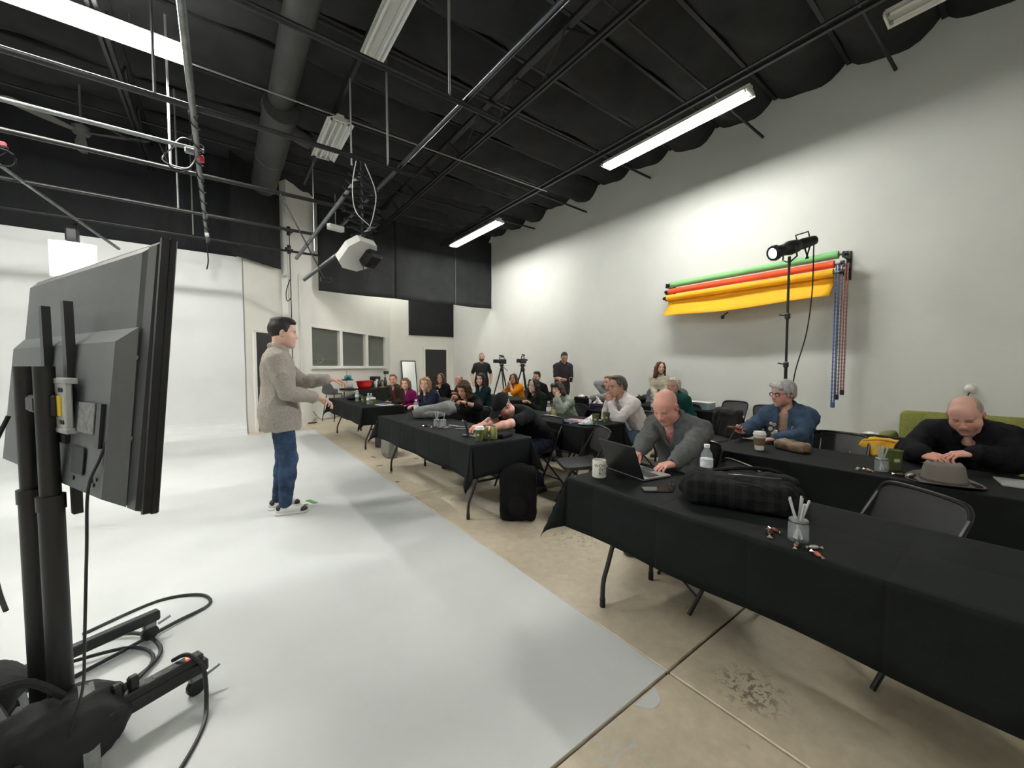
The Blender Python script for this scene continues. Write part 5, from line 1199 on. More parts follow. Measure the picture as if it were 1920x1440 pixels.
# front row middle table
JS['curly'] = sit('curly haired woman in black reaching into the grey backpack', 112, (2.70, 4.75, 1.19), fem=True, build=1.08, hyaw=2, hpitch=22, lean=10, curve=16, tone=(.56, .32, .22), hair='bob', hlen=.02, hairc=(.07, .035, .018), hairamp=.011, hairf=75, top=fabric('black_blouse', (.009, .009, .010)), topinfl=.024, vneck=.14, sleeve=1.25, wl=w4(2.56, 4.50, .92), wr_=w4(2.54, 4.78, .95), el=(.5, -1, -.5), er=(.5, .8, -.6), hands=('grip', 'grip'), head=dict(eyes='down'), vox=.011, hvox=.007, fine=.004)
JS['cap'] = sit('man in a black cap and black t-shirt hunched over his phone', 90, (2.42, 3.42, 1.10), build=1.1, lean=38, curve=22, neck=0, hyaw=6, hpitch=48, hroll=0, tone=PINK, hair=None, hairc=(.05, .035, .025), top=fabric('black_tshirt', (.006, .0065, .0075)), topinfl=.02, sleeve=.75, wl=w4(1.96, 3.16), wr_=w4(1.97, 3.32), el=(0, -1, -.5), er=(0, 1, -.5), hands=('type', 'type'), hdl=((-1, .15, -.1), (0, 0, -1)), hdr=((-1, -.1, -.1), (0, 0, -1)), head=dict(eyes='down', beard=.5, beardc=(.12, .07, .05), scalp=.6), bottom=DENIM3, vox=.01, fine=.004, h=1.82, legpos=((-.2, .2, .085), (.2, .2, .085)))
# third row
JS['orange'] = sit('woman in a bright orange blouse with clasped raised hands', 95, (5.55, 7.38, 1.22), fem=True, hyaw=28, tone=(.55, .33, .23), hair='long', hlen=-.02, hairc=(.07, .03, .016), top=fabric('orange_blouse', (.80, .26, .008)), topinfl=.035, sleeve=.95, vneck=.1, wl=(-.02, .34, .98), wr_=(.05, .33, .97), hands=('fist', 'fist'), hdl=((-.1, .3, 1), (0, 1, 0)), hdr=((-.1, -.3, 1), (0, -1, 0)), vox=.014, hvox=.009, fine=.005)
JS['darkhair'] = sit('man with thick dark hair half hidden behind the woman in glasses', 92, (5.7, 6.72, 1.27), hyaw=25, hroll=-8, tone=TAN, hair='quiff', hairc=BK, top=fabric('black_hoodie', (.008, .008, .009)), topinfl=.024, wl=(-.09, .24, .64), wr_=(.09, .24, .64), vox=.015, hvox=.009, fine=.006)
# second row middle
JS['wavy'] = sit('woman with glasses and long wavy dark hair in a dark green top', 92, (4.15, 4.96, 1.19), fem=True, build=1.12, hyaw=12, hroll=-6, tone=LIGHT, hair='long', hlen=.06, hairc=(.022, .014, .012), hairamp=.007, hairf=40, top=fabric('dark_green_top', (.008, .013, .010)), topinfl=.02, wl=(-.08, .33, .79), wr_=(.08, .33, .79), glasses=(.25, .16, .14), glr=.0012, head=dict(smile=True), vox=.012, hvox=.008, fine=.0045)
JS['sage'] = sit('woman with bangs and glasses resting her cheek on her hand', 88, (4.10, 4.33, 1.16), fem=True, hyaw=8, hroll=12, lean=20, curve=12, tone=FAIR, hair='bangs', hlen=-.06, hairc=(.025, .016, .012), top=fabric('sage_sweater', (.30, .35, .29), var=.15, vs=20), topinfl=.03, wr=.007, wl=(-.10, .37, .93), wr_=(-.02, .36, .775), el=(-.6, -.3, -1), hdl=((.2, .15, 1.), (.7, .7, 0)), hands=('relax', 'flat'), glasses=(.5, .4, .36), glr=.0011, head=dict(smile=True), vox=.012, hvox=.008, fine=.0045)
JS['white'] = sit('grey haired man in a white shirt with hands at his chin', 66, (3.98, 3.12, 1.27), hyaw=6, hpitch=4, lean=24, curve=12, tone=(.50, .29, .21), hair='sweep', hairc=(.085, .075, .068), top=fabric('white_shirt', (.66, .62, .63), bump=.1), topinfl=.022, wr=.006, collar=1, wl=(-.02, .45, .95), wr_=(.06, .44, .96), el=(-.6, .2, -1), er=(-.6, .3, -1), hdl=((-.25, .1, 1), (.6, .4, .2)), hdr=((-.1, .1, 1), (-.3, -.6, .2)), hands=('fist', 'fist'), glasses=(.05, .03, .02), bottom=DENIM2, vox=.01, hvox=.007, fine=.004, legpos=((-.24, .36, .085), (.16, .28, .085)), h=1.80)
# third row right
JS['armhead'] = sit('man in a grey shirt leaning back with an arm behind his head', 84, (5.62, 4.59, 1.19), hyaw=-5, hroll=10, lean=-4, curve=2, tone=PINK, hair='short', hairc=(.20, .09, .035), top=fabric('pale_grey_shirt', (.27, .28, .29)), topinfl=.028, wr=.006, wl=w4(5.30, 4.80, .83), wr_=(.10, -.07, 1.08), el=None, er=(-.6, .9, .5), hands=('grip', 'fist'), glasses=(.3, .28, .26), glr=.0012, vox=.013, hvox=.008, fine=.005)
JS['greycurl'] = sit('person with white curly hair and glasses in a dark teal fleece', 82, (5.52, 3.27, 1.21), fem=True, build=1.1, hyaw=8, tone=PINK, hair='curly', hairc=(.50, .46, .40), hairamp=.01, hairf=70, top=fabric('teal_fleece', (.008, .055, .05)), topinfl=.026, collar=1.1, wl=(-.09, .24, .64), wr_=(.09, .24, .64), glasses=(.1, .04, .03), vox=.012, hvox=.007, fine=.005)
# nearest table
JS['bald'] = sit('bald man in a grey quarter zip sweater typing on a laptop', 92, (2.60, 1.60, 1.225), build=1.14, lean=16, curve=16, neck=14, hyaw=2, hpitch=32, belly=.03, tone=(.64, .33, .26), hair=None, hairc=(.35, .26, .2), top=fabric('grey_sweater', (.105, .11, .11), var=.1, vs=40), topinfl=.026, wr=.006, collar=1.25, neckr=.07, vneck=.13, topname='sweater', inner=fabric('pink_check_shirt', (.34, .13, .12), var=.3, vs=60), innercollar=1, innerv=.05, wl=w4(2.24, 1.33, .775), wr_=w4(2.20, 1.58, .785), el=(.6, -.7, -.6), er=(.5, .7, -.6), hdl=((-1, .35, -.12), (0, 0, -1)), hdr=((-1, -.15, -.15), (0, 0, -1)), hands=('type', 'type'), bottom=(.03, .03, .035), head=dict(eyes='down', brow=.4, red=.5), vox=.009, fine=.003, h=1.84, cuff=mat('dark_cuff', (.02, .02, .022), .9))
# second row near table
JS['denim'] = sit('white haired woman with red glasses in a denim jacket covered in badges', 92, (4.15, 1.37, 1.265), fem=True, build=1.2, hyaw=-30, hpitch=4, lean=8, curve=12, tone=(.58, .31, .24), hair='pixie', hairc=(.36, .35, .35), hairamp=.0015, hairf=40, top=fabric('denim_jacket', (.045, .075, .125), var=.35, vs=14), topinfl=.032, wr=.006, collar=1.3, open=.85, neckr=.07, topname='jacket', inner=fabric('tan_top', (.33, .22, .16)), wl=w4(3.80, 1.30, .775), wr_=w4(3.80, 1.56, .80), el=(.3, -.8, -.6), er=(.3, .7, -.6), hands=('relax', 'grip'), hdl=((-.6, .8, -.1), (0, 0, -1)), hdr=((-.8, .1, .1), (0, -.3, 1)), glasses=(.07, .01, .01), glr=.0034, vox=.01, hvox=.006, fine=.0035, head=dict(red=.4))
JS['dark'] = sit('man in a dark jacket looking down at his hands, at the right edge', 90, (4.02, .26, 1.195), build=1.15, lean=22, curve=20, neck=6, hyaw=-4, hpitch=30, hroll=4, belly=.03, tone=(.60, .33, .27), hair='recede', hairc=(.32, .25, .20), hairamp=.001, top=fabric('dark_jacket', (.006, .006, .0085)), topinfl=.034, wr=.007, open=.7, collar=1.2, topname='jacket', inner=fabric('black_polo', (.006, .006, .007)), innerv=.06, wl=w4(3.74, .20, .86), wr_=w4(3.72, .42, .82), el=(.5, -.8, -.5), er=(.5, .8, -.5), hands=('relax', 'relax'), hdl=((-.5, 1., -.2), (.1, 0, -1)), hdr=((-.5, -1, -.1), (.3, 0, -.6)), bottom=(.015, .015, .02), head=dict(eyes='down', scalp=.25, red=.5, beard=.15, brow=.5), vox=.009, hvox=.005, fine=.003, h=1.82)
# standing at the back
person('bearded man standing in a fitted black t-shirt near the far wall', (6.3, 9.99, 0), 150, dict(head_at=(6.3, 9.99, 1.80), build=1.1, lean=-2, curve=4, tone=(.52, .31, .22), hair='buzz', hairc=(.04, .025, .018), top=fabric('charcoal_tshirt', (.022, .023, .026)), topinfl=.012, sleeve=.72, skirt=True, hem=-.16, bottom=(.012, .012, .014), wl=(-.27, .05, .92), wr_=(.27, .05, .92), head=dict(beard=.9, beardc=(.03, .02, .015)), vox=.014, hvox=.008, fine=.005))
person('man standing by the wall in a dark striped short sleeve shirt', (6.7, 6.85, 0), 165, dict(head_at=(6.7, 6.85, 1.74), lean=2, curve=8, hpitch=24, hyaw=-20, twist=-10, tone=(.52, .31, .22), hair='short', hairc=(.03, .018, .012), top=stripes('striped_shirt', (.018, .018, .024), (.10, .08, .09), 18), topinfl=.026, sleeve=.8, collar=1, skirt=True, hem=-.22, bottom=(.014, .014, .016), wl=(-.05, .32, 1.08), wr_=(.10, .30, 1.08), hands=('grip', 'grip'), hdl=((.6, .5, 0), (.3, 0, -1)), hdr=((-.3, .8, 0), (-.8, 0, -.4)), glasses=(.05, .04, .04), head=dict(eyes='down'), vox=.013, hvox=.008, fine=.005))
person('smiling woman with long auburn hair standing in a cream jacket', (6.9, 4.38, 0), 120, dict(head_at=(6.9, 4.38, 1.485), fem=True, lean=2, curve=8, hyaw=25, tone=FAIR, hair='long', hlen=.04, hairc=(.10, .032, .016), hairamp=.006, top=fabric('cream_jacket', (.52, .47, .37), var=.1, vs=30), topinfl=.026, topname='jacket', wr=.005, collar=.9, skirt=True, hem=-.16, bottom=(.02, .02, .025), wl=(-.03, .24, .78), wr_=(.04, .24, .78), hands=('fist', 'fist'), head=dict(smile=True), vox=.012, hvox=.008, fine=.0045))
# chairs under the seated people
for nm, lb in (('olive', 'black folding chair under the man in the olive jacket'), ('magenta', 'black folding chair under the woman in magenta'), ('navy', 'black folding chair under the woman in the navy coat'), ('blazer', 'black folding chair under the woman in the black blazer'), ('navyman', 'black folding chair under the man in the navy sweater'), ('teal', 'black folding chair under the woman in deep teal'), ('curly', 'black folding chair under the curly haired woman in black'), ('cap', 'black folding chair under the man in the black cap'), ('orange', 'black folding chair under the woman in orange'), ('darkhair', 'black folding chair under the dark haired man in black'), ('wavy', 'black folding chair under the woman with wavy dark hair'), ('sage', 'black folding chair under the woman with bangs'), ('white', 'black folding chair under the man in the white shirt'), ('armhead', 'black folding chair under the man with his arm raised'), ('greycurl', 'black folding chair under the person with white curly hair'), ('bald', 'black folding chair under the bald man'), ('denim', 'black folding chair under the woman in denim'), ('dark', 'black folding chair under the man in the dark jacket')):
    J = JS[nm]; fw = rotz(J['rz']) @ np.array([0, 1., 0]); p = np.array(J['T'].location) + fw * .06; chair(p[0], p[1], math.degrees(J['rz']), lb)
# cap, badges, zip, watch
J = JS['cap']; S = SDF(); S.ell((0, -.010, .042), (.088, .114, .092)); S.plane((0, .0, .028), (0, -.12, -1.)); V, F = S.mesh(.006); tx = lambda V: V * J['hs'] @ J['HR'].T + J['H']
capm = fabric('black_cap', (.008, .009, .010)); cp = mesh_np('baseball_cap', tx(V), F, capm, J['T'])
S = SDF(); S.ell((0, .10, .030), (.078, .085, .010), R=rotx(-.12)); S.plane((0, .05, 0), (0, -1, 0)); V, F = S.mesh(.004); mesh_np('brim', tx(V), F, capm, cp)
for nm, sd in (('cap', -1), ('curly', -1)):
    J = JS[nm]; e, w_ = J['E'][sd], J['Wr'][sd]; d = (w_ - e) / np.linalg.norm(w_ - e); m = MB(); m.tube([w_ - d * .045, w_ - d * .02], .033 * J['s'], 12); m.obj('watch_strap', mat('watch_black', (.01, .01, .01), .3), J['T'], True)
J = JS['denim']; JKV = [c for c in J['T'].children if c.name.startswith('jacket')][0]
for k, (dx, dz, col, r) in enumerate(((-.11, .05, (.7, .62, .5), .018), (-.085, .01, (.75, .6, .45), .022), (-.08, .10, (.35, .27, .2), .018), (.08, .10, (.35, .27, .2), .018), (.115, .06, (.55, .42, .34), .020), (.075, .04, (.8, .72, .5), .018), (.095, .0, (.78, .6, .2), .016), (.12, .11, (.6, .5, .45), .016))):
    R = J['TR'][2]; nv = len(JKV.data.vertices); co = np.zeros(nv * 3, dtype=np.float32); JKV.data.vertices.foreach_get('co', co); co = co.reshape(-1, 3); lc = (co - J['C']) @ R / J['s']
    ok = np.where((np.abs(lc[:, 0] - dx) < .02) & (np.abs(lc[:, 2] - dz) < .02) & (lc[:, 1] > 0) & (lc[:, 1] < .185))[0]
    if len(ok) == 0: continue
    i0 = ok[np.argmax(lc[ok, 1])]; c = co[i0]; nrm = np.array(JKV.data.vertices[int(i0)].normal[:]); x_, y_, z_ = basis(nrm)
    m = MB(); m.lathe([(0, .010), (r * .8, .009), (r, .005), (r * .98, -.004)], 14, np.stack([x_, y_, z_], 1), c); m.obj('button_badge', mat('badge_%d' % k, col, .3), J['T'], True)
J = JS['bald']; R = J['TR'][2]; m = MB(); m.tube([J['N'] + R @ np.array([0, .135, -.13]) * J['s'], J['C'] + R @ np.array([0, .165, -.03]) * J['s'], J['C'] + R @ np.array([0, .155, -.12]) * J['s']], .004, 5); m.obj('zipper', mat('zip_dark', (.02, .02, .02), .3), J['T'])
# ------------------------------------------------------------------ television on its rolling stand
TVM = mat('tv_back_grey', (.10, .108, .114), .55, var=.12, vs=3, bump=.05, bs=200); TVE = mat('tv_edge_black', (.008, .008, .009), .35)
TN, TF = np.array([-.143, 1.604]), np.array([-.73, 2.85]); tw_ = TN - TF; TWD = np.linalg.norm(tw_); tw_ /= TWD; TANG = math.atan2(tw_[1], tw_[0])   # local +x = towards the near edge, local +y: screen side
TC = (TN + TF) / 2; TZ = 1.375
t = thing('television', 'large flat television seen from behind on a rolling stand', 'television', (TC[0] - .030, TC[1] + .022, TZ), TANG, None, (R_(-5.0), 0, TANG)); H2, W2 = .43, TWD / 2
m = MB(); m.cbox((0, .028, 0), (TWD, .022, .87), .004); m.obj('screen_panel', TVE, t)
m = MB(); m.cbox((0, .041, 0), (TWD - .03, .004, .84), .001); m.obj('screen', mat('tv_screen', (.02, .025, .03), .08, emit=.25, ecol=(.6, .75, .9)), t)
def wedge(name, x0, x1, z0, z1, d0, d1, ins, mt, y=.018):
    """tapered shell on the back: base rectangle at y, smaller rectangle d behind it"""
    m = MB(); V = [(x0, y, z0), (x1, y, z0), (x1, y, z1), (x0, y, z1), (x0 + ins, -d0, z0 + ins * .5), (x1 - ins, -d0, z0 + ins * .5), (x1 - ins, -d1, z1 - ins), (x0 + ins, -d1, z1 - ins)]
    m.add(V, [(0, 4, 5, 1), (1, 5, 6, 2), (2, 6, 7, 3), (3, 7, 4, 0), (4, 7, 6, 5), (0, 1, 2, 3)]); return m.obj(name, mt, t)
wedge('upper_shell', -W2 + .01, W2 - .075, -.43, .43, .018, .010, .035, TVM)
wedge('shaded_side_bevel', W2 - .105, W2 - .004, -.43, .43, .012, .004, .02, TVE, .02)  # black colour stands in for the shade on this side of the shell
wedge('lower_bulge', -W2 + .03, W2 - .09, -.42, .15, .055, .050, .05, TVM, -.012)
m = MB(); m.box((W2 - .006, .008, 0), (.012, .02, .86)); m.obj('side_band', TVE, t)
m = MB(); m.box((.12, -.0595, -.15), (.50, .004, .10)); m.obj('label_strip', mat('tv_strip', (.030, .034, .037), .5), t)
m = MB(); m.box((.40, -.0625, -.15), (.14, .003, .10)); st_ = m.obj('spec_sticker', mat('tv_sticker', (.16, .165, .165), .5, var=.5, vs=50), t)
m = MB(); m.box((.34, -.0600, -.295), (.11, .003, .09)); m.obj('vent', mat('tv_vent', (.016, .018, .019), .6), t)
m = MB(); m.box((.505, -.058, -.17), (.035, .012, .14)); m.obj('port_recess', TVE, t)
for x, z in ((.48, -.36), (.5, -.34), (.46, -.35), (.30, -.36), (.0, -.36), (.64, .05), (.64, -.2)): m = MB(); m.lathe([(.007, 0), (.007, .004)], 8, rotx(PI / 2), (x, -.055 if z < .1 and x < .6 else -.02, z)); m.obj('screw', TVE, t)
# stand
SB = mat('stand_black', (.008, .0085, .009), .45); t = thing('television_stand', 'black rolling television stand with twin columns and caster legs', 'tv stand', (-.58, 2.14, 0), TANG)
lx = lambda wx, wy: rotz(-TANG)[:2, :2] @ (np.array([wx, wy]) - np.array([-.58, 2.14]))
for k, (wx, wy) in enumerate(((-.495, 2.04), (-.58, 2.195))):
    c = lx(wx, wy); m = MB(); m.tube([(c[0], c[1], .1), (c[0], c[1], .94)], .033, 14); m.obj('column', SB, t, True); m = MB(); m.tube([(c[0], c[1], .93), (c[0], c[1], 1.40)], .027, 14); m.obj('upper_column', SB, t, True)
    m = MB(); m.tube([(c[0], c[1], .90), (c[0], c[1], .95)], .037, 14); m.obj('column_collar', SB, t, True)
for wx, wy in ((-.10, 2.10), (-.31, 2.67)):
    e = lx(wx, wy); b = e + np.array([0, -.62]); b = np.array([e[0], -.02])
    m = MB(); m.cbox(((e[0] + b[0]) / 2, (e[1] - .10) / 2, .115), (.045, e[1] + .12, .05), .006); lg = m.obj('base_leg', SB, t)
    m = MB(); m.lathe([(.034, -.012), (.036, -.006), (.036, .006), (.034, .012)], 14, roty(PI / 2), (e[0], e[1] - .03, .036)); m.obj('caster_wheel', TVE, lg, True)
    m = MB(); m.cbox((e[0], e[1] - .03, .078), (.034, .05, .03), .005); m.tube([(e[0] + .015, e[1], .07), (e[0] + .02, e[1] + .05, .085)], .006, 6); m.obj('caster_fork', STEEL, lg)
x0, x1 = lx(-.10, 2.10)[0], lx(-.31, 2.67)[0]; m = MB(); m.cbox(((x0 + x1) / 2, -.09, .115), (abs(x1 - x0) + .06, .07, .06), .008); m.obj('base_crossbar', SB, t)
for k, x in enumerate((x0, x1)): m = MB(); m.lathe([(.034, -.012), (.034, .012)], 14, roty(PI / 2), (x, -.16, .036)); m.obj('caster_wheel', TVE, t, True); m = MB(); m.box((x, -.14, .075), (.034, .06, .03)); m.obj('caster_fork', STEEL, t)
# mounting plate and rails (in the television's axes)
c0 = rotz(-TANG) @ np.array([TC[0] + .58, TC[1] - 2.14, 0])
PLM = mat('mount_plate_grey', (.46, .48, .49), .4, metal=.2)
m = MB(); m.cbox(c0 + np.array([.06, -.105, 1.265]), (.40, .02, .16), .004); pt_ = m.obj('mount_plate', PLM, t)
for z in (1.35, 1.18): m = MB(); m.cbox(c0 + np.array([.06, -.10, z]), (.42, .035, .02), .003); m.obj('plate_rail', PLM, pt_)
m = MB(); m.cbox(c0 + np.array([.21, -.117, 1.265]), (.035, .004, .07), .001); m.obj('warning_label', mat('yellow_label', (.75, .5, .01), .5), pt_)
m = MB(); m.cbox(c0 + np.array([.165, -.12, 1.265]), (.06, .02, .075), .006); m.obj('bracket_knob', SB, pt_)
for dx in (-.10, -.08, .24, .215):
    for dz in (-.055, .055): m = MB(); m.lathe([(.008, 0), (.008, .004)], 8, rotx(PI / 2), c0 + np.array([dx, -.114, 1.265 + dz])); m.obj('bolt', SB, pt_)
for k, x in enumerate((-.09, .16)):
    m = MB(); m.prism([(-.018, .0), (.018, 0), (.018, .20), (.05, .28), (.05, .34), (-.05, .34), (-.05, .28), (-.018, .2)] if 0 else [(-.015, -.42), (.015, -.42), (.02, -.12), (.02, .12), (.015, .34), (-.015, .34), (-.02, .12), (-.02, -.12)], -.012, .012, rotx(PI / 2), c0 + np.array([x, -.075, 1.29])); m.obj('mount_rail', SB, t)
    for zz in (1.30, 1.155): m = MB(); m.cbox(c0 + np.array([x, -.09, zz]), (.07, .04, .05), .006); m.obj('rail_hook', SB, t)
m = MB(); m.tube([c0 + np.array(q) for q in ((-.14, -.10, 1.35), (-.185, -.10, 1.34), (-.19, -.10, 1.24), (-.14, -.1, 1.18))], .004, 5); m.obj('wire_loop', STEEL, t)
m = MB(); m.cbox((.08, .03, 1.27), (.10, .05, .06), .01); m.obj('head_block', SB, t)
# power strip on the near leg
e = lx(-.10, 2.10); ps = thing('power_strip', 'black power strip with a red light taped along the stand leg', 'power strip', (-.58, 2.14, 0), TANG)
m = MB(); m.cbox((e[0], e[1] * .55, .158), (.05, .36, .034), .006); m.obj('strip_body', SB, ps)
for k in range(5): m = MB(); m.box((e[0], e[1] * .55 - .12 + .05 * k, .1755), (.026, .026, .002)); m.obj('socket', mat('socket_grey', (.05, .05, .05), .5), ps)
m = MB(); m.box((e[0], e[1] * .55 + .135, .177), (.014, .02, .006)); m.obj('indicator', mat('red_indicator', (1, .05, .03), .3, emit=3., ecol=(1, .05, .03)), ps)
for k in range(3): m = MB(); m.cbox((e[0], e[1] * .55 - .13 + .045 * k, .20), (.03, .03, .05), .006); m.obj('plug', SB, ps)
# sandbags at the column foot
SBG = mat('sandbag_black', (.006, .0065, .008), .75, var=.3, vs=8, bump=.3, bs=60); SBW = mat('sandbag_strap', (.20, .21, .21), .7, var=.2, vs=30)
for k, (x, y, a, lb) in enumerate(((-.60, 1.93, .25, 'black sandbag with a grey strap in front of the stand columns'), (-.86, 2.22, 1.1, 'black sandbag slumped behind the stand columns at the left edge'))):
    S = SDF(); S.ell((-.16, 0, .10), (.16, .15, .11), k=.06); S.ell((.15, .02, .095), (.15, .15, .10), k=.06); S.cone((-.05, 0, .15), (.06, 0, .15), .06, k=.05); S.plane((0, 0, .002), (0, 0, -1)); V, F = S.mesh(.012); V = wrinkle(V, F, .008, 12, 30 + k); V[:, 2] = np.maximum(V[:, 2], .001)
    b = thing('sandbag', lb, 'sandbag', (x, y, 0), a, 'sandbags on the stand'); b.scale = (1.0, 1.0, 1.25); mesh_np('bag', V, F, SBG, b)
    m = MB(); m.tube(catmull([(-.14, -.02, .20), (-.07, -.05, .30), (.05, -.05, .31), (.13, 0, .21)], 5), [.012] * 16, 6); m.obj('handle', SBG, b, True)
    m = MB(); V = []; 
    for q in np.linspace(-.1, 3.24, 16): V += [(.165, .160 * math.cos(q) + .02, .01 + .192 * math.sin(q)), (.205, .150 * math.cos(q) + .02, .01 + .184 * math.sin(q))]
    m.add(V, [(2 * i, 2 * i + 1, 2 * i + 3, 2 * i + 2) for i in range(15)]); m.obj('strap', SBW, b, True)
# cables
CB = mat('cable_rubber', (.010, .010, .011), .5)
def cable(pts, label, r=.007, n=7): m = MB(); m.tube(catmull(pts, n), r, 6); return tag(m.obj('power_cable', CB, None, True), label, 'cable', 'loose cables around the television stand')
TL = lambda x, y, z: tuple((rotz(TANG) @ np.array([x, y, z])) + np.array([TC[0], TC[1], TZ]))
cable([TL(.505, -.07, -.16), TL(.50, -.10, -.26), TL(.46, -.12, -.36), TL(.46, -.13, -.55), TL(.44, -.14, -.85), TL(.40, -.14, -1.02), TL(.34, -.16, -1.18), TL(.30, -.18, -1.3), TL(.36, -.24, -1.367), TL(.28, -.2, -1.367), TL(.31, -.14, -1.25), TL(.34, -.05, -1.2)], 'thin black cable dropping from the television socket to the base', .0042)
cable([(-.70, 2.47, 1.20), (-.76, 2.46, 1.0), (-.77, 2.45, .75), (-.72, 2.36, .55), (-.68, 2.28, .48)], 'black cable hanging beside the twin columns at the left', .008)
fc = [(-.62, 2.9, .009), (-.35, 3.05, .009), (-.15, 2.98, .012), (-.10, 2.83, .009), (-.25, 2.72, .016), (-.5, 2.55, .016), (-.72, 2.45, .009), (-.8, 2.62, .009), (-.6, 2.78, .018), (-.4, 2.72, .024), (-.28, 2.5, .018), (-.35, 2.33, .016), (-.55, 2.25, .018), (-.75, 2.4, .018), (-.82, 2.6, .02), (-1.1, 2.5, .009), (-1.6, 2.62, .009)]
cable(fc, 'thick black cable coiled on the white floor around the stand legs', .009)
cable([(-.62, 2.62, .03), (-.4, 2.6, .02), (-.3, 2.42, .02), (-.42, 2.2, .02), (-.6, 2.12, .012), (-.85, 2.0, .009), (-1.3, 2.1, .009)], 'second black cable loop lying inside the coil', .008)
cable([(-.20, 2.09, .18), (-.15, 2.06, .20), (-.10, 2.03, .14), (-.09, 1.96, .04), (-.10, 1.86, .009), (-.16, 1.70, .009), (-.27, 1.52, .009), (-.42, 1.36, .009), (-.7, 1.2, .009)], 'black power cord running from the strip toward the camera', .008)
m = MB(); m.cbox((.70, 4.40, .005), (.045, .16, .003), .001, rotz(.35)); m.cbox((.58, 4.33, .005), (.16, .03, .003), .001, rotz(.25)); tag(m.obj('floor_tape', mat('green_tape', (.10, .30, .07), .6)), 'green tape mark on the white floor beside the presenter', 'tape')

# ------------------------------------------------------------------ tabletop things
def tt_(x, y, z=ZT + .0065): return (x, y, z)
WHITEP = mat('white_paper', (.72, .72, .70), .7); GRNP = mat('green_paper_cup', (.10, .125, .035), .6, var=.08, vs=20); CLEAR = mat('clear_plastic', (.70, .76, .78), .08, alpha=.22, spec=.7); LIDW = mat('white_plastic', (.70, .70, .68), .4)
def cup(x, y, label, lid=True, body=GRNP, h=.105, r=.042, sleeve=None, z=None, logo=True):
    t = thing('paper_cup', label, 'cup', tt_(x, y) if z is None else (x, y, z)); m = MB()
    m.lathe([(r * .72, 0), (r * .74, .004), (r, h), (r * 1.04, h + .003), (r * .98, h + .004), (r * .7, .008)], 20); m.obj('cup_body', body, t, True)
    if lid: m = MB(); m.lathe([(r * 1.06, h - .004), (r * 1.08, h + .006), (r * .98, h + .010), (r * .94, h + .022), (r * .3, h + .024), (0, h + .022)], 20); m.obj('lid', LIDW, t, True)
    if sleeve: m = MB(); m.lathe([(r * .84, h * .30), (r * .96, h * .78), (r * .99, h * .78), (r * .87, h * .30)], 20); m.obj('sleeve', sleeve, t, True)
    if logo:
        m = MB(); n = 6
        for (az, z0, z1) in ((-2.5, .45, .62),):
            V = [((r * (.73 + .27 * zz / 1.0) * 1.012) * math.cos(az + a), (r * (.73 + .27 * zz) * 1.012) * math.sin(az + a), h * zz) for a in np.linspace(-.35, .35, n) for zz in (z0, z1)]
            m.add(V, [(2 * i, 2 * i + 2, 2 * i + 3, 2 * i + 1) for i in range(n - 1)])
        m.obj('logo', mat('cup_logo', (.45, .45, .36), .6), t)
    return t
def can(x, y, label, col=(.32, .33, .10)):
    t = thing('drink_can', label, 'can', tt_(x, y)); m = MB(); m.lathe([(.024, 0), (.03, .004), (.033, .012), (.033, .112), (.028, .122)], 18); m.obj('can_body', mat('can_%d' % int(col[0] * 100), col, .3, metal=.5, var=.25, vs=28), t, True)
    m = MB(); m.lathe([(.0, .119), (.025, .119), (.0275, .1235), (.0285, .122)], 18); m.obj('can_top', GALV, t, True)
def bottle(x, y, label, z=None, h=.2, lab=(.62, .66, .70)):
    t = thing('water_bottle', label, 'bottle', tt_(x, y) if z is None else (x, y, z), random.random()); k = h / .2; m = MB()
    m.lathe([(.026 * k, 0), (.031 * k, .006 * k), (.031 * k, .03 * k), (.029 * k, .05 * k), (.031 * k, .07 * k), (.031 * k, .125 * k), (.027 * k, .15 * k), (.013 * k, .177 * k), (.0125 * k, .186 * k)], 18); m.obj('bottle_body', CLEAR, t, True)
    m = MB(); m.lathe([(.0325 * k, .078 * k), (.0325 * k, .122 * k)], 18); m.obj('label_band', mat('bottle_label_%d' % int(lab[0] * 100), lab, .5, var=.25, vs=60), t, True)
    m = MB(); m.lathe([(.0145 * k, .182 * k), (.0145 * k, .199 * k), (0, .2 * k)], 12); m.obj('cap', LIDW, t, True)
def candy(x, y, label, a, col, z=None, s=1.):
    t = thing('wrapped_candy', label, 'candy', tt_(x, y) if z is None else (x, y, z), a, 'wrapped candies'); m = MB(); m.ball((0, 0, .009 * s), (.020 * s, .010 * s, .009 * s), 10); m.obj('candy', mat('candy_%d' % int(col[0] * 100), col, .25, metal=.4), t, True)
    for sx in (-1, 1): m = MB(); m.add([(sx * .019 * s, 0, .009 * s), (sx * .034 * s, -.009 * s, .004 * s), (sx * .034 * s, .009 * s, .004 * s), (sx * .033 * s, .002 * s, .015 * s)], [(0, 1, 2), (0, 2, 3), (0, 3, 1), (1, 3, 2)]); m.obj('wrapper_twist', mat('foil', (.6, .5, .45), .25, metal=.8), t)
def penjar(x, y, label, n=6, seed=0):
    t = thing('pen_jar', label, 'jar', tt_(x, y)); m = MB(); m.lathe([(.030, 0), (.034, .006), (.034, .062), (.028, .075), (.030, .085)], 18); m.obj('glass_jar', CLEAR, t, True)
    m = MB(); m.lathe([(.031, .074), (.033, .078), (.031, .083)], 18); m.obj('wire_rim', STEEL, t, True); r = random.Random(seed)
    for k in range(n):
        a = r.random() * 6.28; m = MB(); b = np.array([.012 * math.cos(a + 3), .012 * math.sin(a + 3), .008]); e = np.array([.032 * math.cos(a), .032 * math.sin(a), .15 + .02 * r.random()]); m.tube([b, e], .0042, 6); m.obj('pen', mat('pen_grey', (.42, .44, .44), .35), t, True)
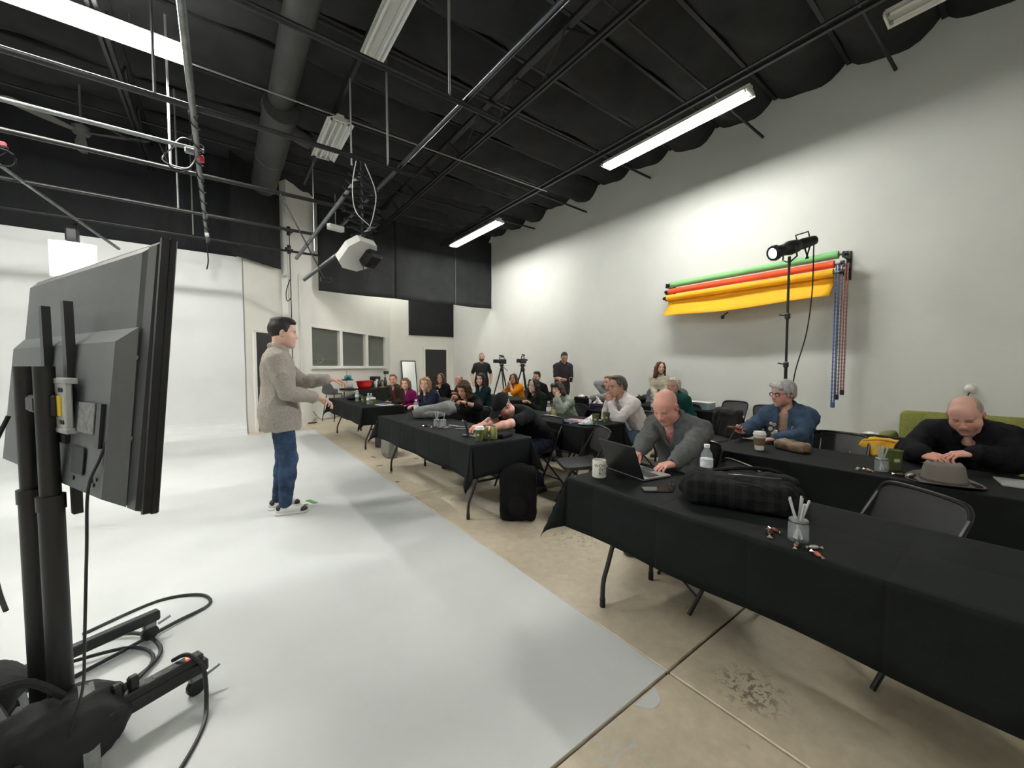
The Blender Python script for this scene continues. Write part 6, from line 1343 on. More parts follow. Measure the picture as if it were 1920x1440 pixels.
# nearest table: mug with lettering
t = thing('coffee_mug', 'white coffee mug with black lettering near the laptop', 'mug', tt_(1.81, 1.545), R_(40)); m = MB(); m.lathe([(.036, 0), (.041, .005), (.041, .104), (.0395, .106), (.037, .104), (.036, .01), (0, .008)], 28); m.obj('mug_body', mat('mug_ceramic', (.66, .65, .60), .25), t, True)
m = MB(); m.tube(catmull([(.038, 0, .085), (.07, 0, .082), (.075, 0, .05), (.062, 0, .027), (.038, 0, .024)], 5), .006, 8); m.obj('mug_handle', mat('mug_ceramic'), t, True)
for k, wd in enumerate(("WORLD'S", 'BEST', 'BOSS')):
    cu = bpy.data.curves.new('lettering', 'FONT'); cu.body = wd; cu.size = .026; cu.align_x = 'CENTER'; cu.extrude = 0; tmp = bpy.data.objects.new('lettering', cu)
    me = tmp.to_mesh(); V = np.array([v.co[:] for v in me.vertices]); Fp = [list(p.vertices) for p in me.polygons]
    tmp.to_mesh_clear(); bpy.data.objects.remove(tmp); V[:, 0] *= 1.15
    ang = V[:, 0] / .0415; rot = R_(-47); VV = np.stack([.0416 * np.sin(ang), -.0416 * np.cos(ang), V[:, 1] + .068 - .0235 * k], 1) @ rotz(rot).T
    o = mesh_np('lettering', VV, Fp, mat('mug_ink', (.012, .012, .012), .5), t, smooth=False)
# laptop
hd = np.array([-.054, -.273]); hd /= np.linalg.norm(hd); la = math.atan2(hd[1], hd[0])
t = thing('laptop', 'open dark laptop in front of the bald man', 'laptop', tt_(1.98, 1.477), la); LM = mat('laptop_space_grey', (.05, .052, .055), .35, metal=.7)
m = MB(); m.cbox((0, .10, .008), (.32, .22, .014), .004); m.obj('base', mat('laptop_silver', (.35, .36, .36), .35, metal=.7), t)
for r_ in range(5):
    for c_ in range(12): m = MB(); m.box((-.135 + .0245 * c_, .045 + .02 * r_, .0155), (.02, .016, .002)); m.obj('key', TVE, t)
m = MB(); m.box((0, .17, .0152), (.10, .06, .001)); m.obj('trackpad', LM, t)
a = R_(22); m = MB(); m.cbox((0, -.105 * math.sin(a) - .008, .012 + .105 * math.cos(a)), (.32, .008, .215), .003, rotx(a)); m.obj('lid', LM, t)
m = MB(); m.box((0, -.105 * math.sin(a) - .0032, .013 + .105 * math.cos(a)), (.30, .001, .19), rotx(a)); m.obj('display', mat('laptop_display', (.03, .03, .03), .1, emit=.6, ecol=(.7, .8, .9)), t)
bottle(2.255, 1.12, 'clear water bottle with a white label beside the bald man', h=.215)
# eyeglasses on the table
t = thing('eyeglasses', 'folded dark eyeglasses lying in front of the laptop', 'eyeglasses', tt_(1.98, 1.16), .5); m = MB()
for sx in (-1, 1): m = MB(); m.tube([(sx * .032 + .024 * math.cos(q), .0, .018 + .016 * math.sin(q)) for q in np.linspace(0, 2 * PI, 16, endpoint=False)], .002, 6, closed=True); m.obj('rim', SB, t); m = MB(); m.tube([(sx * .056, 0, .026), (sx * .05, .02, .014), (-sx * .05, .028, .006)], .002, 6); m.obj('temple', SB, t)
m = MB(); m.tube([(-.009, 0, .024), (.009, 0, .024)], .002, 6); m.obj('bridge', SB, t)
t = thing('smartphone', 'dark smartphone lying beside the eyeglasses', 'phone', tt_(1.86, 1.19), .9); m = MB(); m.cbox((0, 0, .004), (.072, .15, .008), .003); m.obj('phone_body', SB, t); m = MB(); m.box((0, 0, .0085), (.066, .142, .0008)); m.obj('phone_screen', mat('phone_glass', (.012, .013, .015), .05), t)
# plaid backpack
def plaid():
    m = mat('plaid_black', (.008, .008, .009), .9, bump=.3, bs=120, spec=.12); nt = m.node_tree; b = nt.nodes['Principled BSDF']; tc = nt.nodes.new('ShaderNodeTexCoord'); L = nt.links.new; out = None
    for ax in ('X', 'Z'):
        wv = nt.nodes.new('ShaderNodeTexWave'); wv.bands_direction = ax; wv.inputs['Scale'].default_value = 5.5; L(tc.outputs['Object'], wv.inputs['Vector']); r = nt.nodes.new('ShaderNodeValToRGB'); r.color_ramp.elements[0].position = .55; r.color_ramp.elements[1].position = .65; r.color_ramp.elements[0].color = (.003, .003, .0035, 1); r.color_ramp.elements[1].color = (.008, .008, .0085, 1); L(wv.outputs['Fac'], r.inputs['Fac'])
        if out is None: out = r.outputs['Color']
        else: x = nt.nodes.new('ShaderNodeMix'); x.data_type = 'RGBA'; x.blend_type = 'ADD'; x.inputs[0].default_value = 1; L(out, x.inputs[6]); L(r.outputs['Color'], x.inputs[7]); out = x.outputs[2]
    L(out, b.inputs['Base Color']); return m
PLD = plaid(); BBK = mat('backpack_black', (.005, .005, .006), .8, bump=.25, bs=140, spec=.2)
t = thing('plaid_backpack', 'black and grey plaid backpack lying on the nearest table', 'backpack', tt_(2.0, .84), R_(-66)); t.scale = (.88, .88, .92)
S = SDF(); S.box((0, 0, .07), (.20, .11, .02), .05); S.ell((-.18, .0, .065), (.12, .15, .062), k=.05); S.ell((.16, .02, .08), (.14, .14, .07), k=.05); S.plane((0, 0, 0.001), (0, 0, -1)); V, F = S.mesh(.009); V = wrinkle(V, F, .006, 14, 61); V[:, 2] = np.maximum(V[:, 2], .001); mesh_np('bag_body', V, F, PLD, t)
S = SDF(); S.ell((.0, .0, .135), (.20, .09, .022)); V, F = S.mesh(.008); mesh_np('top_panel', wrinkle(V, F, .004, 20, 62), F, BBK, t)
S = SDF(); S.ell((.17, .05, .135), (.11, .08, .035)); V, F = S.mesh(.008); mesh_np('front_pocket', wrinkle(V, F, .005, 20, 63), F, BBK, t)
for k, (p_) in enumerate((((-.12, .06, .15), (.05, .09, .175), (.2, .12, .16), (.30, .13, .06), (.33, .10, .012)), ((-.05, -.1, .13), (.08, -.13, .13), (.2, -.15, .10), (.28, -.13, .03)))):
    m = MB(); m.tube(catmull(p_, 6), .011, 6); m.obj('strap', BBK, t, True)
m = MB(); m.tube(catmull([(-.05, -.03, .155), (0, -.05, .165), (.12, -.04, .165), (.2, -.01, .16)], 5), .0025, 5); m.obj('zipper', STEEL, t)
m = MB(); m.box((-.02, -.065, .145), (.07, .012, .003), rotz(.1)); m.obj('brand_tag', mat('tag_grey', (.15, .15, .14), .5), t)
penjar(1.755, .515, 'clear jar of clear pens on the nearest table', 8, 3)
for k, (x, y, a, c, lb) in enumerate(((1.72, .60, .4, (.06, .02, .018), 'large dark brown wrapped candy left of the pen jar'), (1.775, .60, 1.2, (.20, .07, .05), 'small bronze wrapped candy behind the dark one'), (1.685, .50, .2, (.25, .12, .09), 'pinkish wrapped candy in front of the pen jar'), (1.72, .455, 2.4, (.4, .38, .34), 'silver wrapped candy right of the pen jar'), (1.665, .43, .9, (.45, .14, .09), 'copper wrapped candy farthest right on the nearest table'))): candy(x, y, lb, a, c, s=1.25 if k == 0 else .85)
# front row middle table
cup(1.84, 2.96, 'green paper cup with a white lid beside two green cans'); can(1.915, 2.99, 'green gold drink can next to the lidded cup'); can(1.975, 2.93, 'green gold drink can, right of the pair', (.34, .35, .12))
t = thing('smartphone', 'phone propped in a black stand at the hands of the man in the cap', 'phone', tt_(1.86, 3.22), 1.3); m = MB(); m.cbox((0, .0, .075), (.075, .009, .15), .003, rotx(-.2)); m.obj('phone_body', SB, t); m = MB(); m.cbox((0, .0, .008), (.09, .08, .014), .004); m.obj('dock', SB, t)
t = thing('notebook', 'small dark notebook beside the green cup', 'notebook', tt_(1.93, 3.10), .3); m = MB(); m.cbox((0, 0, .006), (.12, .17, .012), .002); m.obj('cover', SB, t); m = MB(); m.box((.03, 0, .0135), (.08, .12, .002)); m.obj('page', WHITEP, t)
t = thing('glasses_case', 'black soft case on the table end beside the cans', 'case', tt_(2.12, 2.97), .4); S = SDF(); S.box((0, 0, .022), (.08, .03, .006), .015); V, F = S.mesh(.006); mesh_np('case_body', V, F, BBK, t)
penjar(1.885, 3.93, 'clear jar on the front row table among candies', 2, 5); penjar(1.93, 3.86, 'second clear jar on the front row table', 1, 6)
for k, (x, y, lb) in enumerate(((1.80, 4.02, 'dark wrapped candy left of the two jars'), (1.81, 3.90, 'bronze wrapped candy in front of the two jars'), (1.87, 3.80, 'red wrapped candy right of the two jars'), (1.93, 3.75, 'silver wrapped candy farthest from the two jars'))): candy(x, y, lb, k * 1.1, ((.08, .04, .035), (.35, .2, .13), (.35, .06, .04), (.5, .48, .46))[k], s=1.2)
for k, (x, y) in enumerate(((2.06, 3.86), (2.10, 3.74), (2.03, 3.62))): m = MB(); m.tube([(-.07, 0, .005), (.07, 0, .005)], .005, 6); o = m.obj('pen', mat('pen_grey', (.42, .44, .44), .35)); o.location = tt_(x, y); o.rotation_euler = (0, 0, 1.9 + k * .3); tag(o, ['grey pen nearest the clear jars', 'grey pen in the middle of the front row table', 'grey pen closest to the man in the cap'][k], 'pen', 'loose pens')
GBK = mat('backpack_grey', (.15, .155, .15), .85, var=.15, vs=30, bump=.25, bs=160)
t = thing('grey_backpack', 'grey backpack lying open in front of the curly haired woman', 'backpack', tt_(2.24, 4.66), R_(-37)); t.scale = (1.12, 1.0, 1.1); S = SDF(); S.box((-.05, 0, .075), (.16, .10, .02), .05, R=roty(-.16)); S.ell((.14, 0, .11), (.12, .14, .08), k=.06); S.plane((0, 0, .001), (0, 0, -1)); V, F = S.mesh(.01); V = wrinkle(V, F, .006, 13, 71); V[:, 2] = np.maximum(V[:, 2], .001); mesh_np('bag_body', V, F, GBK, t)
S = SDF(); S.ell((.20, 0, .11), (.07, .10, .06)); V, F = S.mesh(.009); mesh_np('open_mouth', V, F, BBK, t); S = SDF(); S.ell((.0, -.14, .05), (.13, .04, .045)); V, F = S.mesh(.009); mesh_np('side_pocket', wrinkle(V, F, .004, 20, 3), F, GBK, t)
bottle(2.14, 5.10, 'clear water bottle at the far end of the front row table', h=.21)
# floor backpack and bags
t = thing('black_backpack', 'large black backpack standing on the floor at the table end', 'backpack', (2.16, 2.80, 0), R_(-40)); S = SDF(); S.box((0, 0, .24), (.115, .06, .19), .05); S.ell((0, -.09, .2), (.11, .05, .15), k=.04); S.ell((0, -.03, .46), (.11, .07, .05), k=.05); S.plane((0, 0, .002), (0, 0, -1)); V, F = S.mesh(.012); V = wrinkle(V, F, .007, 10, 81); V[:, 2] = np.maximum(V[:, 2], .001); mesh_np('bag_body', V, F, BBK, t)
S = SDF(); S.ell((0, -.14, .16), (.09, .03, .11)); V, F = S.mesh(.01); mesh_np('front_pocket', V, F, BBK, t)
for sx in (-1, 1): m = MB(); m.tube(catmull([(sx * .06, .10, .45), (sx * .1, .17, .36), (sx * .12, .19, .2), (sx * .14, .16, .08), (sx * .16, .2, .015)], 6), .014, 6); m.obj('strap', BBK, t, True)
m = MB(); m.tube(catmull([(-.04, .03, .50), (0, .03, .54), (.04, .03, .50)], 5), .009, 6); m.obj('handle', BBK, t, True)
for k, (x, y, w_, col, lb) in enumerate(((2.25, 6.75, .17, (.05, .035, .045), 'dark plum tote bag on the floor under the far front table'), (2.05, 5.95, .20, (.17, .165, .145), 'grey canvas bag on the floor between the front tables'), (2.75, 2.45, .15, (.012, .012, .012), 'black shoulder bag under the empty chair'))):
    t = thing('floor_bag', lb, 'bag', (x, y, 0), .5 + k); S = SDF(); S.box((0, 0, .13), (w_ * .8, .05, .10), .03); S.ell((0, 0, .08), (w_, .1, .08), k=.05); S.plane((0, 0, .002), (0, 0, -1)); V, F = S.mesh(.014); V = wrinkle(V, F, .008, 12, 90 + k); V[:, 2] = np.maximum(V[:, 2], .001); mesh_np('bag_body', V, F, mat('floor_bag_%d' % k, col, .85), t)
    m = MB(); m.tube(catmull([(-w_ * .5, 0, .24), (-w_ * .3, .02, .36), (w_ * .3, .02, .36), (w_ * .5, 0, .24)], 5), .008, 6); m.obj('handle', mat('floor_bag_%d' % k), t, True)
# far front table
t = thing('handbag', 'dark soft handbag at the far end of the front row', 'bag', tt_(2.12, 8.15), .6); S = SDF(); S.ell((0, 0, .045), (.2, .12, .05)); S.ell((.1, .05, .06), (.12, .1, .05), k=.04); S.plane((0, 0, .001), (0, 0, -1)); V, F = S.mesh(.014); V = wrinkle(V, F, .008, 16, 5); V[:, 2] = np.maximum(V[:, 2], .001); mesh_np('bag_body', V, F, mat('dark_navy_bag', (.012, .015, .02), .6), t); m = MB(); m.tube(catmull([(-.12, 0, .07), (-.05, -.1, .12), (.1, -.1, .1), (.16, 0, .08)], 5), .007, 6); m.obj('handle', BBK, t)
bottle(2.05, 7.72, 'clear water bottle beside the dark handbag', h=.22); bottle(2.03, 6.93, 'clear water bottle next to the lidded green cup', h=.2); bottle(2.10, 7.0, 'pale water bottle behind the lidded green cup', h=.19, lab=(.8, .8, .8))
cup(2.08, 7.42, 'open green paper cup on the far front table', False); cup(2.09, 6.86, 'green paper cup with a white lid on the far front table')
t = thing('papers', 'white papers and folder before the woman in magenta', 'papers', tt_(2.24, 6.72), .2); m = MB(); m.box((0, 0, .002), (.21, .30, .004)); m.obj('sheet', WHITEP, t); m = MB(); m.box((.05, .1, .006), (.2, .26, .004), rotz(.3)); m.obj('folder', mat('navy_folder', (.04, .05, .08), .5), t)
# second row tables
for k, (x, y, lb) in enumerate(((3.28, 7.02, 'clear water bottle left of a pair on the second row table'), (3.36, 6.95, 'clear water bottle right of a pair on the second row table'))): bottle(x, y, lb, h=.21)
for k, (x, y, lb) in enumerate(((3.45, 7.3, 'white paper sheet before the man in the navy sweater'), (3.55, 6.6, 'white paper sheet before the woman in teal'))): m = MB(); m.box((0, 0, .0015), (.21, .29, .003)); o = m.obj('paper_sheet', WHITEP); o.location = tt_(x, y); o.rotation_euler = (0, 0, .4 * k); tag(o, lb, 'paper')
PLT = mat('blue_rim_plate', (.30, .48, .56), .5)
def plate(x, y, label, nap=True):
    t = thing('paper_plate', label, 'plate', tt_(x, y)); m = MB(); m.lathe([(0, .003), (.075, .003), (.105, .014), (.108, .015), (.104, .010), (.075, 0), (0, 0)], 24); m.obj('plate', PLT, t, True)
    if nap: S = SDF(); S.ell((0, 0, .03), (.07, .055, .025)); S.ell((.03, .02, .045), (.03, .03, .03), k=.02); V, F = S.mesh(.007); mesh_np('napkin', wrinkle(V, F, .008, 40, 4), F, WHITEP, t)
plate(3.38, 4.72, 'blue rimmed plate with a crumpled white napkin behind the cap'); plate(3.33, 3.02, 'blue rimmed plate with a napkin at the corner of the table')
bottle(3.42, 3.78, 'white labelled bottle before the woman with bangs', h=.21, lab=(.75, .75, .75)); can(3.36, 3.62, 'gold drink can behind the cap man', (.40, .36, .14))
t = thing('book_stack', 'two dark blue books on the table corner', 'books', tt_(3.27, 3.32), .15); m = MB(); m.cbox((0, 0, .012), (.17, .24, .022), .002); m.obj('book', mat('blue_book', (.03, .05, .11), .5), t); m = MB(); m.box((.0, 0, .012), (.162, .243, .014)); m.obj('pages', WHITEP, t)
m = MB(); m.box((0, 0, .002), (.22, .29, .003)); o = m.obj('paper_sheet', mat('pink_paper', (.62, .34, .36), .7)); o.location = tt_(3.50, 3.34); o.rotation_euler = (0, 0, .3); tag(o, 'pink paper sheet on the table before the woman with bangs', 'paper')
cup(3.42, 2.98, 'tall open green cup beside the plate and napkin', False, h=.12); cup(3.66, 3.02, 'open green cup at the elbow of the man in white', False, h=.115)
plate(3.62, 3.20, 'pale plate with food behind the green cups', True)
# third row
t = thing('tissue_box', 'purple tissue box with a white tissue sticking out', 'tissue box', tt_(4.70, 4.05), .1); m = MB(); m.cbox((0, 0, .045), (.12, .235, .09), .003); m.obj('box', mat('purple_card', (.055, .02, .11), .5, var=.4, vs=25), t); S = SDF(); S.cone((0, -.04, .09), (0, .03, .20), .035, .005, k=.02); S.cone((0, .05, .09), (0, .0, .17), .03, .005, k=.02); V, F = S.mesh(.007); mesh_np('tissue', wrinkle(V, F, .005, 40, 9), F, WHITEP, t)
t = thing('handbag', 'black handbag with a pale scarf beside the tissue box', 'bag', tt_(4.72, 4.42), 1.4); S = SDF(); S.box((0, 0, .09), (.10, .04, .05), .03); S.plane((0, 0, .001), (0, 0, -1)); V, F = S.mesh(.012); V[:, 2] = np.maximum(V[:, 2], .001); mesh_np('bag_body', V, F, BBK, t); S = SDF(); S.ell((0, 0, .17), (.08, .04, .03)); V, F = S.mesh(.009); mesh_np('scarf', wrinkle(V, F, .006, 30, 2), F, WHITEP, t)
m = MB(); m.cbox((0, 0, .004), (.072, .15, .008), .003); o = m.obj('smartphone', SB); J = JS['armhead']; M_, wp = J['hand'][-1]; o.parent = None
pw = rotz(J['rz']) @ (wp + M_ @ np.array([0, .085, -.03])) + np.array(J['T'].location); o.location = tuple(pw); o.rotation_euler = (R_(60), 0, R_(95)); tag(o, 'smartphone held by the man leaning back', 'phone')
m = MB(); m.box((0, 0, .0015), (.21, .29, .003)); o = m.obj('paper_sheet', WHITEP); o.location = tt_(4.74, 3.72); tag(o, 'white paper sheet right of the tissue box', 'paper')
bottle(4.95, 3.24, 'clear water bottle before the person with white curly hair', h=.22); t = thing('paper_plate', 'white plate with scraps at the third row corner', 'plate', tt_(4.66, 3.22)); m = MB(); m.lathe([(0, .003), (.075, .003), (.1, .014), (.098, .010), (.075, 0), (0, 0)], 20); m.obj('plate', WHITEP, t, True); S = SDF(); S.ell((0, 0, .025), (.05, .04, .02)); V, F = S.mesh(.008); mesh_np('napkin', wrinkle(V, F, .006, 40, 2), F, WHITEP, t)
t = thing('drink_cup', 'pink tumbler on the table left of the woman in orange', 'cup', tt_(4.75, 7.55)); m = MB(); m.lathe([(.03, 0), (.038, .12), (.039, .122), (.036, .12)], 16); m.obj('tumbler', mat('pink_tumbler', (.4, .03, .10), .3), t, True); m = MB(); m.tube([(0, 0, .02), (.02, 0, .19)], .003, 6); m.obj('straw', WHITEP, t)
# back row: sign holder, pens, red tray, low speaker box
t = thing('sign_holder', 'small framed sign on a wire stand on the back row table', 'sign', tt_(5.98, 4.95), R_(40)); m = MB(); m.tube([(0, 0, .005), (0, 0, .16)], .003, 6); m.obj('wire_post', STEEL, t); m = MB(); m.lathe([(0, 0), (.04, 0), (.04, .006), (0, .006)], 14); m.obj('foot', STEEL, t); m = MB(); m.box((0, 0, .22), (.16, .006, .12)); m.obj('card', WHITEP, t)
for x, z, sx, sz in ((0, .28, .17, .01), (0, .16, .17, .01), (-.08, .22, .01, .13), (.08, .22, .01, .13)): m = MB(); m.box((x, 0, z), (sx, .01, sz)); m.obj('frame', SB, t)
penjar(6.08, 5.05, 'dark pen holder on the back row table', 5, 9)
t = thing('tray', 'red tray on the back row table behind the woman with bangs', 'tray', tt_(6.1, 4.55), .1) if 0 else thing('tray', 'red tray at the far end of the third row table', 'tray', tt_(4.95, 5.30), .1)
m = MB(); m.cbox((0, 0, .006), (.22, .3, .01), .003); m.obj('tray_base', mat('red_tray', (.22, .02, .015), .5), t); m = MB(); m.cbox((-.11, 0, .02), (.01, .3, .03), .002); m.cbox((.11, 0, .02), (.01, .3, .03), .002); m.obj('tray_rim', mat('red_tray'), t)
t = thing('pouch', 'black pouch on the back row table near the sign', 'bag', tt_(6.15, 4.3), .4); S = SDF(); S.ell((0, 0, .06), (.14, .1, .06)); S.plane((0, 0, .001), (0, 0, -1)); V, F = S.mesh(.014); V = wrinkle(V, F, .008, 14, 3); V[:, 2] = np.maximum(V[:, 2], .001); mesh_np('bag_body', V, F, BBK, t); m = MB(); m.tube([(-.1, 0, .1), (0, .03, .15), (.1, 0, .1)], .006, 6); m.obj('handle', BBK, t)
t = thing('storage_tub', 'pale blue plastic tub behind the person with white curls', 'tub', tt_(6.05, 3.1)); m = MB(); m.prism(rrect(.24, .34, .04), .0, .10); m.obj('tub_body', mat('pale_blue_plastic', (.42, .56, .62), .4), t); m = MB(); m.prism(rrect(.26, .36, .04), .10, .112); m.obj('tub_rim', WFm, t)
# table of the woman in denim
cup(3.44, 1.29, 'white coffee cup with a brown sleeve and white lid', True, LIDW, .125, .043, mat('kraft_sleeve', (.16, .11, .05), .7), logo=False)
t = thing('leather_pouch', 'tan soft pouch on the table before the woman in denim', 'bag', tt_(3.62, 1.12), R_(70)); S = SDF(); S.box((0, 0, .035), (.09, .035, .008), .028); S.ell((.05, 0, .045), (.06, .05, .035), k=.03); S.plane((0, 0, .001), (0, 0, -1)); V, F = S.mesh(.008); V = wrinkle(V, F, .005, 25, 3); V[:, 2] = np.maximum(V[:, 2], .001); mesh_np('pouch_body', V, F, mat('tan_leather', (.17, .115, .07), .6, var=.2, vs=20), t); m = MB(); m.tube([(-.08, -.05, .05), (0, -.055, .06), (.08, -.05, .05)], .003, 5); m.obj('zipper', STEEL, t)
J = JS['denim']; M_, wp = J['hand'][1]; pw = rotz(J['rz']) @ (wp + M_ @ np.array([-.01, .10, -.028])) + np.array(J['T'].location)
t = thing('smartphone', 'phone in a coral case held by the woman in denim', 'phone', tuple(pw), R_(70), None, (R_(15), R_(8), R_(70))); m = MB(); m.cbox((0, 0, 0), (.075, .155, .010), .004); m.obj('phone_case', mat('coral_case', (.45, .12, .12), .5), t); m = MB(); m.box((0, 0, .0056), (.067, .145, .001)); m.obj('phone_screen', mat('phone_glass', (.012, .013, .015), .05), t)
penjar(3.36, .555, 'clear jar of pens beside the large green cup', 6, 12)
cup(3.47, .52, 'large green paper cup by the man in the dark jacket', False, h=.125, r=.048)
for k, (x, y, lb) in enumerate(((3.27, .65, 'silver wrapped candy left of the pen jar by the hat'), (3.28, .60, 'red silver wrapped candy in front of the pen jar by the hat'), (3.30, .46, 'dark wrapped candy between the green cup and the hat'), (3.34, .42, 'white wrapped candy closest to the hat'))): candy(x, y, lb, k * .9, ((.4, .38, .37), (.35, .1, .09), (.1, .06, .05), (.5, .48, .47))[k], s=1.1)
HT = mat('grey_felt', (.125, .108, .095), .9, bump=.2, bs=200); t = thing('felt_hat', 'grey brown felt hat lying on the table at the right', 'hat', tt_(3.33, .285), R_(20))
V = []; F = []; n = 28; pr = [(.165, .016), (.14, .006), (.105, .004), (.098, .02), (.092, .06), (.084, .10), (.07, .118), (.045, .108), (.0, .098)]
for r, z in pr:
    for j in range(n): a = 2 * PI * j / n; V.append((r * 1.18 * math.cos(a) , r * .95 * math.sin(a), z + (.012 * math.cos(2 * a) * (r > .12)) + (-.016 * (math.cos(a) > .3) * (.06 < r < .09))))
for i in range(len(pr) - 1):
    for j in range(n): F.append([i * n + j, i * n + (j + 1) % n, (i + 1) * n + (j + 1) % n, (i + 1) * n + j])
o = mesh_np('hat_felt', V, F, HT, t); md = o.modifiers.new('thickness', 'SOLIDIFY'); md.thickness = .003
m = MB(); m.tube([(.0995 * 1.18 * math.cos(a), .0995 * .95 * math.sin(a), .016) for a in np.linspace(0, 2 * PI, 28, endpoint=False)], .007, 6, closed=True); m.obj('hat_band', mat('hat_band_dark', (.05, .04, .035), .8), t, True)
m = MB(); m.box((0, 0, .004), (.22, .3, .008)); o = m.obj('magazine', mat('grey_magazine', (.30, .31, .30), .5, var=.3, vs=15)); o.location = tt_(3.62, -.05); o.rotation_euler = (0, 0, .2); tag(o, 'grey magazine beside the man in the dark jacket', 'magazine')
t = thing('yellow_jacket', 'yellow jacket hung over a black folding chair back', 'jacket', (4.50, .74, -.05), R_(92)); YJ = mat('yellow_fabric', (.72, .40, .03), .85, bump=.2, bs=120); S = SDF(); S.ell((0, .02, .76), (.17, .04, .085)); S.ell((-.03, .03, .72), (.13, .05, .06), k=.03); V, F = S.mesh(.010); mesh_np('cloth_fold', wrinkle(V, F, .008, 14, 4), F, YJ, t); m = MB(); m.tube(catmull([(-.12, .04, .815), (0, .05, .835), (.12, .04, .81)], 5), .009, 6); m.obj('collar_seam', YJ, t, True)
t = thing('black_coat', 'black coat draped over the chair behind the bald man', 'coat', (5.30, 2.36, 0), R_(60)); S = SDF(); S.box((0, 0, .66), (.20, .02, .16), .03); S.ell((0, 0, .80), (.2, .06, .05), k=.04); V, F = S.mesh(.014); mesh_np('coat_body', wrinkle(V, F, .01, 10, 7), F, mat('coat_black', (.009, .009, .010), .8), t); S = SDF(); S.cone((.2, .03, .76), (.24, .05, .42), .045, .035); V, F = S.mesh(.012); mesh_np('sleeve', wrinkle(V, F, .006, 14, 8), F, mat('coat_black'), t)
# side table things
t = thing('basket', 'pale blue basket of tissues on the round side table', 'basket', (6.09, 1.11, .50)); m = MB(); m.prism(rrect(.15, .17, .03), 0, .085); m.obj('basket_body', mat('teal_basket', (.16, .27, .31), .6), t); S = SDF(); S.ell((0, 0, .10), (.06, .07, .03)); V, F = S.mesh(.008); mesh_np('tissue', wrinkle(V, F, .008, 40, 4), F, WHITEP, t)
t = thing('tin_can', 'dark tin can on the round side table', 'can', (6.12, .965, .50)); m = MB(); m.lathe([(.045, 0), (.045, .10), (.042, .102), (0, .1)], 18); m.obj('can_body', mat('dark_tin', (.06, .05, .05), .35, metal=.6, var=.4, vs=25), t, True)
m = MB(); m.cbox((0, 0, .012), (.10, .14, .024), .004); o = m.obj('green_book', mat('green_cover', (.06, .13, .05), .6)); o.location = (6.08, 1.26, .501); tag(o, 'small green book at the edge of the side table', 'book')
# snack table things
def sn(px, n_, z=.742): return OW(u_of(px, n_), n_, z)
t = thing('red_tub', 'big red oval party tub on the snack table', 'tub', sn(683, .5), OANG); V = []; F = []; n = 28
for r, z in ((.20, 0), (.24, .11), (.275, .23), (.29, .235), (.265, .225), (.2, .02)):
    for j in range(n): a = 2 * PI * j / n; V.append((r * 1.1 * math.cos(a), r * .75 * math.sin(a), z))
for i in range(5):
    for j in range(n): F.append([i * n + j, i * n + (j + 1) % n, (i + 1) * n + (j + 1) % n, (i + 1) * n + j])
F.append(list(range(n))[::-1]); F.append([5 * n + j for j in range(n)]); mesh_np('tub_body', V, F, mat('red_plastic', (.55, .012, .012), .35), t)
for sx in (-1, 1): m = MB(); m.tube(catmull([(sx * .30, -.06, .225), (sx * .345, 0, .23), (sx * .30, .06, .225)], 5), .010, 6); m.obj('handle', mat('red_plastic'), t)
t = thing('snack_stand', 'two tier wire stand filled with snack bags', 'stand', sn(650, .42), OANG); m = MB(); m.tube([(0, 0, 0), (0, 0, .52)], .008, 6); m.obj('post', STEEL, t); m = MB(); m.tube([(.03 * math.cos(a), 0, .55 + .03 * math.sin(a)) for a in np.linspace(0, 2 * PI, 12, endpoint=False)], .004, 5, closed=True); m.obj('ring', STEEL, t)
for z, r in ((.02, .2), (.27, .17)): m = MB(); m.lathe([(0, z), (r, z), (r, z + .03), (r * .97, z + .03), (r * .97, z + .004)], 20); m.obj('tier', SB, t)
for k, (x, y, z, c) in enumerate(((-.12, -.05, .11, (.45, .45, .46)), (.03, -.1, .11, (.5, .5, .5)), (.12, -.02, .10, (.42, .38, .30)), (-.08, -.04, .35, (.06, .24, .25)), (.05, -.06, .35, (.08, .30, .28)), (.12, .02, .34, (.3, .25, .3)))): S = SDF(); S.ell((x, y, z), (.07, .035, .075), R=rotx(.3)); V, F = S.mesh(.012); mesh_np('snack_bag', wrinkle(V, F, .008, 20, k), F, mat('snackbag_%d' % k, c, .35, metal=.3), t)
t = thing('coffee_maker', 'black coffee maker behind the red tub', 'coffee maker', sn(702, .3), OANG); m = MB(); m.cbox((0, .06, .17), (.2, .1, .34), .01); m.obj('tower', SB, t); m = MB(); m.cbox((0, -.03, .30), (.24, .24, .08), .015); m.obj('brew_head', SB, t); m = MB(); m.cbox((0, -.03, .01), (.22, .22, .02), .005); m.obj('hot_plate', SB, t); m = MB(); m.lathe([(.05, .02), (.07, .06), (.065, .13), (.05, .16)], 16, t=(0, -.04, 0)); m.obj('carafe', CLEAR, t, True)
t = thing('cup_stack', 'stack of white paper cups on the snack table', 'cups', sn(704, .5)); m = MB(); m.lathe([(.04, 0), (.05, .1), (.048, .1), (.05, .13), (.048, .13), (.052, .2), (.045, .2)], 16); m.obj('stacked_cups', WHITEP, t, True); m = MB(); m.lathe([(.053, .197), (.055, .202), (.05, .204)], 16); m.obj('rim', WHITEP, t, True)
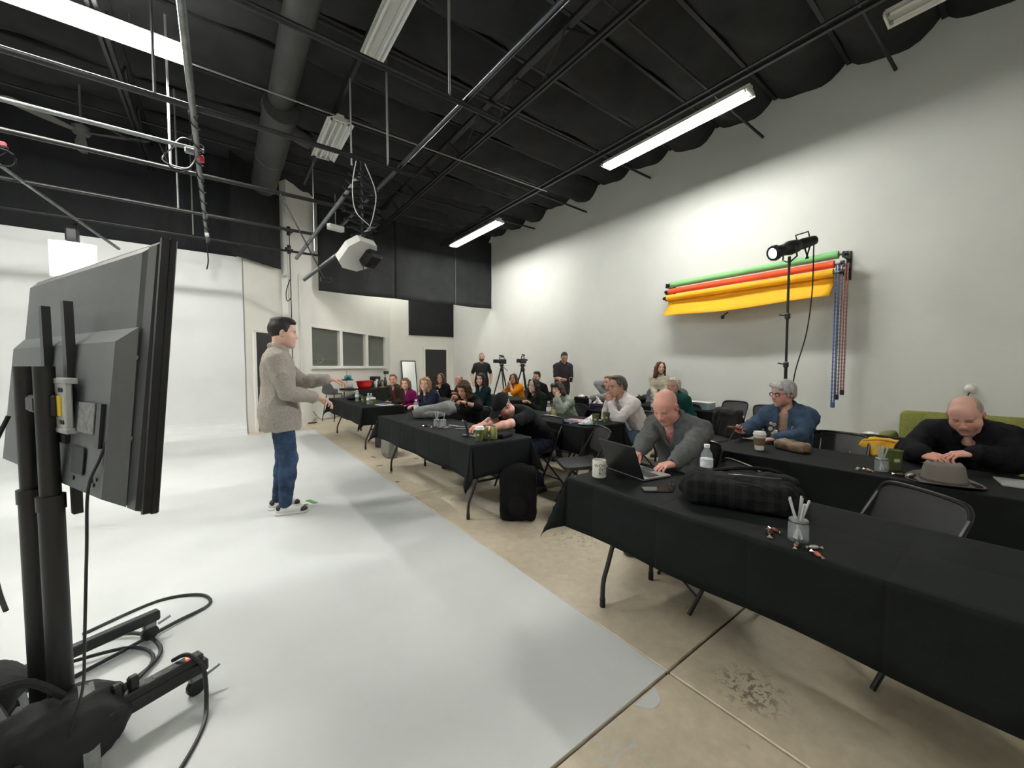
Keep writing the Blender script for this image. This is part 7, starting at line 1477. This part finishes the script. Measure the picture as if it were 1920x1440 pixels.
for k, (px, h, c, lb) in enumerate(((711, .24, (.02, .018, .015), 'dark bottle right of the paper cups'), (716, .2, (.25, .27, .22), 'pale jar on the snack table'), (722, .27, (.03, .03, .028), 'tall dark thermos near the man in olive'))): t = thing('container', lb, 'jar', sn(px, .45)); m = MB(); m.lathe([(.05, 0), (.055, .01), (.055, h * .7), (.03, h * .85), (.03, h)], 16); m.obj('container_body', mat('container_%d' % k, c, .3), t, True); m = MB(); m.lathe([(.033, h - .01), (.033, h + .02), (0, h + .022)], 12); m.obj('cap', SB, t, True)
t = thing('serving_tray', 'yellow rimmed tray at the right of the snack table', 'tray', sn(716, .62)); m = MB(); m.cbox((0, 0, .01), (.2, .14, .02), .004); m.obj('tray_base', mat('wood_yellow', (.45, .32, .08), .5), t); m = MB(); m.box((0, 0, .022), (.17, .11, .003)); m.obj('tray_face', SB, t)
t = thing('security_camera', 'black gooseneck camera above the man in the olive jacket', 'camera', sn(722, .25), OANG); m = MB(); m.tube([(0, 0, 0), (0, 0, .42)], .012, 8); m.obj('post', SB, t); m = MB(); m.cbox((.0, -.04, .45), (.12, .14, .1), .012); m.obj('camera_body', SB, t); m = MB(); m.tube([(-.05, -.08, .45), (-.2, -.12, .45)], .03, 10); m.obj('lens_hood', SB, t)
u = u_of(577, .05); m = MB(); m.tube(catmull([OW(u, .02, .35), OW(u + .1, .1, .25), OW(u + .25, .18, .05), OW(u + .6, .2, .008), OW(u + 1.3, .15, .008), OW(u + 1.8, .1, .008)], 7), .007, 5); tag(m.obj('extension_cord', mat('brown_cord', (.12, .06, .03), .6)), 'brown extension cord from the wall under the bar stool', 'cord')
u = u_of(577, .25); m = MB(); m.tube([OW(u + .12 * math.cos(a), .35 + .08 * math.sin(a), .012 + .006 * (k % 3)) for k, a in enumerate(np.linspace(0, 4 * PI, 40))], .007, 5); tag(m.obj('cable_coil', CB), 'small coil of black cable on the floor by the pilaster', 'cable')

# video cameras on tripods
def tripod(x, y, label, clabel, face, big):
    t = thing('tripod', label, 'tripod', (x, y, 0), R_(face))
    for k in range(3): a = k * 2 * PI / 3 + .5; m = MB(); m.tube([(.04 * math.cos(a), .04 * math.sin(a), 1.28), (.22 * math.cos(a), .22 * math.sin(a), .65), (.42 * math.cos(a), .42 * math.sin(a), 0)], [.02, .017, .012], 8); m.obj('leg', BLACKP, t, True)
    m = MB(); m.lathe([(.05, 1.26), (.06, 1.30), (.045, 1.36), (.03, 1.40)], 14); m.obj('bowl', BLACKP, t, True); m = MB(); m.cbox((0, 0, 1.43), (.09, .1, .07), .012); m.obj('fluid_head', BLACKP, t)
    m = MB(); m.tube([(.05, -.04, 1.42), (.09, -.32, 1.28)], .009, 6); m.obj('pan_handle', BLACKP, t); 
    for a in range(2): m = MB(); m.ball((.07 * (1 if a else -1), 0, 1.42), .02, 8); m.obj('knob', GALV, t, True)
    c = thing('video_camera', clabel, 'video camera', (x, y, 1.468), R_(face)); m = MB(); m.cbox((0, -.03, .07), (.10, .24, .13), .015); m.obj('camera_body', SB, c)
    m = MB(); m.tube([(0, .08, .075), (0, .22, .075)], .048, 14); m.obj('lens', SB, c, True); m = MB(); m.cbox((0, .245, .075), (.13, .07, .10), .01); m.obj('lens_hood', SB, c)
    m = MB(); m.tube([(0, -.1, .135), (0, -.09, .19), (0, .08, .19), (0, .09, .135)], .012, 8); m.obj('top_handle', SB, c, True)
    if big: m = MB(); m.tube([(0, -.14, .09), (0, -.3, .10)], .03, 10); m.obj('viewfinder', SB, c, True)
    m = MB(); m.cbox((-.04, .05, .225), (.04, .17, .035), .01, rotx(.12)); m.obj('microphone', SB, c)
    m = MB(); m.tube(catmull([(.05, -.13, .05), (.12, -.16, -.1), (.08, -.1, -.2), (.05, -.02, -.3)], 5), .004, 5); m.obj('camera_cable', GALV if big else SB, c)
tripod(6.25, 8.86, 'black camera tripod left of the woman in orange', 'black video camera aimed left on the left tripod', 100, False); tripod(6.25, 7.92, 'black camera tripod behind the woman in orange', 'black video camera with viewfinder on the right tripod', 120, True)
# phone of the standing man
m = MB(); m.cbox((0, 0, 0), (.07, .14, .012), .004); o = m.obj('smartphone', SB); o.location = (6.60, 6.52, 1.08); o.rotation_euler = (R_(50), 0, R_(150)); tag(o, 'dark phone held by the standing man in stripes', 'phone')

# scraps of tape on the concrete
for k, (x, y, a, l, lb) in enumerate(((1.83, 6.04, .3, .10, 'grey tape scrap on the concrete near the far front table'), (2.32, 5.55, 1.2, .06, 'dark tape scrap under the gap between front tables'), (2.37, 5.40, 1.3, .06, 'second dark tape scrap under the gap between front tables'), (1.735, 4.99, .2, .05, 'dark tape scrap at the white floor edge'), (1.74, 5.46, 1.5, .09, 'thin tape scrap along the white floor edge'), (1.66, 4.55, .7, .05, 'tape scrap beside the front row table leg'))):
    m = MB(); m.box((0, 0, .001), (.03, l, .002)); o = m.obj('tape_scrap', mat('tape_scrap_%d' % (k % 2), (.10, .11, .11) if k % 2 == 0 else (.05, .045, .04), .7)); o.location = (x, y, .0005); o.rotation_euler = (0, 0, a); tag(o, lb, 'tape', 'tape scraps on the concrete')
